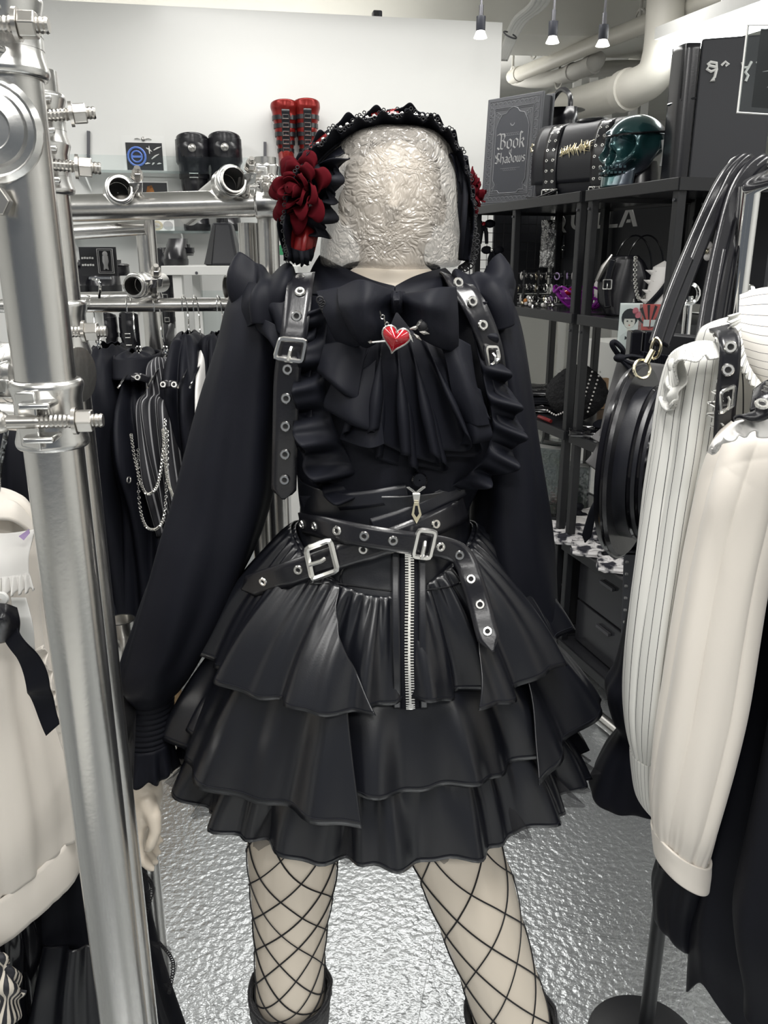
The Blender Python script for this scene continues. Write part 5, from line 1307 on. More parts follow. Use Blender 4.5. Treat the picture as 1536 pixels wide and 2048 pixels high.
g, f = garment('black_dress', 'plain black dress hanging next to the near steel poles', 'dress', P(218, 700, GY), zz(1200, GY), [(zz(690, GY), .02, .06, 0, 0), (zz(730, GY), .045, .12, .0, 0), (zz(850, GY), .06, .16, .005, 0), (zz(1000, GY), .07, .17, .012, 0), (zz(1230, GY), .085, .19, .025, 0)], 'crepe2', 'clothes on the middle rack', seed=1.)
obj('ruffle_hem', flounce([V((q.x, q.y, q.z)) for q in [f(i/12, .86) for i in range(6, 13)]], [q + V((0,-.02,-.05)) for q in [f(i/12, .88) for i in range(6, 13)]], 8, .008), 'crepe', g, solid=.002)
obj('ring_pull', MB().torus(P(258, 960, GY - .19), (1,-.3,0), .006, .0015, 10, 5), 'silver', g)
g, f = garment('black_jacket', 'black jacket with a strapped collar and hanging silver chains', 'jacket', P(268, 700, GY), zz(1190, GY), [(zz(704, GY), .012, .04, .0, -.0), (zz(716, GY), .035, .07, .0, 0), (zz(760, GY), .036, .085, .004, 0), (zz(800, GY), .045, .13, .004, 0), (zz(880, GY), .05, .16, .012, 0), (zz(980, GY), .056, .16, .022, 0), (zz(1080, GY), .062, .17, .02, 0), (zz(1195, GY), .07, .18, .015, 0)], 'crepe', 'clothes on the middle rack', seed=2.4)
obj('collar', MB().grid(lambda u, v: V((P(278, 700, GY).x + (.040 + .010*v)*cos(2*pi*u), GY - .01 + (.085 + .02*v)*sin(2*pi*u), lerp(zz(706, GY), zz(756, GY), v) - .012*cos(2*pi*u - 1.6)*v)), 40, 10, True), 'crepe2', g, solid=.003)
st = obj('collar_strap', ribbon(PX([(262, 757, GY - .118), (278, 753, GY - .126), (298, 760, GY - .115)]), .014, (0,-1,.3), 20), 'shiny_leather', g, solid=.002); eyelet(st, P(275, 755, GY - .130), (0,-1,.3), .9)
for pts in ([(262, 870, -.19), (272, 930, -.2), (290, 985, -.2), (312, 975, -.2), (324, 920, -.19), (330, 840, -.17)], [(276, 900, -.19), (278, 1000, -.21), (290, 1050, -.21), (312, 1058, -.21), (328, 1030, -.21), (334, 940, -.19), (334, 860, -.17)], [(326, 860, -.18), (332, 940, -.19), (345, 990, -.2), (362, 1004, -.2)]):
    ch = MB()
    pt = crv([P(a_, b__, GY + c_) for a_, b__, c_ in pts], 90)
    for i in range(0, 90): ch.torus(pt[i], (pt[min(89, i+1)] - pt[max(0, i-1)]).cross(V((0,1,0)) if i % 2 else V((1,0,.3))), .0026, .0010, 6, 3)
    tag(obj('chain', ch, 'silver', g), kind='stuff')
g, f = garment('pinstripe_jacket', 'black jacket with fine white pinstripes and a strapped collar', 'jacket', P(322, 712, GY), zz(1020, GY), [(zz(712, GY), .012, .05, .006, 0), (zz(722, GY), .032, .08, .006, 0), (zz(770, GY), .040, .10, .01, 0), (zz(790, GY), .046, .14, .008, 0), (zz(860, GY), .045, .16, .014, 0), (zz(950, GY), .042, .16, .022, 0), (zz(1030, GY), .04, .16, .03, 0)], 'pin_black', 'clothes on the middle rack', seed=4.)
st = obj('collar_strap', ribbon(PX([(320, 772, GY - .135), (336, 768, GY - .148), (354, 770, GY - .14)]), .015, (0,-1,.3), 20), 'shiny_leather', g, solid=.002)
for ex in (326, 348): eyelet(st, P(ex, 769, GY - .15), (0,-1,.3), .9)
garment('black_jacket', 'plain black jacket hanging right of the pinstripe jacket', 'jacket', P(378, 690, GY + .02), zz(1000, GY), [(zz(668, GY), .01, .04, 0, 0), (zz(685, GY), .03, .08, 0, 0), (zz(760, GY), .04, .14, .0, 0), (zz(880, GY), .045, .16, .0, 0), (zz(1010, GY), .045, .16, .0, 0)], 'crepe', 'clothes on the middle rack', seed=5.)
garment('white_shirt', 'white shirt hanging between the black jackets and the mannequin sleeve', 'shirt', P(404, 690, GY + .02), zz(900, GY), [(zz(690, GY), .006, .03, 0, 0), (zz(706, GY), .018, .06, 0, 0), (zz(780, GY), .02, .12, .006, 0), (zz(920, GY), .025, .14, .0, 0)], 'white_cloth', 'clothes on the middle rack', seed=6.)
garment('black_coat', 'black coat at the end of the rail tucked behind the mannequin sleeve', 'coat', P(436, 690, GY + .03), zz(1150, GY), [(zz(668, GY), .01, .04, 0, 0), (zz(690, GY), .03, .08, 0, 0), (zz(780, GY), .03, .12, .0, 0), (zz(920, GY), .035, .14, -.01, 0), (zz(1150, GY), .045, .15, -.05, 0)], 'crepe2', 'clothes on the middle rack', seed=7.)
# cardboard box and dark storage under the rack
tb = thing('cardboard_box', 'brown cardboard box on the floor beneath the hanging clothes', 'box', V((P(262, 1230, 2.5).x, 2.5, 0)))
cx = P(262, 1230, 2.5).x
obj('carton', MB().box((cx - .06, 2.6, .27), (.26, .36, .538)), 'cardboard', tb, smooth=False)
obj('flap', MB().box((cx - .06, 2.40, .52), (.26, .012, .09), Matrix.Rotation(-.45, 3, 'X')), 'cardboard', tb, smooth=False)
tag(obj('storage_bench', MB().box((-.40, 2.9, .14), (.5, .4, .28)), 'black_wood', smooth=False, bevel=.004), 'low black storage bench standing behind the cardboard box', 'bench')
# ================================================================== clothes hanging behind the near poles
def rows_loft(rows_, fold=6, amp=.05, seed=0., nu=110, nv=70, tilt=None, nzs=.10, gather=0., crease=0., cn=5, ctw=1.5):
    """cloth tube through photo rows (py, left px, right px, Y, half depth); tilt(u,v) adds height"""
    def fn(u, v):
        py, pl, pr, Y, b = interp([(i/(len(rows_)-1), q) for i, q in enumerate(rows_)], v); c, a = prow(py, pl, pr, Y); th = 2*pi*u
        k = 1 + amp*smooth(v*4)*(sin(fold*th + 2.5*v + seed) + .5*sin((2*fold+1)*th - 3*v + 2*seed)) + nzs*nz(cos(th)*1.5, sin(th)*1.5 + seed, v*3)
        if crease: k += crease*smooth(v*5)*(abs(sin(cn*th/2 + ctw*v + .6*nz(v*2.5, seed) + seed))**.6 - .75)
        if gather: k += gather*smooth((v - .72)/.25)*(sin(22*th + 2*sin(3*th)) + .5*sin(37*th))
        return c + V((a*k*cos(th), b*k*sin(th), tilt(u, v, th) if tilt else 0))
    return MB().grid(fn, nu, nv, True), fn
LY = 1.0
t = thing('cream_blouse', 'cream long blouse with white frilled collar hanging behind the steel poles', 'blouse', P(30, 1700, LY))
slope = lambda u, v, th: (.075*cos(th) - .02)*smooth((v - .45)/.5)
mb, fb_ = rows_loft([(978, -60, -20, LY, .012), (990, -90, 20, LY, .03), (1012, -125, 48, LY, .05), (1060, -160, 62, LY, .07), (1150, -180, 72, LY, .085), (1260, -185, 78, LY, .09), (1380, -190, 100, LY, .10), (1520, -200, 135, LY, .11), (1640, -205, 158, LY, .115), (1725, -205, 160, LY, .10)], 11, .03, 1.2, tilt=slope, crease=.07, cn=16, ctw=1.)
obj('body', mb, 'cream_cloth', t, solid=.002, ang=0)
def band(u, v):
    p = (fb_(u, 1.) + fb_((u + .02) % 1, 1.) + fb_((u - .02) % 1, 1.) + fb_((u + .04) % 1, 1.) + fb_((u - .04) % 1, 1.))/5; th = 2*pi*u; return V((p.x, p.y, p.z)) + V((.003*cos(th)*sin(pi*v), .003*sin(th)*sin(pi*v), -.072*v + .004))
obj('hem_band', MB().grid(band, 90, 10, True), 'cream_cloth', t, solid=.003, ang=0)
obj('gathers', flounce(PX([(70, 1300, LY-.06), (95, 1400, LY-.075), (120, 1480, LY-.08), (145, 1560, LY-.08)]), PX([(88, 1290, LY-.07), (112, 1395, LY-.085), (136, 1475, LY-.09), (158, 1555, LY-.09)]), 9, .006, (0,-1,0), 120, 8), 'cream_cloth', t, solid=.0015)
obj('collar', MB().patch([PX(r) for r in [[(-60, 1050, LY-.09), (0, 1068, LY-.10), (70, 1060, LY-.09)], [(-60, 1100, LY-.12), (0, 1118, LY-.13), (58, 1112, LY-.115)], [(-60, 1150, LY-.13), (0, 1158, LY-.14), (58, 1150, LY-.125)]]], 26, 20), 'white_cloth', t, solid=.003)
obj('collar_frill', flounce(PX([(-60, 1146, LY-.13), (0, 1154, LY-.14), (58, 1146, LY-.125)]), PX([(-60, 1186, LY-.14), (0, 1192, LY-.15), (64, 1180, LY-.135)]), 9, .006, (0,-1,0), 140, 8, hemwave=.1), 'white_cloth', t, solid=.0015)
obj('neck_roll', MB().patch([PX(r) for r in [[(0, 1000, LY), (30, 1006, LY-.02), (62, 1040, LY)], [(-20, 1040, LY-.07), (25, 1040, LY-.08), (66, 1068, LY-.06)]]], 20, 12), 'cream_cloth', t, solid=.004)
obj('button', MB().lathe([(.001,.004), (.007,.003), (.008,0)], P(4, 1196, LY-.155), 14, (0,-1,0)), 'white_paper', t)
obj('placket_strip', MB().patch([PX(r) for r in [[(22, 1195, LY-.10), (52, 1195, LY-.098)], [(30, 1250, LY-.115), (66, 1250, LY-.11)], [(40, 1300, LY-.115), (70, 1300, LY-.11)]]], 10, 10), 'white_paper', t, solid=.002)
h = thing('clear_hanger', 'clear plastic hanger in the cream blouse beside the steel pole', 'hanger', P(10, 1040, LY))
obj('hook', MB().tube(crv(PX([(-14, 812, LY+.03), (6, 806, LY), (14, 850, LY-.02), (0, 930, LY-.01), (-4, 990, LY)]), 16), .003, 8), 'clear_bag', h)
obj('shoulder', MB().tube(crv(PX([(-80, 1060, LY), (0, 1048, LY-.01), (40, 1064, LY)]), 12), .005, 8), 'clear_bag', h)
tag(obj('price_tag', MB().prism(PX([(38, 1072, LY-.115), (58, 1058, LY-.112), (60, 1066, LY-.112), (48, 1080, LY-.115)]), (0,-.001,0)), 'lilac', smooth=False), 'small lilac price tag tucked at the white collar', 'tag')
b = thing('ribbon_bow', 'black satin ribbon bow hanging down the front of the cream blouse', 'bow', P(20, 1260, LY-.13))
obj('bow_loop', MB().patch([PX(r) for r in [[(-60, 1215, LY-.14), (0, 1208, LY-.17), (32, 1216, LY-.15)], [(-60, 1245, LY-.16), (0, 1240, LY-.19), (38, 1244, LY-.16)], [(-60, 1285, LY-.14), (0, 1285, LY-.17), (36, 1272, LY-.15)]]], 22, 18), 'shiny_leather', b, solid=.003)
obj('bow_tail', MB().patch([PX(r) for r in [[(8, 1262, LY-.16), (36, 1250, LY-.16)], [(30, 1312, LY-.165), (60, 1295, LY-.16)], [(52, 1360, LY-.15), (96, 1345, LY-.145)], [(60, 1400, LY-.14), (104, 1398, LY-.135)], [(92, 1465, LY-.13), (118, 1440, LY-.125)]]], 14, 40, lambda u, v: .006*sin(14*v)), 'crepe', b, solid=.003)
# black skirts underneath
t = thing('black_skirt', 'black gathered long skirt with lace edging behind the steel poles', 'skirt', P(150, 2048, 1.12))
mb, fs_ = rows_loft([(1640, 0, 230, 1.14, .012), (1660, -20, 246, 1.14, .05), (1695, -40, 262, 1.14, .09), (1800, -60, 285, 1.14, .11), (1900, -70, 308, 1.14, .12), (2060, -100, 352, 1.14, .14), (2300, -140, 420, 1.14, .16)], 10, .04, 3.)
obj('body', mb, 'crepe2', t, solid=.002, ang=0)
obj('panel', MB().patch([PX(r) for r in [[(90, 1890, 1.03), (150, 1895, 1.0), (210, 1890, 1.02)], [(70, 1990, 1.0), (140, 2000, .975), (230, 1990, 1.0)], [(40, 2120, .98), (140, 2130, .95), (250, 2120, .98)]]], 40, 20, lambda u, v: .008*sin(16*u)), 'skirt_leather', t, solid=.002, ang=0)
for b0, e0 in (([(262, 1740, 1.12), (276, 1790, 1.12), (284, 1830, 1.12)], [(285, 1745, 1.11), (304, 1775, 1.11), (290, 1835, 1.11)]), ([(296, 1880, 1.12), (318, 1930, 1.12), (326, 1975, 1.12)], [(318, 1885, 1.11), (346, 1925, 1.11), (338, 1985, 1.11)])):
    obj('lace_frill', flounce(PX(b0), PX(e0), 3, .012, (0,-1,.2), 70, 8, hemwave=.25), 'tulle', t)
    ed = MB(); pts = crv(PX(e0), 26)
    for p in pts: ed.torus(p, (0,-1,0), .0030, .001, 7, 4)
    tag(obj('lace_rim', ed, 'net_black', t), kind='stuff')
t = thing('patent_skirt', 'glossy black patent skirt below the cream blouse hem', 'skirt', P(40, 2040, 1.05))
mb, _ = rows_loft([(1740, -130, 20, 1.02, .012), (1785, -150, 40, 1.02, .06), (1850, -160, 62, 1.02, .09), (1950, -170, 74, 1.02, .10), (2100, -190, 90, 1.02, .12)], 9, .07, 5.)
obj('body', mb, 'patent', t, solid=.002, ang=0)
t = thing('striped_ruffle_skirt', 'black and cream striped ruffle hem in the bottom left corner', 'skirt', P(10, 2040, .9))
obj('ruffle', MB().patch([PX(r) for r in [[(-60, 1930, .90), (0, 1905, .88), (20, 1925, .90)], [(-60, 2000, .89), (10, 1985, .865), (46, 1990, .89)], [(-60, 2090, .88), (0, 2080, .86), (28, 2050, .89)]]], 50, 26, lambda u, v: .006*sin(18*v)), 'stripe_bw', t, solid=.002, ang=0)
t = thing('black_garment', 'black clothing bunched on the far side of the steel poles', 'clothes', P(10, 980, 1.3))
mb, _ = rows_loft([(806, -50, -10, 1.35, .01), (822, -80, 20, 1.35, .03), (855, -120, 62, 1.35, .07), (920, -140, 80, 1.35, .11), (1010, -150, 92, 1.35, .12), (1150, -150, 110, 1.35, .13), (1400, -150, 150, 1.35, .14), (1700, -150, 200, 1.35, .14)], 7, .08, 8.)
obj('body', mb, 'crepe2', t, solid=.002, ang=0)
for k in range(3): obj('ring', MB().torus(P(78 + 4*k, 1240 + 34*k, 1.19), (0,-1,.2), .008, .002, 12, 5), 'silver', t)
# ================================================================== four-way rack and clothes on the right
RP = V((.553, 1.33, 0))
rk = thing('clothes_stand', 'clothes stand with round black base, black pole and chrome arms', 'clothes stand', RP)
obj('base', MB().lathe([(.001,.016), (.05,.016), (.10,.010), (.118,.004), (.118,.001), (.001,.001)], RP, 48), 'black_metal', rk, ang=25)
obj('pole', MB().cyl(RP + UP*.014, RP + UP*1.36, .0155, n=24), 'black_metal', rk)
top = P(1500, 345, 1.33).z
obj('column', MB().cyl(RP + UP*1.3, RP + UP*(top - .02), .0165, n=28), 'chrome', rk)
obj('arm', MB().cyl(P(1478, 336, 1.375), P(1478, 336, 1.375) + V((.5, .05, 0)), .0155, n=24), 'chrome', rk)
obj('arm_end', MB().ball(P(1476, 336, 1.375), .018, 14), 'chrome', rk)
arm0, arm1 = RP + UP*(top - .02), V((.40, .62, top - .02)); obj('arm', MB().cyl(arm0, arm1, .013, n=20), 'chrome', rk)
ar2 = P(1455, 590, 1.60); obj('arm', MB().cyl(P(1430, 592, 1.62), P(1505, 590, 1.58), .016, n=20), 'chrome', rk)
obj('arm_cap', MB().lathe([(.001,.004), (.018,.003), (.020,-.004), (.016,-.008)], P(1500, 590, 1.575), 18, (1,-.1,0)), 'chrome', rk)
obj('sub_pole', MB().cyl(P(1368, 700, 1.75), P(1378, 592, 1.75), .009, n=14).torus(P(1378, 588, 1.74), (0,1,0), .02, .004), 'chrome', rk)

# bag straps over the arm
t = thing('round_bag', 'round black hat shaped bag with crocodile panel hanging on the stand', 'bag', P(1280, 1105, 1.28))
c = P(1262, 925, 1.27); BX = V((.80, -.58, .06)).normalized()        # axis of the round face
x_ = BX.cross(UP).normalized(); y_ = x_.cross(BX)
RB, HB = .128, .155
def disc(r, h, a, k=1.): return c + BX*h + x_*(r*cos(a)*.92) + UP*(r*sin(a)*1.15*k)
def dome(prof, n=48): return MB().loft([[disc(r, h, 2*pi*j/n) for j in range(n)] for r, h in prof])
obj('brim', dome([(.001,-.02), (RB*.75,-.022), (RB*1.02,-.012), (RB*1.06,0), (RB*1.03,.008), (RB*.80,.006)]), 'shiny_leather', t)
obj('crown', dome([(RB*.82,.004), (RB*.82,.028), (RB*.80,.040), (RB*.76,.052)]), 'faux_leather', t)
obj('gusset_piping', MB().tube([disc(RB*.822, .031, 2*pi*j/60) for j in range(60)], .0035, 6, False, True), 'patent', t)
obj('gusset_piping', MB().tube([disc(RB*.80, .043, 2*pi*j/60) for j in range(60)], .0030, 6, False, True), 'patent', t)
obj('croc_panel', dome([(RB*.77,.050), (RB*.68,.074), (RB*.5,.092), (RB*.25,.100), (.001,.102)]), 'croc', t)
obj('brim_piping', MB().tube([disc(RB*1.06, 0, 2*pi*j/70) for j in range(70)], .003, 6, False, True), 'patent', t)
A_ = P(1440, 318, 1.355)
straps = [[(1310, 690, 1.24), (1340, 600, 1.27), (1385, 490, 1.31), (1430, 390, 1.34), (1458, 345, 1.35), (1486, 320, 1.365), (1500, 330, 1.40)],
          [(1326, 690, 1.245), (1362, 590, 1.28), (1402, 490, 1.315), (1442, 400, 1.34), (1468, 350, 1.35), (1496, 322, 1.365), (1510, 335, 1.40)],
          [(1404, 700, 1.26), (1420, 600, 1.29), (1445, 480, 1.32), (1470, 390, 1.34), (1500, 342, 1.352), (1526, 326, 1.37), (1536, 340, 1.40)],
          [(1424, 705, 1.265), (1440, 600, 1.295), (1462, 480, 1.325), (1486, 400, 1.345), (1510, 350, 1.355), (1534, 330, 1.37), (1545, 345, 1.40)]]
for k, sp_ in enumerate(straps[:2]):
    obj('shoulder_strap', ribbon(PX(sp_), .020, (.3,-1,.2), 60), 'shiny_leather', t, solid=.006, ang=0)
t2 = thing('strap_bundle', 'pair of wide black leather bag straps over the stand arm', 'strap', P(1414, 700, 1.26))
for sp_ in straps[2:]:
    so_ = obj('strap', ribbon(PX(sp_), .027, (.3,-1,.2), 60), 'shiny_leather', t2, solid=.006, ang=0)
    obj('piping', MB().tube([p + V((.013, -.003, 0)) for p in crv(PX(sp_), 50)], .0022, 5), 'patent', so_)
tag(obj('tag_cord', MB().cyl(P(1470, 480, 1.36), P(1484, 392, 1.37), .004, n=8).cyl(P(1462, 620, 1.34), P(1470, 480, 1.36), .0045, n=8), 'shiny_leather'), 'thin black cord hanging beside the chrome column', 'cord')
cl = obj('snap_hook', MB().tube(crv(PX([(1312, 676, 1.235), (1322, 690, 1.23), (1316, 712, 1.23), (1304, 716, 1.235), (1302, 696, 1.235)]), 24, True), .0022, 6, False, True).cyl(P(1306, 700, 1.234), P(1292, 726, 1.232), .0045, n=10), 'gold', t)
obj('d_ring', MB().torus(P(1284, 738, 1.232), (.3,-1,.3), .014, .0022, 16, 6), 'gold', t)
# skirts on a clip hanger behind the bag
h = thing('skirt_hanger', 'black plastic clip hanger behind the round bag straps', 'hanger', P(1330, 690, 1.5))
obj('bar', MB().beam(P(1262, 684, 1.52), P(1420, 700, 1.46), .02, .045), 'black_metal', h, smooth=False, bevel=.004)
for px in (1268, 1295): obj('clip', MB().box(P(px, 690, 1.49), (.022, .03, .05)), 'patent', h, smooth=False, bevel=.003)
t = thing('wrap_skirt', 'charcoal skirt with a bow at the waist hanging behind the round bag', 'skirt', P(1230, 960, 1.5))
obj('body', MB().patch([PX(r) for r in [[(1238, 712, 1.49), (1262, 720, 1.47), (1340, 730, 1.44)], [(1215, 800, 1.49), (1245, 810, 1.45), (1340, 820, 1.42)], [(1198, 890, 1.49), (1235, 905, 1.44), (1340, 900, 1.42)], [(1176, 925, 1.49), (1215, 958, 1.44), (1340, 960, 1.42)]]], 36, 26, lambda u, v: .010*sin(20*u)*v), 'grey_cloth', t, solid=.002, ang=0)
obj('flounce', MB().patch([PX(r) for r in [[(1210, 850, 1.50), (1225, 870, 1.47), (1250, 880, 1.47)], [(1182, 875, 1.50), (1200, 885, 1.47), (1230, 890, 1.47)]]], 16, 12), 'grey_cloth', t, solid=.002)
obj('waistband', MB().patch([PX(r) for r in [[(1265, 700, 1.485), (1300, 705, 1.47), (1345, 712, 1.45)], [(1262, 722, 1.48), (1300, 730, 1.465), (1345, 738, 1.445)]]], 60, 8, lambda u, v: .003*sin(150*u)), 'crepe2', t, solid=.003)
obj('bow_loop', MB().tube(crv(PX([(1240, 712, 1.47), (1224, 690, 1.46), (1230, 684, 1.46), (1246, 700, 1.46)]), 20, True), .0045, 8, False, True), 'crepe2', t)
obj('bow_knot', MB().ball(P(1240, 716, 1.462), .010, 10, (1.2, 1, .8)), 'crepe2', t)
for e in ([(1242, 716), (1262, 712), (1285, 716)], [(1240, 718), (1256, 735), (1264, 750)], [(1242, 718), (1270, 730), (1300, 734)]): obj('bow_tail', MB().tube(crv(PX(e, 1.458), 12), .004, 6), 'crepe2', t)
# shirred black top with dangling tie under the bag
t = thing('shirred_top', 'black shirred top with a dangling tie below the round bag', 'top', P(1260, 1110, 1.42))
def shir(u, v):
    px = lerp(1212 - 8*sin(v*40) + 18*(1-v), 1330, u); p = P(px, lerp(960, 1110, v), 1.40 - .03*sin(pi*u)); return p + V((0, -.006*sin(v*75), 0))
obj('body', MB().grid(shir, 40, 90), 'crepe', t, solid=.003)
for k in range(11):
    y0 = 970 + k*13; obj('frill', MB().patch([PX(r) for r in [[(1224 - k*.8, y0, 1.39), (1240, y0 + 2, 1.385)], [(1210 - k*.6, y0 + 10, 1.385), (1240, y0 + 12, 1.38)]]], 8, 6), 'crepe', t, solid=.0015)
obj('tie', ribbon(PX([(1212, 985, 1.37), (1190, 1012, 1.36), (1180, 1045, 1.36), (1170, 1085, 1.36)]), lambda q: .008 + .010*q, (0,-1,.2), 24, .012), 'crepe2', t, solid=.002)
obj('tie', ribbon(PX([(1206, 930, 1.38), (1198, 960, 1.37), (1206, 990, 1.37), (1216, 1004, 1.38)]), .012, (0,-1,.2), 24), 'crepe2', t, solid=.002)
t = thing('studded_box_bag', 'dark grey bag with rows of small studs under the shirred top', 'bag', P(1270, 1290, 1.5))
obj('panel', MB().prism(PX([(1246, 1108, 1.52), (1302, 1092, 1.46), (1296, 1270, 1.46), (1240, 1282, 1.52)]), (.10, .12, 0)), 'book_dark', t, smooth=False, bevel=.004)
stud = shared('stud', MB().box((0,0,0), (.009,.003,.004)), 'print_grey')
for k in range(7):
    for j in range(2): inst('stud', stud, t, P(1256 + 30*j - 1*k, 1124 + k*24 - 7*j, 1.508 - .03*j))

# pin-striped blouse
SY = 1.0
t = thing('pinstripe_blouse', 'white blouse with thin black pinstripes and leather strap on the right rack', 'blouse', P(1400, 1600, SY))
mb, _ = rows_loft([(600, 1556, 1590, SY, .012), (618, 1530, 1612, SY, .03), (645, 1430, 1700, SY, .035), (676, 1402, 1738, SY, .045), (760, 1400, 1740, SY + .01, .06), (900, 1390, 1740, SY + .02, .07), (1100, 1370, 1740, SY + .03, .08), (1300, 1350, 1740, SY + .03, .085), (1460, 1345, 1740, SY + .03, .085)], 8, .03, 1.)
obj('body', mb, 'pin_cloth', t, solid=.002, ang=0)
SLV = [(694, 1372, 1452, SY - .03, .03), (720, 1346, 1452, SY - .035, .045), (800, 1326, 1444, SY - .04, .052), (900, 1312, 1428, SY - .045, .055), (1000, 1296, 1410, SY - .045, .057), (1100, 1282, 1396, SY - .045, .058), (1200, 1268, 1380, SY - .045, .06), (1300, 1256, 1366, SY - .045, .06), (1400, 1250, 1350, SY - .045, .058), (1460, 1254, 1338, SY - .045, .05), (1500, 1264, 1326, SY - .045, .035), (1512, 1268, 1318, SY - .045, .028)]
mb, fsl = rows_loft(SLV, 3, .05, 2.1, nu=190, nzs=.12, gather=.02, crease=.16, cn=7, ctw=.8); sl_ = obj('sleeve', mb, 'pin_cloth', t, solid=.002, ang=0)
mb, _ = rows_loft([(1506, 1264, 1320, SY - .045, .030), (1540, 1266, 1316, SY - .045, .030), (1590, 1274, 1312, SY - .045, .030), (1612, 1290, 1312, SY - .045, .028)], 3, .01, 0., 60, 20, nzs=.02); obj('cuff', mb, 'pin_cloth', sl_, solid=.003)
mb, _ = rows_loft([(694, 1700, 1760, SY - .01, .03), (760, 1700, 1800, SY - .01, .05), (1000, 1730, 1840, SY - .01, .055), (1300, 1750, 1860, SY - .01, .06), (1440, 1765, 1850, SY - .01, .05), (1520, 1775, 1830, SY - .01, .03)], 3, .05, 1., crease=.14, cn=7); obj('sleeve', mb, 'pin_cloth', t, solid=.002, ang=0)
obj('shoulder_frill', MB().patch([PX(r) for r in [[(1338, 712, SY - .04), (1372, 690, SY - .075), (1410, 682, SY - .085), (1445, 690, SY - .08)], [(1338, 745, SY - .06), (1365, 722, SY - .105), (1412, 702, SY - .11), (1456, 706, SY - .10)], [(1340, 780, SY - .07), (1362, 728, SY - .125), (1415, 708, SY - .125), (1456, 726, SY - .11)]]], 50, 22, lambda u, v: .006*sin(15*u)*v), 'pin_cloth', t, solid=.002, ang=0)
obj('shoulder_frill', MB().patch([PX(r) for r in [[(1336, 720, SY - .02), (1342, 718, SY - .05), (1372, 712, SY - .07)], [(1334, 780, SY - .03), (1340, 778, SY - .07), (1368, 770, SY - .09)], [(1322, 800, SY - .03), (1336, 822, SY - .07), (1350, 810, SY - .09)]]], 24, 22, lambda u, v: .004*sin(12*v)), 'pin_cloth', t, solid=.002, ang=0)
obj('shoulder_frill', flounce(PX([(1452, 712, SY-.09), (1446, 760, SY-.10), (1432, 810, SY-.10), (1424, 850, SY-.10)]), PX([(1460, 730, SY-.11), (1448, 770, SY-.125), (1430, 815, SY-.125), (1436, 860, SY-.12)]), 6, .008, (.5,-1,0), 110, 10), 'pin_cloth', t, solid=.0015)
obj('bib', MB().patch([PX(r) for r in [[(1480, 590, SY - .05), (1530, 575, SY - .07), (1640, 570, SY - .07)], [(1478, 650, SY - .085), (1535, 660, SY - .10), (1640, 660, SY - .10)], [(1490, 720, SY - .095), (1545, 735, SY - .11), (1640, 735, SY - .11)], [(1520, 780, SY - .095), (1560, 790, SY - .11), (1640, 790, SY - .11)]]], 30, 40), 'pin_cloth_wide', t, solid=.002)
obj('bib_frill', flounce(PX([(1480, 625, SY-.085), (1484, 680, SY-.10), (1500, 735, SY-.105), (1530, 775, SY-.105)]), PX([(1456, 632, SY-.09), (1466, 700, SY-.11), (1494, 758, SY-.115), (1526, 798, SY-.115)]), 12, .004, (0,-1,.2), 200, 10, hemwave=.06), 'pin_cloth', t, solid=.0015)
st = obj('leather_strap', ribbon(PX([(1438, 656, SY-.055), (1452, 664, SY-.10), (1460, 690, SY-.125), (1458, 740, SY-.13), (1452, 800, SY-.13), (1448, 860, SY-.125), (1444, 930, SY-.12)]), .021, (-.25,-1,.1), 50), 'shiny_leather', t, solid=.004, ang=0)
for ex, ey, q in ((1438, 670, .085), (1461, 694, .130), (1456, 740, .135)): eyelet(st, P(ex, ey, SY-q), (-.25,-1,.2 if ey > 680 else 1.), 1.)
buckle(st, [P(1440, 826, SY-.14), P(1466, 812, SY-.135), P(1470, 772, SY-.135), P(1443, 784, SY-.14)], .0022)
hg = thing('shirt_hanger', 'dark hanger inside the pinstripe blouse on the rack arm', 'hanger', V((.48, SY, 1.55)))
hx = lerp(arm0, arm1, .465)
obj('hook', MB().tube(crv([hx + V((0,.0,.018)), hx + V((.014,0,.01)), hx + V((.012,0,-.02)), hx + V((0,0,-.10)), hx + V((0,0,-.155))], 18), .002, 6), 'chrome', hg)
obj('shoulder_bar', MB().tube(crv([hx + V((-.06,.01,-.185)), hx + V((.01,.01,-.155)), hx + V((.12,.01,-.195))], 16), .007, 8), 'black_metal', hg)
# black bell sleeve behind it
t = thing('bell_sleeve_top', 'black top with a flared bell sleeve hanging behind the pinstripe blouse', 'top', P(1250, 1600, 1.15))
mb, _ = rows_loft([(1180, 1270, 1330, 1.14, .04), (1330, 1240, 1320, 1.14, .05), (1385, 1216, 1310, 1.14, .055), (1440, 1228, 1320, 1.13, .05), (1470, 1240, 1318, 1.13, .045), (1520, 1212, 1330, 1.13, .065), (1575, 1184, 1350, 1.13, .085), (1590, 1182, 1360, 1.13, .09)], 5, .05, 2., tilt=lambda u, v, th: -.02*v*cos(th - 1) + .012*v*sin(3*th))
obj('sleeve', mb, 'crepe', t, solid=.002, ang=0)
mb, _ = rows_loft([(640, 1506, 1530, 1.12, .01), (655, 1480, 1556, 1.12, .025), (690, 1400, 1640, 1.12, .035), (740, 1372, 1690, 1.12, .045), (900, 1340, 1700, 1.12, .06), (1200, 1300, 1700, 1.12, .07), (1500, 1300, 1700, 1.12, .07)], 7, .05, 6.); obj('body', mb, 'crepe', t, solid=.002, ang=0)
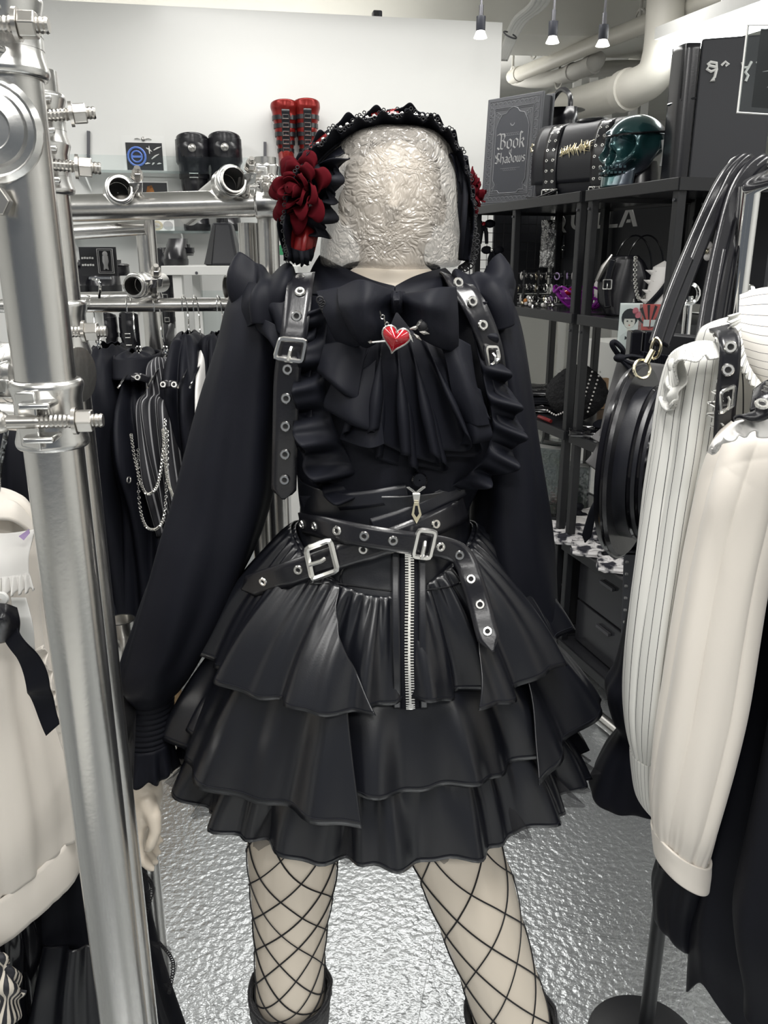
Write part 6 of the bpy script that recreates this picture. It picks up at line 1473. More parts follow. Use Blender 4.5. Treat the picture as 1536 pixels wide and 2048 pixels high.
# cream-white blouse
WY = .86
t = thing('white_blouse', 'plain white blouse with a full sleeve and frilled shoulder on the right rack', 'blouse', P(1400, 1750, WY))
WSL = [(846, 1470, 1580, WY, .03), (880, 1440, 1592, WY, .045), (960, 1412, 1560, WY, .055), (1060, 1388, 1536, WY, .058), (1160, 1366, 1518, WY, .06), (1270, 1344, 1502, WY, .062), (1380, 1326, 1486, WY, .062), (1480, 1312, 1466, WY, .06), (1570, 1304, 1446, WY, .056), (1630, 1302, 1432, WY, .05), (1676, 1306, 1420, WY, .04), (1690, 1308, 1416, WY, .037)]
mb, _ = rows_loft(WSL, 4, .03, 4.2, nu=190, nzs=.12, gather=.02, crease=.11, cn=7, ctw=1.2, tilt=lambda u, v, th: -.016*cos(th)*smooth((v-.6)/.4)); sl_ = obj('sleeve', mb, 'cream_cloth', t, solid=.002, ang=0)
mb, _ = rows_loft([(1684, 1304, 1421, WY, .041), (1710, 1306, 1419, WY, .040), (1738, 1309, 1415, WY, .040)], 3, .006, 0., 60, 16, nzs=.01, tilt=lambda u, v, th: -.020*cos(th)); obj('cuff', mb, 'cream_cloth', sl_, solid=.003)
mb, _ = rows_loft([(792, 1636, 1664, WY + .02, .012), (806, 1610, 1700, WY + .02, .03), (836, 1540, 1790, WY + .02, .035), (890, 1548, 1815, WY + .02, .045), (1000, 1560, 1815, WY + .02, .05), (1200, 1580, 1820, WY + .02, .05), (1480, 1580, 1830, WY + .02, .05)], 6, .04, 3.); obj('body', mb, 'cream_cloth', t, solid=.002, ang=0)
obj('shoulder_frill', MB().patch([PX(r) for r in [[(1415, 905, WY - .03), (1430, 880, WY - .055), (1470, 845, WY - .07), (1510, 825, WY - .07), (1570, 850, WY - .06)], [(1424, 908, WY - .05), (1440, 890, WY - .075), (1480, 856, WY - .09), (1515, 842, WY - .09), (1570, 870, WY - .08)], [(1428, 898, WY - .06), (1446, 878, WY - .085), (1490, 866, WY - .10), (1520, 870, WY - .10), (1570, 880, WY - .09)]]], 60, 18, lambda u, v: .005*sin(22*u)*v), 'white_cloth', t, solid=.002, ang=0)
hg = thing('shirt_hanger', 'dark hanger inside the plain white blouse on the rack arm', 'hanger', V((.45, WY, 1.45)))
hx = lerp(arm0, arm1, .66)
obj('hook', MB().tube(crv([hx + V((0,.0,.018)), hx + V((.014,0,.01)), hx + V((.012,0,-.02)), hx + V((0,0,-.15)), hx + V((0,0,-.27))], 18), .002, 6), 'chrome', hg)
obj('shoulder_bar', MB().tube(crv([hx + V((-.06,.02,-.30)), hx + V((.02,.02,-.27)), hx + V((.13,.02,-.31))], 16), .007, 8), 'black_metal', hg)
mb, _ = rows_loft([(850, 1770, 1830, WY, .03), (930, 1770, 1890, WY, .05), (1200, 1800, 1940, WY, .06), (1480, 1820, 1960, WY, .058), (1600, 1840, 1940, WY, .04)], 4, .03, 2., crease=.11, cn=7); obj('sleeve', mb, 'cream_cloth', t, solid=.002, ang=0)
st = thing('leather_harness', 'black leather harness strap with eyelet lying over the white blouse shoulder', 'harness', P(1520, 830, WY-.1))
obj('strap', ribbon(PX([(1490, 834, WY-.085), (1515, 822, WY-.11), (1545, 806, WY-.115), (1600, 790, WY-.11)]), .022, (-.1,-.8,.6), 24), 'shiny_leather', st, solid=.004)
eyelet(st, P(1524, 808, WY-.122), (-.1,-.6,.8), 1.)
obj('collar_piece', MB().patch([PX(r) for r in [[(1508, 780, WY-.06), (1540, 760, WY-.07), (1600, 750, WY-.07)], [(1500, 822, WY-.09), (1545, 812, WY-.10), (1600, 805, WY-.10)]]], 16, 10), 'shiny_leather', st, solid=.003)
for k in range(3): obj('spike', MB().cyl(P(1530 + 4*k, 786 - 8*k, WY-.09), P(1524 + 4*k, 780 - 8*k, WY-.11), .003, .0004, 8), 'silver', st)
# black dress with lacing hooks
t = thing('black_dress', 'long black dress with metal lacing hooks and a frilled cuff at the right', 'dress', P(1480, 2000, .88))
mb, _ = rows_loft([(716, 1648, 1676, .95, .01), (728, 1620, 1704, .95, .03), (760, 1570, 1780, .95, .035), (880, 1545, 1800, .95, .05), (1100, 1520, 1800, .95, .06), (1260, 1505, 1800, .95, .065), (1400, 1480, 1800, .95, .07), (1560, 1446, 1800, .94, .075), (1700, 1418, 1790, .93, .08), (1850, 1388, 1780, .92, .085), (1930, 1390, 1760, .92, .085), (1975, 1394, 1750, .92, .085)], 6, .03, 5., tilt=lambda u, v, th: -.02*v**4*(sin(5*th) + .5*sin(9*th)))
obj('body', mb, 'crepe', t, solid=.002, ang=0)
for k, (px, py) in enumerate(((1506, 1254), (1503, 1287), (1498, 1318), (1494, 1344))):
    yy = .862; o_ = obj('lacing_hook', MB().tube([P(px - 8, py + 2, yy), P(px - 2, py - 8, yy), P(px + 8, py - 7, yy), P(px + 12, py + 2, yy), P(px + 6, py + 9, yy)], .0022, 6, False, True).box(P(px - 10, py, yy), (.010,.003,.007)), 'gunmetal', t)
mb, _ = rows_loft([(800, 1552, 1600, .945, .03), (960, 1500, 1580, .945, .035), (1200, 1420, 1500, .945, .035), (1500, 1352, 1440, .95, .038), (1680, 1325, 1430, .96, .042), (1738, 1322, 1428, .97, .045), (1790, 1308, 1424, .985, .05), (1845, 1310, 1420, .98, .05), (1862, 1316, 1420, .98, .048)], 7, .03, 1., tilt=lambda u, v, th: -.014*v*cos(th)); obj('sleeve', mb, 'crepe', t, solid=.002, ang=0)
obj('frill', flounce(PX([(1316, 1735, .945), (1340, 1748, .935), (1380, 1772, .935), (1424, 1790, .945)]), PX([(1314, 1712, .94), (1345, 1728, .925), (1385, 1752, .925), (1424, 1772, .94)]), 7, .006, (0,-1,0), 100, 8), 'crepe', t, solid=.0015)
t = thing('long_black_coat', 'long black coat hem hanging furthest right on the rack', 'coat', P(1520, 2000, .75))
mb, _ = rows_loft([(770, 1700, 1730, .80, .01), (790, 1670, 1760, .80, .03), (830, 1620, 1820, .80, .035), (1000, 1600, 1820, .80, .045), (1300, 1565, 1810, .80, .05), (1500, 1536, 1800, .80, .06), (1700, 1500, 1800, .79, .07), (1850, 1472, 1800, .78, .075), (1960, 1490, 1800, .78, .075), (1990, 1496, 1800, .78, .075)], 5, .03, 9., tilt=lambda u, v, th: -.03*v**4*sin(4*th + 1)); obj('body', mb, 'crepe2', t, solid=.002, ang=0)
# short tube lying on the floor
f0, f1 = PZ(1200, 1437, .03), PZ(1250, 1478, .03)
t = thing('floor_tube', 'short galvanised tube stub with a clamp lying on the floor', 'tube', (f0.x, f0.y, 0))
d_ = (f1 - f0).normalized(); obj('tube', MB().lathe([(.020, .0), (.0243, .0), (.0243, (f1-f0).length + .2), (.02, (f1-f0).length + .2)], f0, 20, d_), 'galv', t)
obj('clamp', MB().lathe([(.026,-.02), (.030,-.02), (.030,.02), (.026,.02)], f0 + d_*.14, 18, d_).tube([f0 + d_*.10 + V((-.03,-.02,-.012)), f0 + d_*.16 + V((-.045,-.02,-.014))], .008, 8), 'galv_clamp', t)
# ================================================================== boots and cards shown on the white partition
def boot(label, b, h, r, m, face=(0,-1,0), strap=3, group=None, cuff=.12, sole=.03, foot=.19, tilt=(0,0,0), bm='silver', name='display_boot', disc=False):
    """tall display boot: shaft, cuff, foot, sole, straps with buckles"""
    f = V(face).normalized(); s = V((-f.y, f.x, 0)); b = V(b); t_ = thing(name, label, 'boot', b, group)
    q = lambda a, c_, z: b + f*a + s*c_ + UP*z + V(tilt)*z
    red = m == 'red_metal'
    prof = [(0, r*.72), (.15, r*.74), (.4, r*.9), (.7, r*1.08), (.9, r*1.25), (1., r*1.3)] if red else [(0, r*.72), (.12, r*.78), (.35, r*.84), (.6, r*.95), (.82, r*1.1), (1., r*1.02)]
    z0 = sole + .05
    def sh(u, v):
        th = 2*pi*u; rr = interp(prof, v); wr = 1 + .03*sin(v*h*90)*(1 if bm == 'antique' else .5); top = .05*h*(cos(th)*.4 + .6*abs(cos(th))) if v > .97 else 0
        return q(rr*wr*cos(th)*1.05, rr*wr*sin(th), lerp(z0, h, v) + top)
    obj('shaft', MB().grid(sh, 28, 44, True), m, t_, solid=.004)
    if red: obj('front_panel', MB().patch([[q(interp(prof, v)*1.07, c_*r, lerp(z0, h*.93, v)) for c_ in (-.38, 0, .38)] for v in (.05, .3, .6, .97)], 8, 16), 'shiny_leather', t_, solid=.003)
    else: obj('cuff', MB().lathe([(r*1.06, 0), (r*1.14, .01), (r*1.12, cuff*h), (r*1.03, cuff*h + .004)], q(0, 0, h*(1 - cuff) - .006), 26), m, t_)
    obj('foot', MB().loft([[q(a + (l*cos(2*pi*j/20)), w_*sin(2*pi*j/20), z) for j in range(20)] for a, l, w_, z in ((.0, r*.75, r*.72, z0 + .03), (.02, r*.95, r*.78, z0), (.05, foot*.5, r*.8, z0 - .025), (.055, foot*.54, r*.84, sole))], True, True), m, t_)
    obj('sole', MB().loft([[q(.055 + foot*.56*k*cos(2*pi*j/20), r*.88*k*sin(2*pi*j/20), z) for j in range(20)] for z, k in ((.001, .97), (sole*.5, 1.), (sole, 1.))], True, True), 'black_metal', t_)
    for k in range(strap):
        v = .12 + k*.62/max(1, strap - 1) if strap > 1 else .5; zz_ = lerp(z0, h, v); rr = interp(prof, v)*1.06
        st_ = obj('strap', MB().lathe([(rr, -.010), (rr + .003, -.010), (rr + .003, .010), (rr, .010)], q(0, 0, zz_), 24), m if m != 'red_metal' else 'shiny_leather', t_)
        c_ = q(rr*1.09, 0, zz_); o_ = s*(r*.28)
        obj('buckle', MB().tube([c_ - o_ - UP*.009, c_ + o_ - UP*.009, c_ + o_ + UP*.009, c_ - o_ + UP*.009], .0028, 5, False, True), bm, st_)
    if disc: obj('concho', MB().lathe([(.001,.010), (.007,.009), (.012,.004), (.018,.003), (.019,0)], q(r*1.15, 0, h*(1 - cuff*.45)), 18, f), 'antique', t_)
    return t_
# acrylic shelves
def acrylic(label, x0, x1, py, lip, dep, group='acrylic wall shelves'):
    a, b = wall_pt(x0, py), wall_pt(x1, py); b.z = a.z; t_ = thing('acrylic_shelf', label, 'shelf', (a+b)/2 - wn*dep/2, group)
    obj('plate', MB().prism([a - wn*.002, b - wn*.002, b - wn*dep, a - wn*dep], UP*.012), 'acrylic', t_, smooth=False)
    obj('front_lip', MB().prism([a - wn*dep, b - wn*dep, b - wn*dep + UP*lip, a - wn*dep + UP*lip], -wn*.008), 'acrylic', t_, smooth=False)
    for s in (.06, .5, .94): obj('bracket', MB().prism([lerp(a, b, s) - wn*.002 - UP*.001, lerp(a, b, s) - wn*.002 - UP*.07, lerp(a, b, s) - wn*dep*.9 - UP*.001], wd*.008), 'acrylic', t_, smooth=False)
    return (a.z + .0125)
zs1 = acrylic('long clear acrylic shelf high on the white partition', 150, 610, 352, .075, .20)
zs2 = acrylic('clear acrylic shelf lower on the partition behind the steel rack', 120, 600, 468, .03, .22)
def onshelf(px, z, off):
    p = wall_pt(px, 400, off); return V((p.x, p.y, z))
boot('black leather boot with a silver disc, left of the pair', onshelf(392, zs2, .11), wall_pt(392, 278, .11).z - zs2, .072, 'shiny_leather', -wn, 1, 'black disc boots on the wall shelf', .26, disc=True)
boot('black leather boot with a silver disc, right of the pair', onshelf(455, zs2, .11), wall_pt(455, 276, .11).z - zs2, .072, 'shiny_leather', -wn, 1, 'black disc boots on the wall shelf', .26, disc=True)
boot('red metallic armoured boot with buckles, left of the pair', onshelf(575, zs1, .09), wall_pt(575, 210, .09).z - zs1, .050, 'red_metal', -wn, 5, 'red armoured boots on the wall shelf', .10, bm='antique')
boot('red metallic armoured boot with buckles, right of the pair', onshelf(617, zs1, .09), wall_pt(617, 208, .09).z - zs1, .050, 'red_metal', -wn, 5, 'red armoured boots on the wall shelf', .10, bm='antique')
def card(label, px0, px1, py0, py1, off, m='white_paper', name='display_card', parts=(), base=None, Yf=None):
    """upright printed card; parts = (name, material, polygon in 0..1 card units)"""
    g = (lambda x_, y_: wall_pt(x_, y_, off)) if Yf is None else (lambda x_, y_: P(x_, y_, Yf))
    bl_, br2, tl_ = g(px0, py1), g(px1, py1), g(px0, py0)
    if base is not None: dz = base - bl_.z; bl_.z = br2.z = base; 
    ux = br2 - bl_; ux.z = 0; uy = UP*(tl_.z - bl_.z); nn = V((ux.y, -ux.x, 0)).normalized(); nn = -nn if nn.y > 0 else nn
    t_ = thing(name, label, 'card', (bl_+br2)/2)
    obj('sheet', MB().prism([bl_, bl_+ux, bl_+ux+uy, bl_+uy], -nn*.004), m, t_, smooth=False)
    for nm, mm, pl_ in parts: obj(nm, MB().prism([bl_ + ux*a + uy*b + nn*.0006 for a, b in pl_], nn*.0012), mm, t_, smooth=False)
    return t_, (lambda a, b: bl_ + ux*a + uy*b + nn*.003), ux.normalized(), nn
def circ(cx, cy, rx, ry, n=16): return [(cx + rx*cos(2*pi*i/n), cy + ry*sin(2*pi*i/n)) for i in range(n)]
R4 = lambda a, b, c_, d: [(a,b), (c_,b), (c_,d), (a,d)]
t, at_, ux, nn = card('white bordered poster card with a blue emblem on the wall shelf', 248, 334, 270, 336, .12, base=zs1, parts=[('picture', 'card_black', R4(.08,.05,.92,.80))])
obj('emblem', MB().torus(at_(.32,.42), nn, .040, .005, 20, 5).torus(at_(.32,.42), nn, .024, .004, 16, 5).beam(at_(.2,.42), at_(.44,.42), .004, .010), 'print_blue', t)
for k, (a, b, c_, d) in enumerate([(.55,.66,.68,.56), (.62,.50,.62,.72), (.72,.60,.90,.70), (.66,.36,.84,.50), (.50,.22,.62,.24), (.66,.20,.72,.26), (.78,.22,.88,.24)]):
    obj('brush_stroke', MB().tube([at_(a,b), at_((a+c_)/2, (b+d)/2 + .01), at_(c_,d)], [.002,.004,.001], 5), 'print_light', t)
obj('title_mark', MB().ball(at_(.5,.90), .010, 10, (1,.3,1)), 'antique', t)
for s, a in ((-1, .36), (1, .62)): obj('title_stroke', MB().tube([at_(a - .06, .90), at_(a, .915), at_(a + .07, .895)], .0018, 5), 'antique', t)
card('dark card with an orange figure under the acrylic shelf', 282, 340, 362, 432, .10, base=zs2, parts=[('picture', 'card_black', R4(.04,.03,.97,.97)), ('figure_print', 'orange_print', [(.2,.45), (.35,.4), (.5,.5), (.55,.75), (.45,.92), (.3,.9), (.22,.7)])])
card('small round gold framed print beside the left steel post', 300, 350, 440, 470, .14, m='white_paper', base=zs2, parts=[('gold_ring', 'gold', circ(.3,.5,.25,.45)), ('inner_print', 'print_light', circ(.3,.5,.14,.25)), ('figure_print', 'print_grey', circ(.75,.5,.2,.42))])
card('white card with a red figure print beside the red boots', 546, 580, 326, 372, .13, base=zs1, parts=[('figure_print', 'red_print', [(.35,.1), (.7,.1), (.75,.6), (.6,.9), (.42,.9), (.3,.6)])])
card('small card with a green clothed figure right of the steel post', 553, 580, 470, 512, .3, base=None, parts=[('hair_print', 'card_black', circ(.45,.80,.22,.14)), ('face_print', 'skin_print', circ(.45,.66,.16,.12)), ('coat_print', 'green_print', [(.1,.05), (.85,.05), (.75,.5), (.45,.56), (.2,.5)])])
t, at_, ux, nn = card('black tarot style card clipped upside down on the rail', 163, 236, 494, 552, .0, m='card_black', Yf=YA + .26)
obj('tarot_frame', MB().tube([at_(.50,.10), at_(.92,.10), at_(.92,.93), at_(.50,.93)], .0012, 5, False, True).tube([at_(.54,.15), at_(.88,.15), at_(.88,.88), at_(.54,.88)], .0008, 5, False, True), 'print_grey', t)
obj('figure_print', MB().tube([at_(.71,.25), at_(.71,.5), at_(.71,.7)], [.002,.007,.006], 8).ball(at_(.71,.76), .006, 8, (1,.2,1)).tube([at_(.66,.22), at_(.68,.45)], .0016, 5).tube([at_(.76,.22), at_(.74,.45)], .0016, 5), 'print_grey', t)
for k, (a, b) in enumerate(((.06,.62), (.06,.38))):
    for j in range(5): obj('letter', MB().beam(at_(a + .07*j, b), at_(a + .05 + .07*j, b + .015*(j % 2)), .001, .004), 'print_light', t, smooth=False)
obj('clip', MB().tube(crv(PX([(185, 558, YA+.25), (198, 562, YA+.245), (200, 580, YA+.245), (198, 596, YA+.25)]), 12), .003, 6).beam(P(178, 556, YA+.25), P(222, 556, YA+.25), .004, .005), 'chrome', t)
for k, (px, y0, y1) in enumerate(((177, 262, 335), (530, 284, 338))):
    a, b = wall_pt(px, y1, .008), wall_pt(px, y0, .008)
    tag(obj('slotted_rail', MB().beam(a, b, .014, .012, wn), 'gunmetal', smooth=False), ['short slotted metal rail on the partition near the pole', 'short slotted metal rail on the partition beside the red boots'][k], 'bracket', 'slotted wall rails')
# white display table with bag and boots
ty = 3.35
a = P(336, 541, ty); b = P(482, 538, ty)
t = thing('white_table', 'white metal display table behind the scaffold rack', 'table', V(((a.x+b.x)/2, ty, 0)))
obj('top', MB().box(((a.x+b.x)/2 + .1, ty + .2, a.z), (b.x - a.x + .25, .42, .035)), 'white_paint', t, smooth=False, bevel=.003)
for x_2 in (a.x + .03, b.x + .18):
    for y_2 in (ty + .03, ty + .37): obj('leg', MB().box((x_2, y_2, a.z/2 - .009), (.035, .035, a.z - .019)), 'white_paint', t, smooth=False)
obj('rail', MB().box(((a.x+b.x)/2 + .1, ty + .03, a.z - .40), (b.x - a.x + .2, .02, .03)), 'white_paint', t, smooth=False)
obj('glass_panel', MB().box(((a.x+b.x)/2 + .1, ty + .36, a.z - .24), (b.x - a.x + .18, .006, .30)), 'acrylic', t, smooth=False)
obj('screw', MB().cyl(P(393, 546, ty - .012), P(393, 546, ty + .0), .006, n=10), 'gunmetal', t)
zt = a.z + .018
t = thing('tote_bag', 'stiff black tapered bag standing on the white table', 'bag', V((P(446, 530, ty+.1).x, ty + .12, zt)))
bx0, bx1 = P(414, 530, ty + .1).x, P(482, 530, ty + .1).x; tx0, tx1 = P(424, 440, ty + .1).x, P(462, 440, ty + .1).x; hz_ = P(440, 445, ty + .1).z - zt
mb = MB(); vs = [V((bx0, ty+.04, zt)), V((bx1, ty+.04, zt)), V((bx1, ty+.2, zt)), V((bx0, ty+.2, zt)), V((tx0, ty+.09, zt+hz_)), V((tx1, ty+.09, zt+hz_)), V((tx1, ty+.15, zt+hz_)), V((tx0, ty+.15, zt+hz_))]
mb.add(vs, [(3,2,1,0), (4,5,6,7), (0,1,5,4), (1,2,6,5), (2,3,7,6), (3,0,4,7)]); obj('body', mb, 'faux_leather', t, smooth=False, bevel=.01)
obj('side_panel', MB().prism([V((bx0 + .002, ty+.038, zt + .005)), V((lerp(bx0, bx1, .22), ty+.038, zt + .005)), V((lerp(tx0, tx1, .2), ty+.088, zt+hz_ - .01)), V((tx0 + .004, ty+.088, zt+hz_ - .01))], (0,-.004,0)), 'black_metal', t, smooth=False)
obj('handle', MB().tube(crv([V((tx0 + .02, ty+.12, zt+hz_)), V(((tx0+tx1)/2, ty+.12, zt+hz_+.09)), V((tx1 - .02, ty+.12, zt+hz_))], 14), .006, 8), 'shiny_leather', t)
p = P(352, 530, ty + .2); boot('short black strapped boot on the white table', V((p.x + .01, ty + .22, zt)), P(352, 503, ty + .2).z - zt, .055, 'shiny_leather', (0,-1,0), 2, 'black boots around the white table', .2, .025, .14)
for px, lab in ((324, 'tall black buckled boot beside the white table leg'), (207, 'tall black boot with light buckles behind the hanging dress'), (255, 'tall black boot with light buckles behind the chained jacket')):
    yy = 3.92; top_ = P(px, 505 if px == 324 else 632, yy); hh = .42; zb = top_.z - hh
    if px != 255:
        b_ = thing('boot_plinth', 'dark plinth for tall boots ' + ('near the white table' if px == 324 else 'behind the hanging dresses'), 'plinth', V((top_.x, yy, 0)), 'boot plinths')
        x1_ = top_.x + .06 if px == 324 else P(255, 632, yy).x + .07
        obj('block', MB().box(((top_.x - .07 + x1_)/2, yy, zb/2), (x1_ - top_.x + .07, .24, zb - .002)), 'black_wood', b_, smooth=False, bevel=.004); obj('top_edge', MB().box(((top_.x - .07 + x1_)/2, yy - .121, zb - .02), (x1_ - top_.x + .07, .004, .03)), 'gunmetal', b_, smooth=False)
    boot(lab, V((top_.x, yy + .03, zb)), hh, .044 if px != 324 else .036, 'shiny_leather', (0,-1,0), 5, 'black boots around the white table', .1, foot=.15)
for k, px in enumerate((176, 222)):
    p = P(px, 590, 2.9); boot(['chunky black platform shoe left under the tarot card', 'chunky black platform shoe right under the tarot card'][k], V((p.x, 2.9, p.z)), .10, .06, 'shiny_leather', (0,-1,0), 1, 'platform shoes under the tarot card', .3, .035, .13)
p0, p1 = P(140, 592, 2.9), P(262, 592, 2.9)
t = thing('shoe_shelf', 'narrow white wall shelf carrying the platform shoes', 'shelf', (p0+p1)/2)
obj('board', MB().box(((p0.x+p1.x)/2, 2.95, p0.z - .016), (p1.x - p0.x, .36, .03)), 'white_paint', t, smooth=False)
for s in (.1, .9): obj('support_post', MB().box((lerp(p0.x, p1.x, s), 3.1, (p0.z - .032)/2), (.03, .03, p0.z - .033)), 'white_paint', t, smooth=False)
# ================================================================== goods on the black shelves
def EPX(px, z, off=.012):
    lo, hi = -.1, .8
    for _ in range(40):
        m = (lo+hi)/2
        if pj(SH(EL + off, m, z))[0] < px: lo = m
        else: hi = m
    return SH(EL + off, lo, z)
Z2, Z3, Z4, Z5 = [z + .0005 for z in LEVELS[1:]]
FC = V((-.25, -.97, 0)).normalized(); FS = V((.97, -.25, 0))              # towards the viewer / to the right
# hair accessories on the wire grid
for k, (px, py, lab) in enumerate(((968, 448, 'black hair bow with a red bead on the far wire grid'), (985, 500, 'black star shaped hair clip on the far wire grid'), (1128, 478, 'black padded pouch hanging at the right of the far wire grid'), (1140, 520, 'small black lace pouch low at the right of the far wire grid'))):
    zg = P(px, py, 4.12).z; p = EPX(px, zg, .022); t = thing('hair_accessory' if k < 2 else 'pouch', lab, 'accessory' if k < 2 else 'pouch', p)
    if k < 2:
        for s in (-1, 1): obj('loop', MB().ball(p + FS*s*.028, .024, 10, (1.1,.5,.8)), 'crepe2', t)
        obj('bead', MB().ball(p + FC*.014, .010, 8), 'red_enamel' if k == 0 else 'silver', t)
        for s in (-1, 1): obj('tail', MB().tube([p, p + FS*s*.012 - UP*.04, p + FS*s*.016 - UP*.09], [.008,.010,.008], 6), 'crepe2', t)
    else:
        obj('body', MB().loft([[p + FS*(a*cos(2*pi*j/14)) + FC*(.02*sin(2*pi*j/14)) + UP*z for j in range(14)] for z, a in ((-.09,.02), (-.08,.04), (-.03,.042), (.0,.03), (.02,.02))], True, True), 'shiny_leather', t)
        obj('strap', MB().tube(crv([p + UP*.02 - FS*.015, p + UP*.06, p + UP*.02 + FS*.015], 10), .004, 6), 'shiny_leather', t); obj('charm', MB().torus(p + FC*.024 - UP*.04, FC, .010, .003, 10, 5), 'silver', t)
# foil packet
p = EPX(1097, 1.6, .02); t = thing('foil_packet', 'clear cellophane packet hanging on the far wire grid', 'packet', p)
z0_ = P(1097, 535, 4.2).z; z1_ = P(1097, 440, 4.2).z
obj('film', MB().grid(lambda u, v: V((p.x, p.y, 0)) + FS*((u-.5)*.085) + FC*(.012*sin(pi*u)*sin(pi*v) + .006*nz(u*6, v*9)) + UP*lerp(z0_, z1_, v), 20, 34), 'foil', t, solid=.002)
obj('hang_hole', MB().torus(V((p.x, p.y, z1_ - .012)) + FC*.004, FC, .008, .003, 10, 5), 'hole', t); obj('hook', MB().cyl(V((p.x, p.y, z1_ - .008)), V((p.x, p.y, z1_ - .008)) - FC*.05, .002, n=6), 'chrome', t)
# jewellery stands with rings and bangles
for k, (px, dpt, lab) in enumerate(((1046, .14, 'jewellery stand heaped with bangles at the far shelf post'), (1075, .20, 'jewellery stand with silver chains in the middle of the shelf'), (1126, .26, 'tiered stand of patterned hair ties behind the purple bowl'))):
    p = SPX(px, dpt, Z2); t = thing('jewellery_stand', lab, 'jewellery stand', p, 'jewellery stands')
    obj('base', MB().lathe([(.001,.008), (.05,.008), (.055,.001), (.001,.001)], p, 20), 'acrylic' if k == 1 else 'black_wood', t)
    for tr_ in range(3): obj('bar', MB().cyl(p + UP*(.03 + .05*tr_) - FS*.06, p + UP*(.03 + .05*tr_) + FS*.06, .006, n=10), 'black_wood', t)
    obj('stem', MB().cyl(p + UP*.005, p + UP*.145, .006, n=10), 'black_wood', t)
    random.seed(k)
    for j in range(18):
        q = p + UP*(.03 + .05*(j % 3)) + FS*(-.055 + .11*(j//3)/5) ; rr = random.uniform(.009, .018)
        obj('bangle', MB().torus(q - UP*rr*.6 + FC*.008, FS*random.uniform(.3, 1) + FC*random.uniform(-.6, .6), rr, random.uniform(.002, .0045), 12, 5), random.choice(['silver', 'antique', 'jewel_white', 'patent', 'patent', 'gold'] if k < 2 else ['jewel_white', 'lilac', 'patent', 'patent']), t)
for k, (px, dpt) in enumerate(((1052, .08), (1066, .07), (1090, .09), (1098, .10))):
    p = SPX(px, dpt, Z2); t = thing('trinket', ['orange and gold trinket at the far front edge of the shelf', 'silver bone shaped trinket second along the shelf edge', 'pale knotted trinket before the purple bowl', 'small silver hand trinket touching the purple bowl'][k], 'trinket', p, 'trinkets on the shelf edge'); random.seed(40 + k)
    for j in range(5):
        a_ = random.uniform(0, 6.3); obj('bead', MB().ball(p + UP*(.010 + .012*(j//2)) + FS*.016*cos(a_) + FC*.012*sin(a_), .009, 8), random.choice(['gold', 'jewel_white', 'antique', 'orange_print'] if k == 0 else ['jewel_white', 'antique', 'silver']), t)
# purple leaf bowl
c = SPX(1166, .17, Z2); t = thing('leaf_bowl', 'glossy purple openwork bowl on the middle shelf', 'bowl', c)
def bowl(a, k, r0=.035, r1=.120): return c + (FS*cos(a)*1.0 + FC*sin(a)*.75)*lerp(r0, r1, k) + UP*(.004 + .075*k**1.7)
for j in range(12):
    a = 2*pi*j/12; obj('rib', MB().tube([bowl(a + .25*k/8*(1 if j % 2 else -1), k/8) for k in range(9)], [.006]*8 + [.003], 6), 'purple', t)
for k in (.02, .35, .7, 1.0): obj('hoop', MB().tube([bowl(2*pi*i/40, k) + UP*(.012*sin(6*2*pi*i/40) if k == 1. else 0) for i in range(40)], .0045, 6, False, True), 'purple', t)
for j in range(6):
    a = 2*pi*j/6 + .3; obj('leaf_panel', MB().patch([[bowl(a - .22, .1), bowl(a + .22, .1)], [bowl(a - .26, .5), bowl(a + .26, .5)], [bowl(a - .1, .98), bowl(a + .1, .98)]], 8, 8), 'purple', t, solid=.002)
tag(obj('bowl_trinket', MB().ball(c + FS*(-.055) + UP*.068, .020, 10, (1.3,1,.7)), 'red_enamel'), 'red shiny trinket lying in the purple bowl', 'trinket')
tag(obj('bowl_packet', MB().loft([[c + FS*(.06 + w_*cos(2*pi*j/12)) + FC*(.012*sin(2*pi*j/12)) + UP*z for j in range(12)] for z, w_ in ((.04,.008), (.06,.022), (.10,.024), (.125,.012))], True, True), 'jewel_white'), 'white packet standing in the purple bowl', 'packet')
# chained handbag
c = SPX(1243, .13, Z2); t = thing('chain_handbag', 'black leather handbag with buckle straps and silver chain on the middle shelf', 'bag', c)
def hb(u, v):
    th = 2*pi*u; w_ = interp([(0,.055), (.25,.085), (.6,.088), (.9,.06), (1.,.04)], v); k = 1 + .06*sin(7*th + 4*v); return c + FS*(w_*cos(th)*k) + FC*(.05*(1 - .4*v)*sin(th)*k) + UP*(.002 + .205*v)
obj('body', MB().grid(hb, 44, 26, True), 'shiny_leather', t, solid=.004); obj('closure', MB().lathe([(.001,.206), (.035,.204), (.038,.196)], c, 18), 'shiny_leather', t)
sf = lambda a, z: c + FS*a + FC*.060 + UP*z
st = obj('strap', ribbon([sf(-.045, .195), sf(-.055, .15) , sf(-.060, .09), sf(-.05, .03)], .022, FC, 20), 'patent', t, solid=.004); q = sf(-.058, .11) + FC*.006
buckle(st, [q - FS*.014 - UP*.016, q + FS*.014 - UP*.016, q + FS*.014 + UP*.016, q - FS*.014 + UP*.016], .0025)
obj('metal_corner', MB().tube([c - FS*.05 + FC*.03 + UP*.21, c - FS*.075 + FC*.035 + UP*.17, c - FS*.095 + FC*.03 + UP*.12], [.004,.010,.008], 8), 'antique', t)
for dx in (-.02, .02): obj('ring_handle', MB().tube([c + FS*(.045 + dx + .065*cos(a_)) - FC*.02 + UP*(.15 + .125*sin(a_)) for a_ in [pi*i/20 for i in range(21)]], .003, 6), 'patent', t)
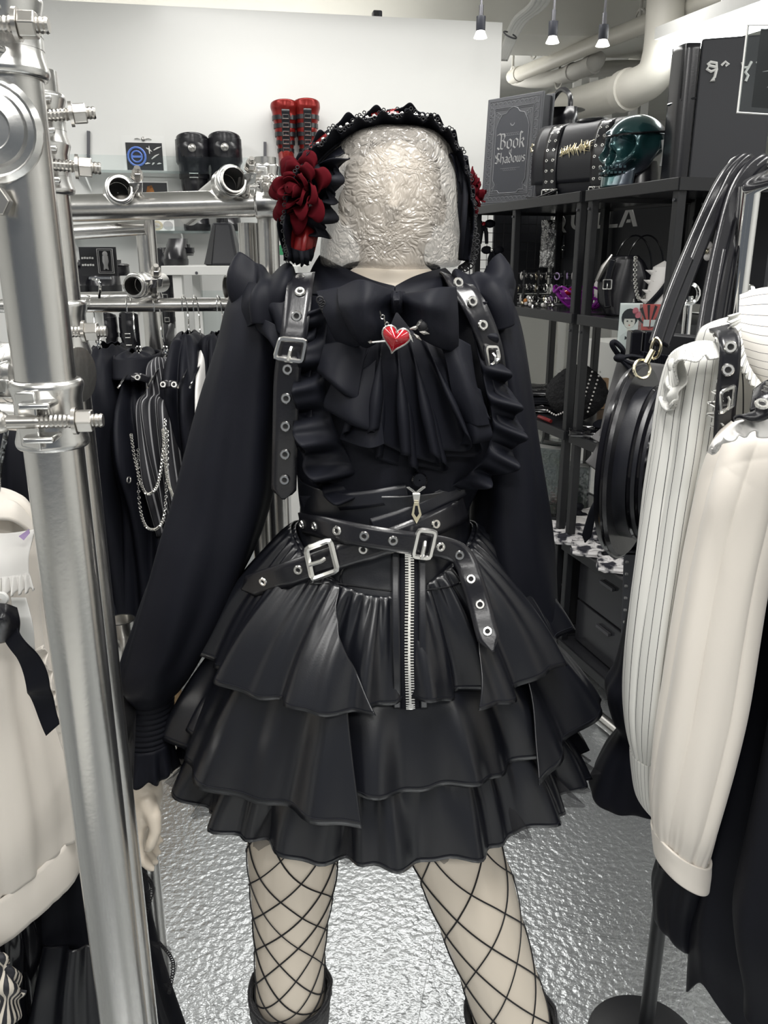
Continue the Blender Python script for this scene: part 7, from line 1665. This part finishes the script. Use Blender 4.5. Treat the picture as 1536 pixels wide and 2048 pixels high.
ch = MB(); pts = crv([c + FS*.03 + FC*.05 + UP*.20, c + FS*.035 + FC*.065 + UP*.12, c + FS*.055 + FC*.06 + UP*.06, c + FS*.085 + FC*.05 + UP*.08], 34)
for i, p in enumerate(pts): ch.torus(p, FS if i % 2 else FC, .0055, .0018, 8, 4)
tag(obj('chain', ch, 'silver', t), kind='stuff')
c = SPX(1318, .16, Z2); t = thing('lace_bonnet', 'white frilled lace bonnet with black ribbon beside the handbag', 'bonnet', c)
for k in range(5): obj('frill', MB().grid(lambda u, v, k=k: c + (FS*cos(2*pi*u) + FC*.6*sin(2*pi*u))*(.05 - .004*k + .012*v*(1 + sin(11*2*pi*u + k))) + UP*(.012 + .032*k + .02*v), 90, 6, True), 'jewel_white', t, solid=.0012)
obj('core', MB().lathe([(.001,.0), (.05,.001), (.05,.08), (.035,.17), (.001,.19)], c, 18), 'jewel_white', t)
obj('ribbon', MB().tube(crv([c - FS*.055 + FC*.03 + UP*.03, c + FC*.06 + UP*.10, c + FS*.045 + FC*.03 + UP*.18], 14), .010, 6), 'crepe2', t)
# illustrated card hanging at the shelf front
cx = P(1241, 604, 2.35); ux = V((.99,-.1,0)).normalized(); w_, h_ = P(1326, 604, 2.35).x - cx.x, cx.z - P(1241, 700, 2.35).z
t = thing('picture_card', 'clear sleeved card with a black haired figure and red rays in front of the shelf', 'card', cx - UP*h_)
nn = V((ux.y, -ux.x, 0)); at_ = lambda a, b: cx - UP*h_ + ux*(a*w_) + UP*(b*h_) + nn*.001
def pr(nm, mm, poly, k=1): obj(nm, MB().prism([at_(*q) + nn*(.0008*k) for q in poly], nn*.0007), mm, t, smooth=False)
pr('sheet', 'white_paper', R4(0,.0,.52,.98), 0); pr('backing', 'red_print', R4(.45,.42,1.,.96), 0)
for k in range(6): a0 = 20 + k*24; pr('ray', 'card_black', [(.70,.45), (.70 + .42*cos(R(a0)), .45 + .5*sin(R(a0))), (.70 + .42*cos(R(a0+9)), .45 + .5*sin(R(a0+9)))], 1)
pr('hair', 'card_black', circ(.24,.68,.19,.19)); pr('face', 'skin_print', circ(.24,.60,.13,.14), 2); pr('fringe', 'card_black', R4(.11,.66,.37,.78), 3)
for s in (.19, .29): pr('eye', 'card_black', circ(s,.61,.022,.012), 4)
pr('mouth', 'red_print', circ(.24,.525,.02,.010), 4); pr('neck', 'skin_print', R4(.20,.36,.28,.50), 1); pr('dress', 'print_light', [(.02,.0), (.48,.0), (.44,.30), (.28,.40), (.2,.40), (.06,.30)], 2); pr('ribbon_print', 'card_black', [(.16,.30), (.24,.26), (.32,.30), (.32,.22), (.24,.25), (.16,.22)], 3)
for k in range(2): pr('flower', 'pink_print', circ(.36 + .06*k,.82 - .08*k,.07,.07), 3)
for k in range(2): pr('character_box', 'print_light', R4(.56 + .17*k,.50,.70 + .17*k,.64), 3)
obj('sleeve', MB().prism([at_(-.03,-.04) + nn*.006, at_(1.0,-.04) + nn*.006, at_(1.0,1.) + nn*.006, at_(-.03,1.) + nn*.006], nn*.001), 'acrylic', t, smooth=False)
obj('hook_wire', MB().tube([at_(.3,1.) + nn*.004, at_(.3,1.06), SH(.30, .0, LEVELS[1] - .02)], .0015, 6), 'chrome', t)
# accessories on a grid at the end of the unit
wire_grid('wire_grid', 'wire display grid at the near end of the shelves behind the straps', .62, 1.10, 1.30, 1.80, .34)
wire_post = tag(obj('grid_post', MB().beam(SH(1.11, .34, 0), SH(1.11, .34, 1.82), .025, .025, SE), 'black_metal', smooth=False), 'black upright post holding the near wire grid', 'post')
for k, (px, py) in enumerate(((1470, 432), (1462, 470), (1458, 505), (1402, 430), (1412, 500), (1420, 395))):
    p = SPX(px, .315, P(px, py, 2.45).z); t = thing('hair_scrunchie', ['lilac frilled scrunchie topmost on the near wire grid', 'lilac frilled scrunchie in the middle of the near wire grid', 'lilac frilled scrunchie lowest on the near wire grid', 'dark hair clip with a red bead left on the near wire grid', 'pale cream hair clip low on the near wire grid', 'black star hair clip at the top of the near wire grid'][k], 'scrunchie' if k < 3 else 'hair clip', p, 'hair goods on the near grid')
    if k < 3:
        obj('ruffle', MB().grid(lambda u, v, p=p: p + (FS*cos(2*pi*u) + UP*sin(2*pi*u))*(.034 + .014*cos(2*pi*v) + .006*sin(13*2*pi*u)*sin(2*pi*v)) + FC*(.016*sin(2*pi*v) + .003*sin(17*2*pi*u)), 90, 12, True), 'lilac', t); obj('bow', MB().ball(p + FC*.02 + UP*.02, .014, 8, (1.6,.7,1)), 'patent', t)
    else:
        mm = ['crepe2', 'jewel_white', 'patent'][k-3]
        for j in range(5): obj('petal', MB().ball(p + (FS*cos(j*1.257) + UP*sin(j*1.257))*.020, .013, 8, (1,.6,1)), mm, t)
        obj('bead', MB().ball(p + FC*.012, .009, 8), 'red_enamel' if k == 3 else 'gold', t)

# ---- third shelf: fur bag and folded clothes
c = SPX(1150, .16, Z3); t = thing('fur_bag', 'black fluffy fur bag with a pearl string on the third shelf', 'bag', c)
fur = MB(); random.seed(5)
obj('body', MB().grid(lambda u, v: c + FS*(.125*cos(2*pi*u)*sin(pi*(.06+.92*v))**.7*(1 + .07*nz(u*14, v*14))) + FC*(.08*sin(2*pi*u)*sin(pi*(.06+.92*v))**.7*(1 + .1*nz(u*14, v*14, 2))) + UP*(.001 + .225*v + .008*nz(u*20, v*20, 4)*v), 60, 40, True), 'fur', t)
for i in range(1500):
    a_ = random.uniform(0, 2*pi); v = random.uniform(.08, 1.); s_ = sin(pi*(.06+.92*v))**.7; q = c + FS*(.123*cos(a_)*s_) + FC*(.078*sin(a_)*s_) + UP*(.225*v); d = (FS*cos(a_) + FC*sin(a_) + UP*random.uniform(-.6, .8))*random.uniform(.010, .022); sd_ = d.cross(UP).normalized()*.0012
    fur.add([q - sd_, q + sd_, q + d], [(0,1,2)])
tag(obj('fur_pile', fur, 'fur', t, smooth=False), kind='stuff')
pm = shared('pearl_bead', MB().ball((0,0,0), .0042, 8), 'jewel_white')
for k in range(2):
    for i in range(11): inst('pearl', pm, t, c + FC*.088 + FS*(.055 + .030*k - .0035*i) + UP*(.21 - .016*i))
for i in range(9): inst('pearl', pm, t, c + FC*.086 + FS*(-.11 + .009*i) + UP*(.03 + .003*abs(i - 4)**1.3))
def folded(label, px, dpt, z, w_, d_, h, m, seed, lay=1, group='folded clothes on the shelves'):
    c_ = SPX(px, dpt, z); t_ = thing('folded_garment', label, 'clothes', c_, group)
    def fn(u, v):
        a_ = 2*pi*u; k_ = [(.0, .2), (.04, 1.), (.5, 1.05), (.92, .97), (1., .001)]; rr = interp(k_, v) if v < 1 else .001; sq = (abs(cos(a_))**4 + abs(sin(a_))**4)**-.25; hh = {0: 0}.get(v, h*smooth(v*1.1)) if v < .5 else h*(1 + .25*nz(cos(a_)*2*rr, sin(a_)*2*rr, seed))
        return c_ + FS*(w_*cos(a_)*sq*rr*(1 + .08*nz(a_, seed))) + FC*(d_*sin(a_)*sq*rr) + UP*(.001 + max(0, hh + .006*nz(a_*3, v*8, seed)))
    obj('cloth', MB().grid(fn, 60, 18, True), m, t_)
    obj('fold_edge', MB().tube(crv([c_ - FS*w_*.98 + FC*d_*1.0 + UP*h*.45, c_ + FC*d_*1.04 + UP*h*.5, c_ + FS*w_*.98 + FC*d_*1.0 + UP*h*.45], 14), h*.22, 8), m, t_)
    return t_
folded('black glossy folded garment at the far end of the third shelf', 1082, .14, Z3, .11, .11, .03, 'patent', 1.)
folded('black folded garment with a red edge on the pile of the third shelf', 1084, .14, Z3 + .036, .10, .10, .028, 'crepe2', 2.)
t = folded('black satin garment on top of the third shelf pile', 1086, .14, Z3 + .070, .09, .09, .026, 'shiny_leather', 3.)
tag(obj('red_ribbon_roll', MB().tube(crv([SPX(1078, .02, Z3 + .01), SPX(1090, .012, Z3 + .014), SPX(1102, .02, Z3 + .010)], 12), .008, 8), 'red_satin'), 'thin red satin roll at the front of the third shelf', 'ribbon')
folded('black lace garment spread under the fur bag end of the shelf', 1190, .07, Z3, .09, .06, .02, 'patent', 4.)
t = thing('white_tray', 'white tray with a folded black cloth on the near third shelf', 'tray', SPX(1215, .12, Z3))
c = SPX(1225, .14, Z3); obj('tray', MB().prism([c - FS*.13 - FC*.08, c + FS*.13 - FC*.08, c + FS*.13 + FC*.08, c - FS*.13 + FC*.08], UP*.016), 'white_paper', t, smooth=False, bevel=.005); obj('cloth', MB().ball(c + UP*.04, .05, 12, (1.6,1.,.5)), 'crepe2', t)
# ---- fourth shelf: clear boxes, printed clothes
for k, (px, dpt, hh) in enumerate(((1092, .12, .30), (1100, .22, .28), (1150, .24, .22))):
    c = SPX(px, dpt, Z4); t = thing('clear_box', ['frosted clear box of packets foremost on the fourth shelf', 'frosted clear box of packets behind the foremost one', 'frosted clear box right of the shelf posts'][k], 'box', c, 'clear boxes on the fourth shelf')
    obj('walls', MB().loft([[c + FS*a_ + FC*b_ + UP*z for a_, b_ in ((-.055,-.06), (.055,-.06), (.055,.06), (-.055,.06))] for z in (.001, hh)]), 'clear_bag', t, smooth=False, solid=.003)
    for j in range(6): obj('packet', MB().prism([c + FS*(-.046) + FC*(-.05 + .018*j) + UP*.006, c + FS*.046 + FC*(-.05 + .018*j) + UP*.006, c + FS*.046 + FC*(-.044 + .018*j) + UP*(hh*.96), c - FS*.046 + FC*(-.044 + .018*j) + UP*(hh*.96 + .01*(j % 2))], FC*.004), 'holo' if j > 3 else 'print_light', t, smooth=False)
folded('white top with red and black swirl print, top of the fourth shelf row', 1150, .06, Z4, .11, .09, .035, 'clothprint', 5.)
folded('white printed top in the middle of the fourth shelf row', 1188, .06, Z4, .08, .08, .03, 'clothprint', 6.)
folded('pale yellow printed top nearest on the fourth shelf', 1238, .06, Z4, .075, .08, .028, 'clothprint', 7.)
folded('white crumpled lace cloth at the back of the fourth shelf', 1200, .24, Z4, .10, .07, .05, 'jewel_white', 8.)
c = SPX(1152, .16, Z4); t = thing('black_corsage', 'black gauze corsage behind the printed tops', 'corsage', c)
for j in range(9): a_ = j*.7; obj('petal', MB().ball(c + UP*(.03 + .012*(j % 4)) + (FS*cos(a_) + FC*sin(a_))*.035, .022, 8, (1,.7,.8)), 'crepe2', t)
c = SPX(1096, .03, Z4); t = thing('pink_corsage', 'pink and cream rose corsage at the far front of the fourth shelf', 'corsage', c)
for j in range(7): a_ = j*.9; obj('petal', MB().ball(c + UP*(.014 + .006*(j % 3)) + (FS*cos(a_) + FC*sin(a_))*.018, .014, 8, (1,.8,.8)), 'pink_print' if j % 2 else 'skin_print', t)
# ---- drawers under the near unit
t = thing('drawer_chest', 'black drawer chest filling the bottom of the near shelf unit', 'drawers', SH(.285, .24, LEVELS[4]))
obj('body', MB().beam(SH(.065, .25, Z5 + .185), SH(.505, .25, Z5 + .185), .36, .364), 'black_wood', t, smooth=False)
for k in range(2):
    z = Z5 + .095 + .182*k; dr = obj('drawer_front', MB().beam(SH(.07, .062, z), SH(.50, .062, z), .012, .172), 'shelf_board', t, smooth=False, bevel=.003); obj('handle', MB().beam(SH(.24, .048, z + .05), SH(.33, .048, z + .05), .012, .012), 'gunmetal', dr, smooth=False)
t = thing('drawer_chest', 'black drawer chest in the bottom of the far shelf unit', 'drawers', SH(-.3, .24, LEVELS[4]))
obj('body', MB().beam(SH(-.55, .25, Z5 + .185), SH(-.07, .25, Z5 + .185), .36, .364), 'black_wood', t, smooth=False)
for k in range(2): z = Z5 + .095 + .182*k; obj('drawer_front', MB().beam(SH(-.545, .062, z), SH(-.075, .062, z), .012, .172), 'shelf_board', t, smooth=False, bevel=.003)
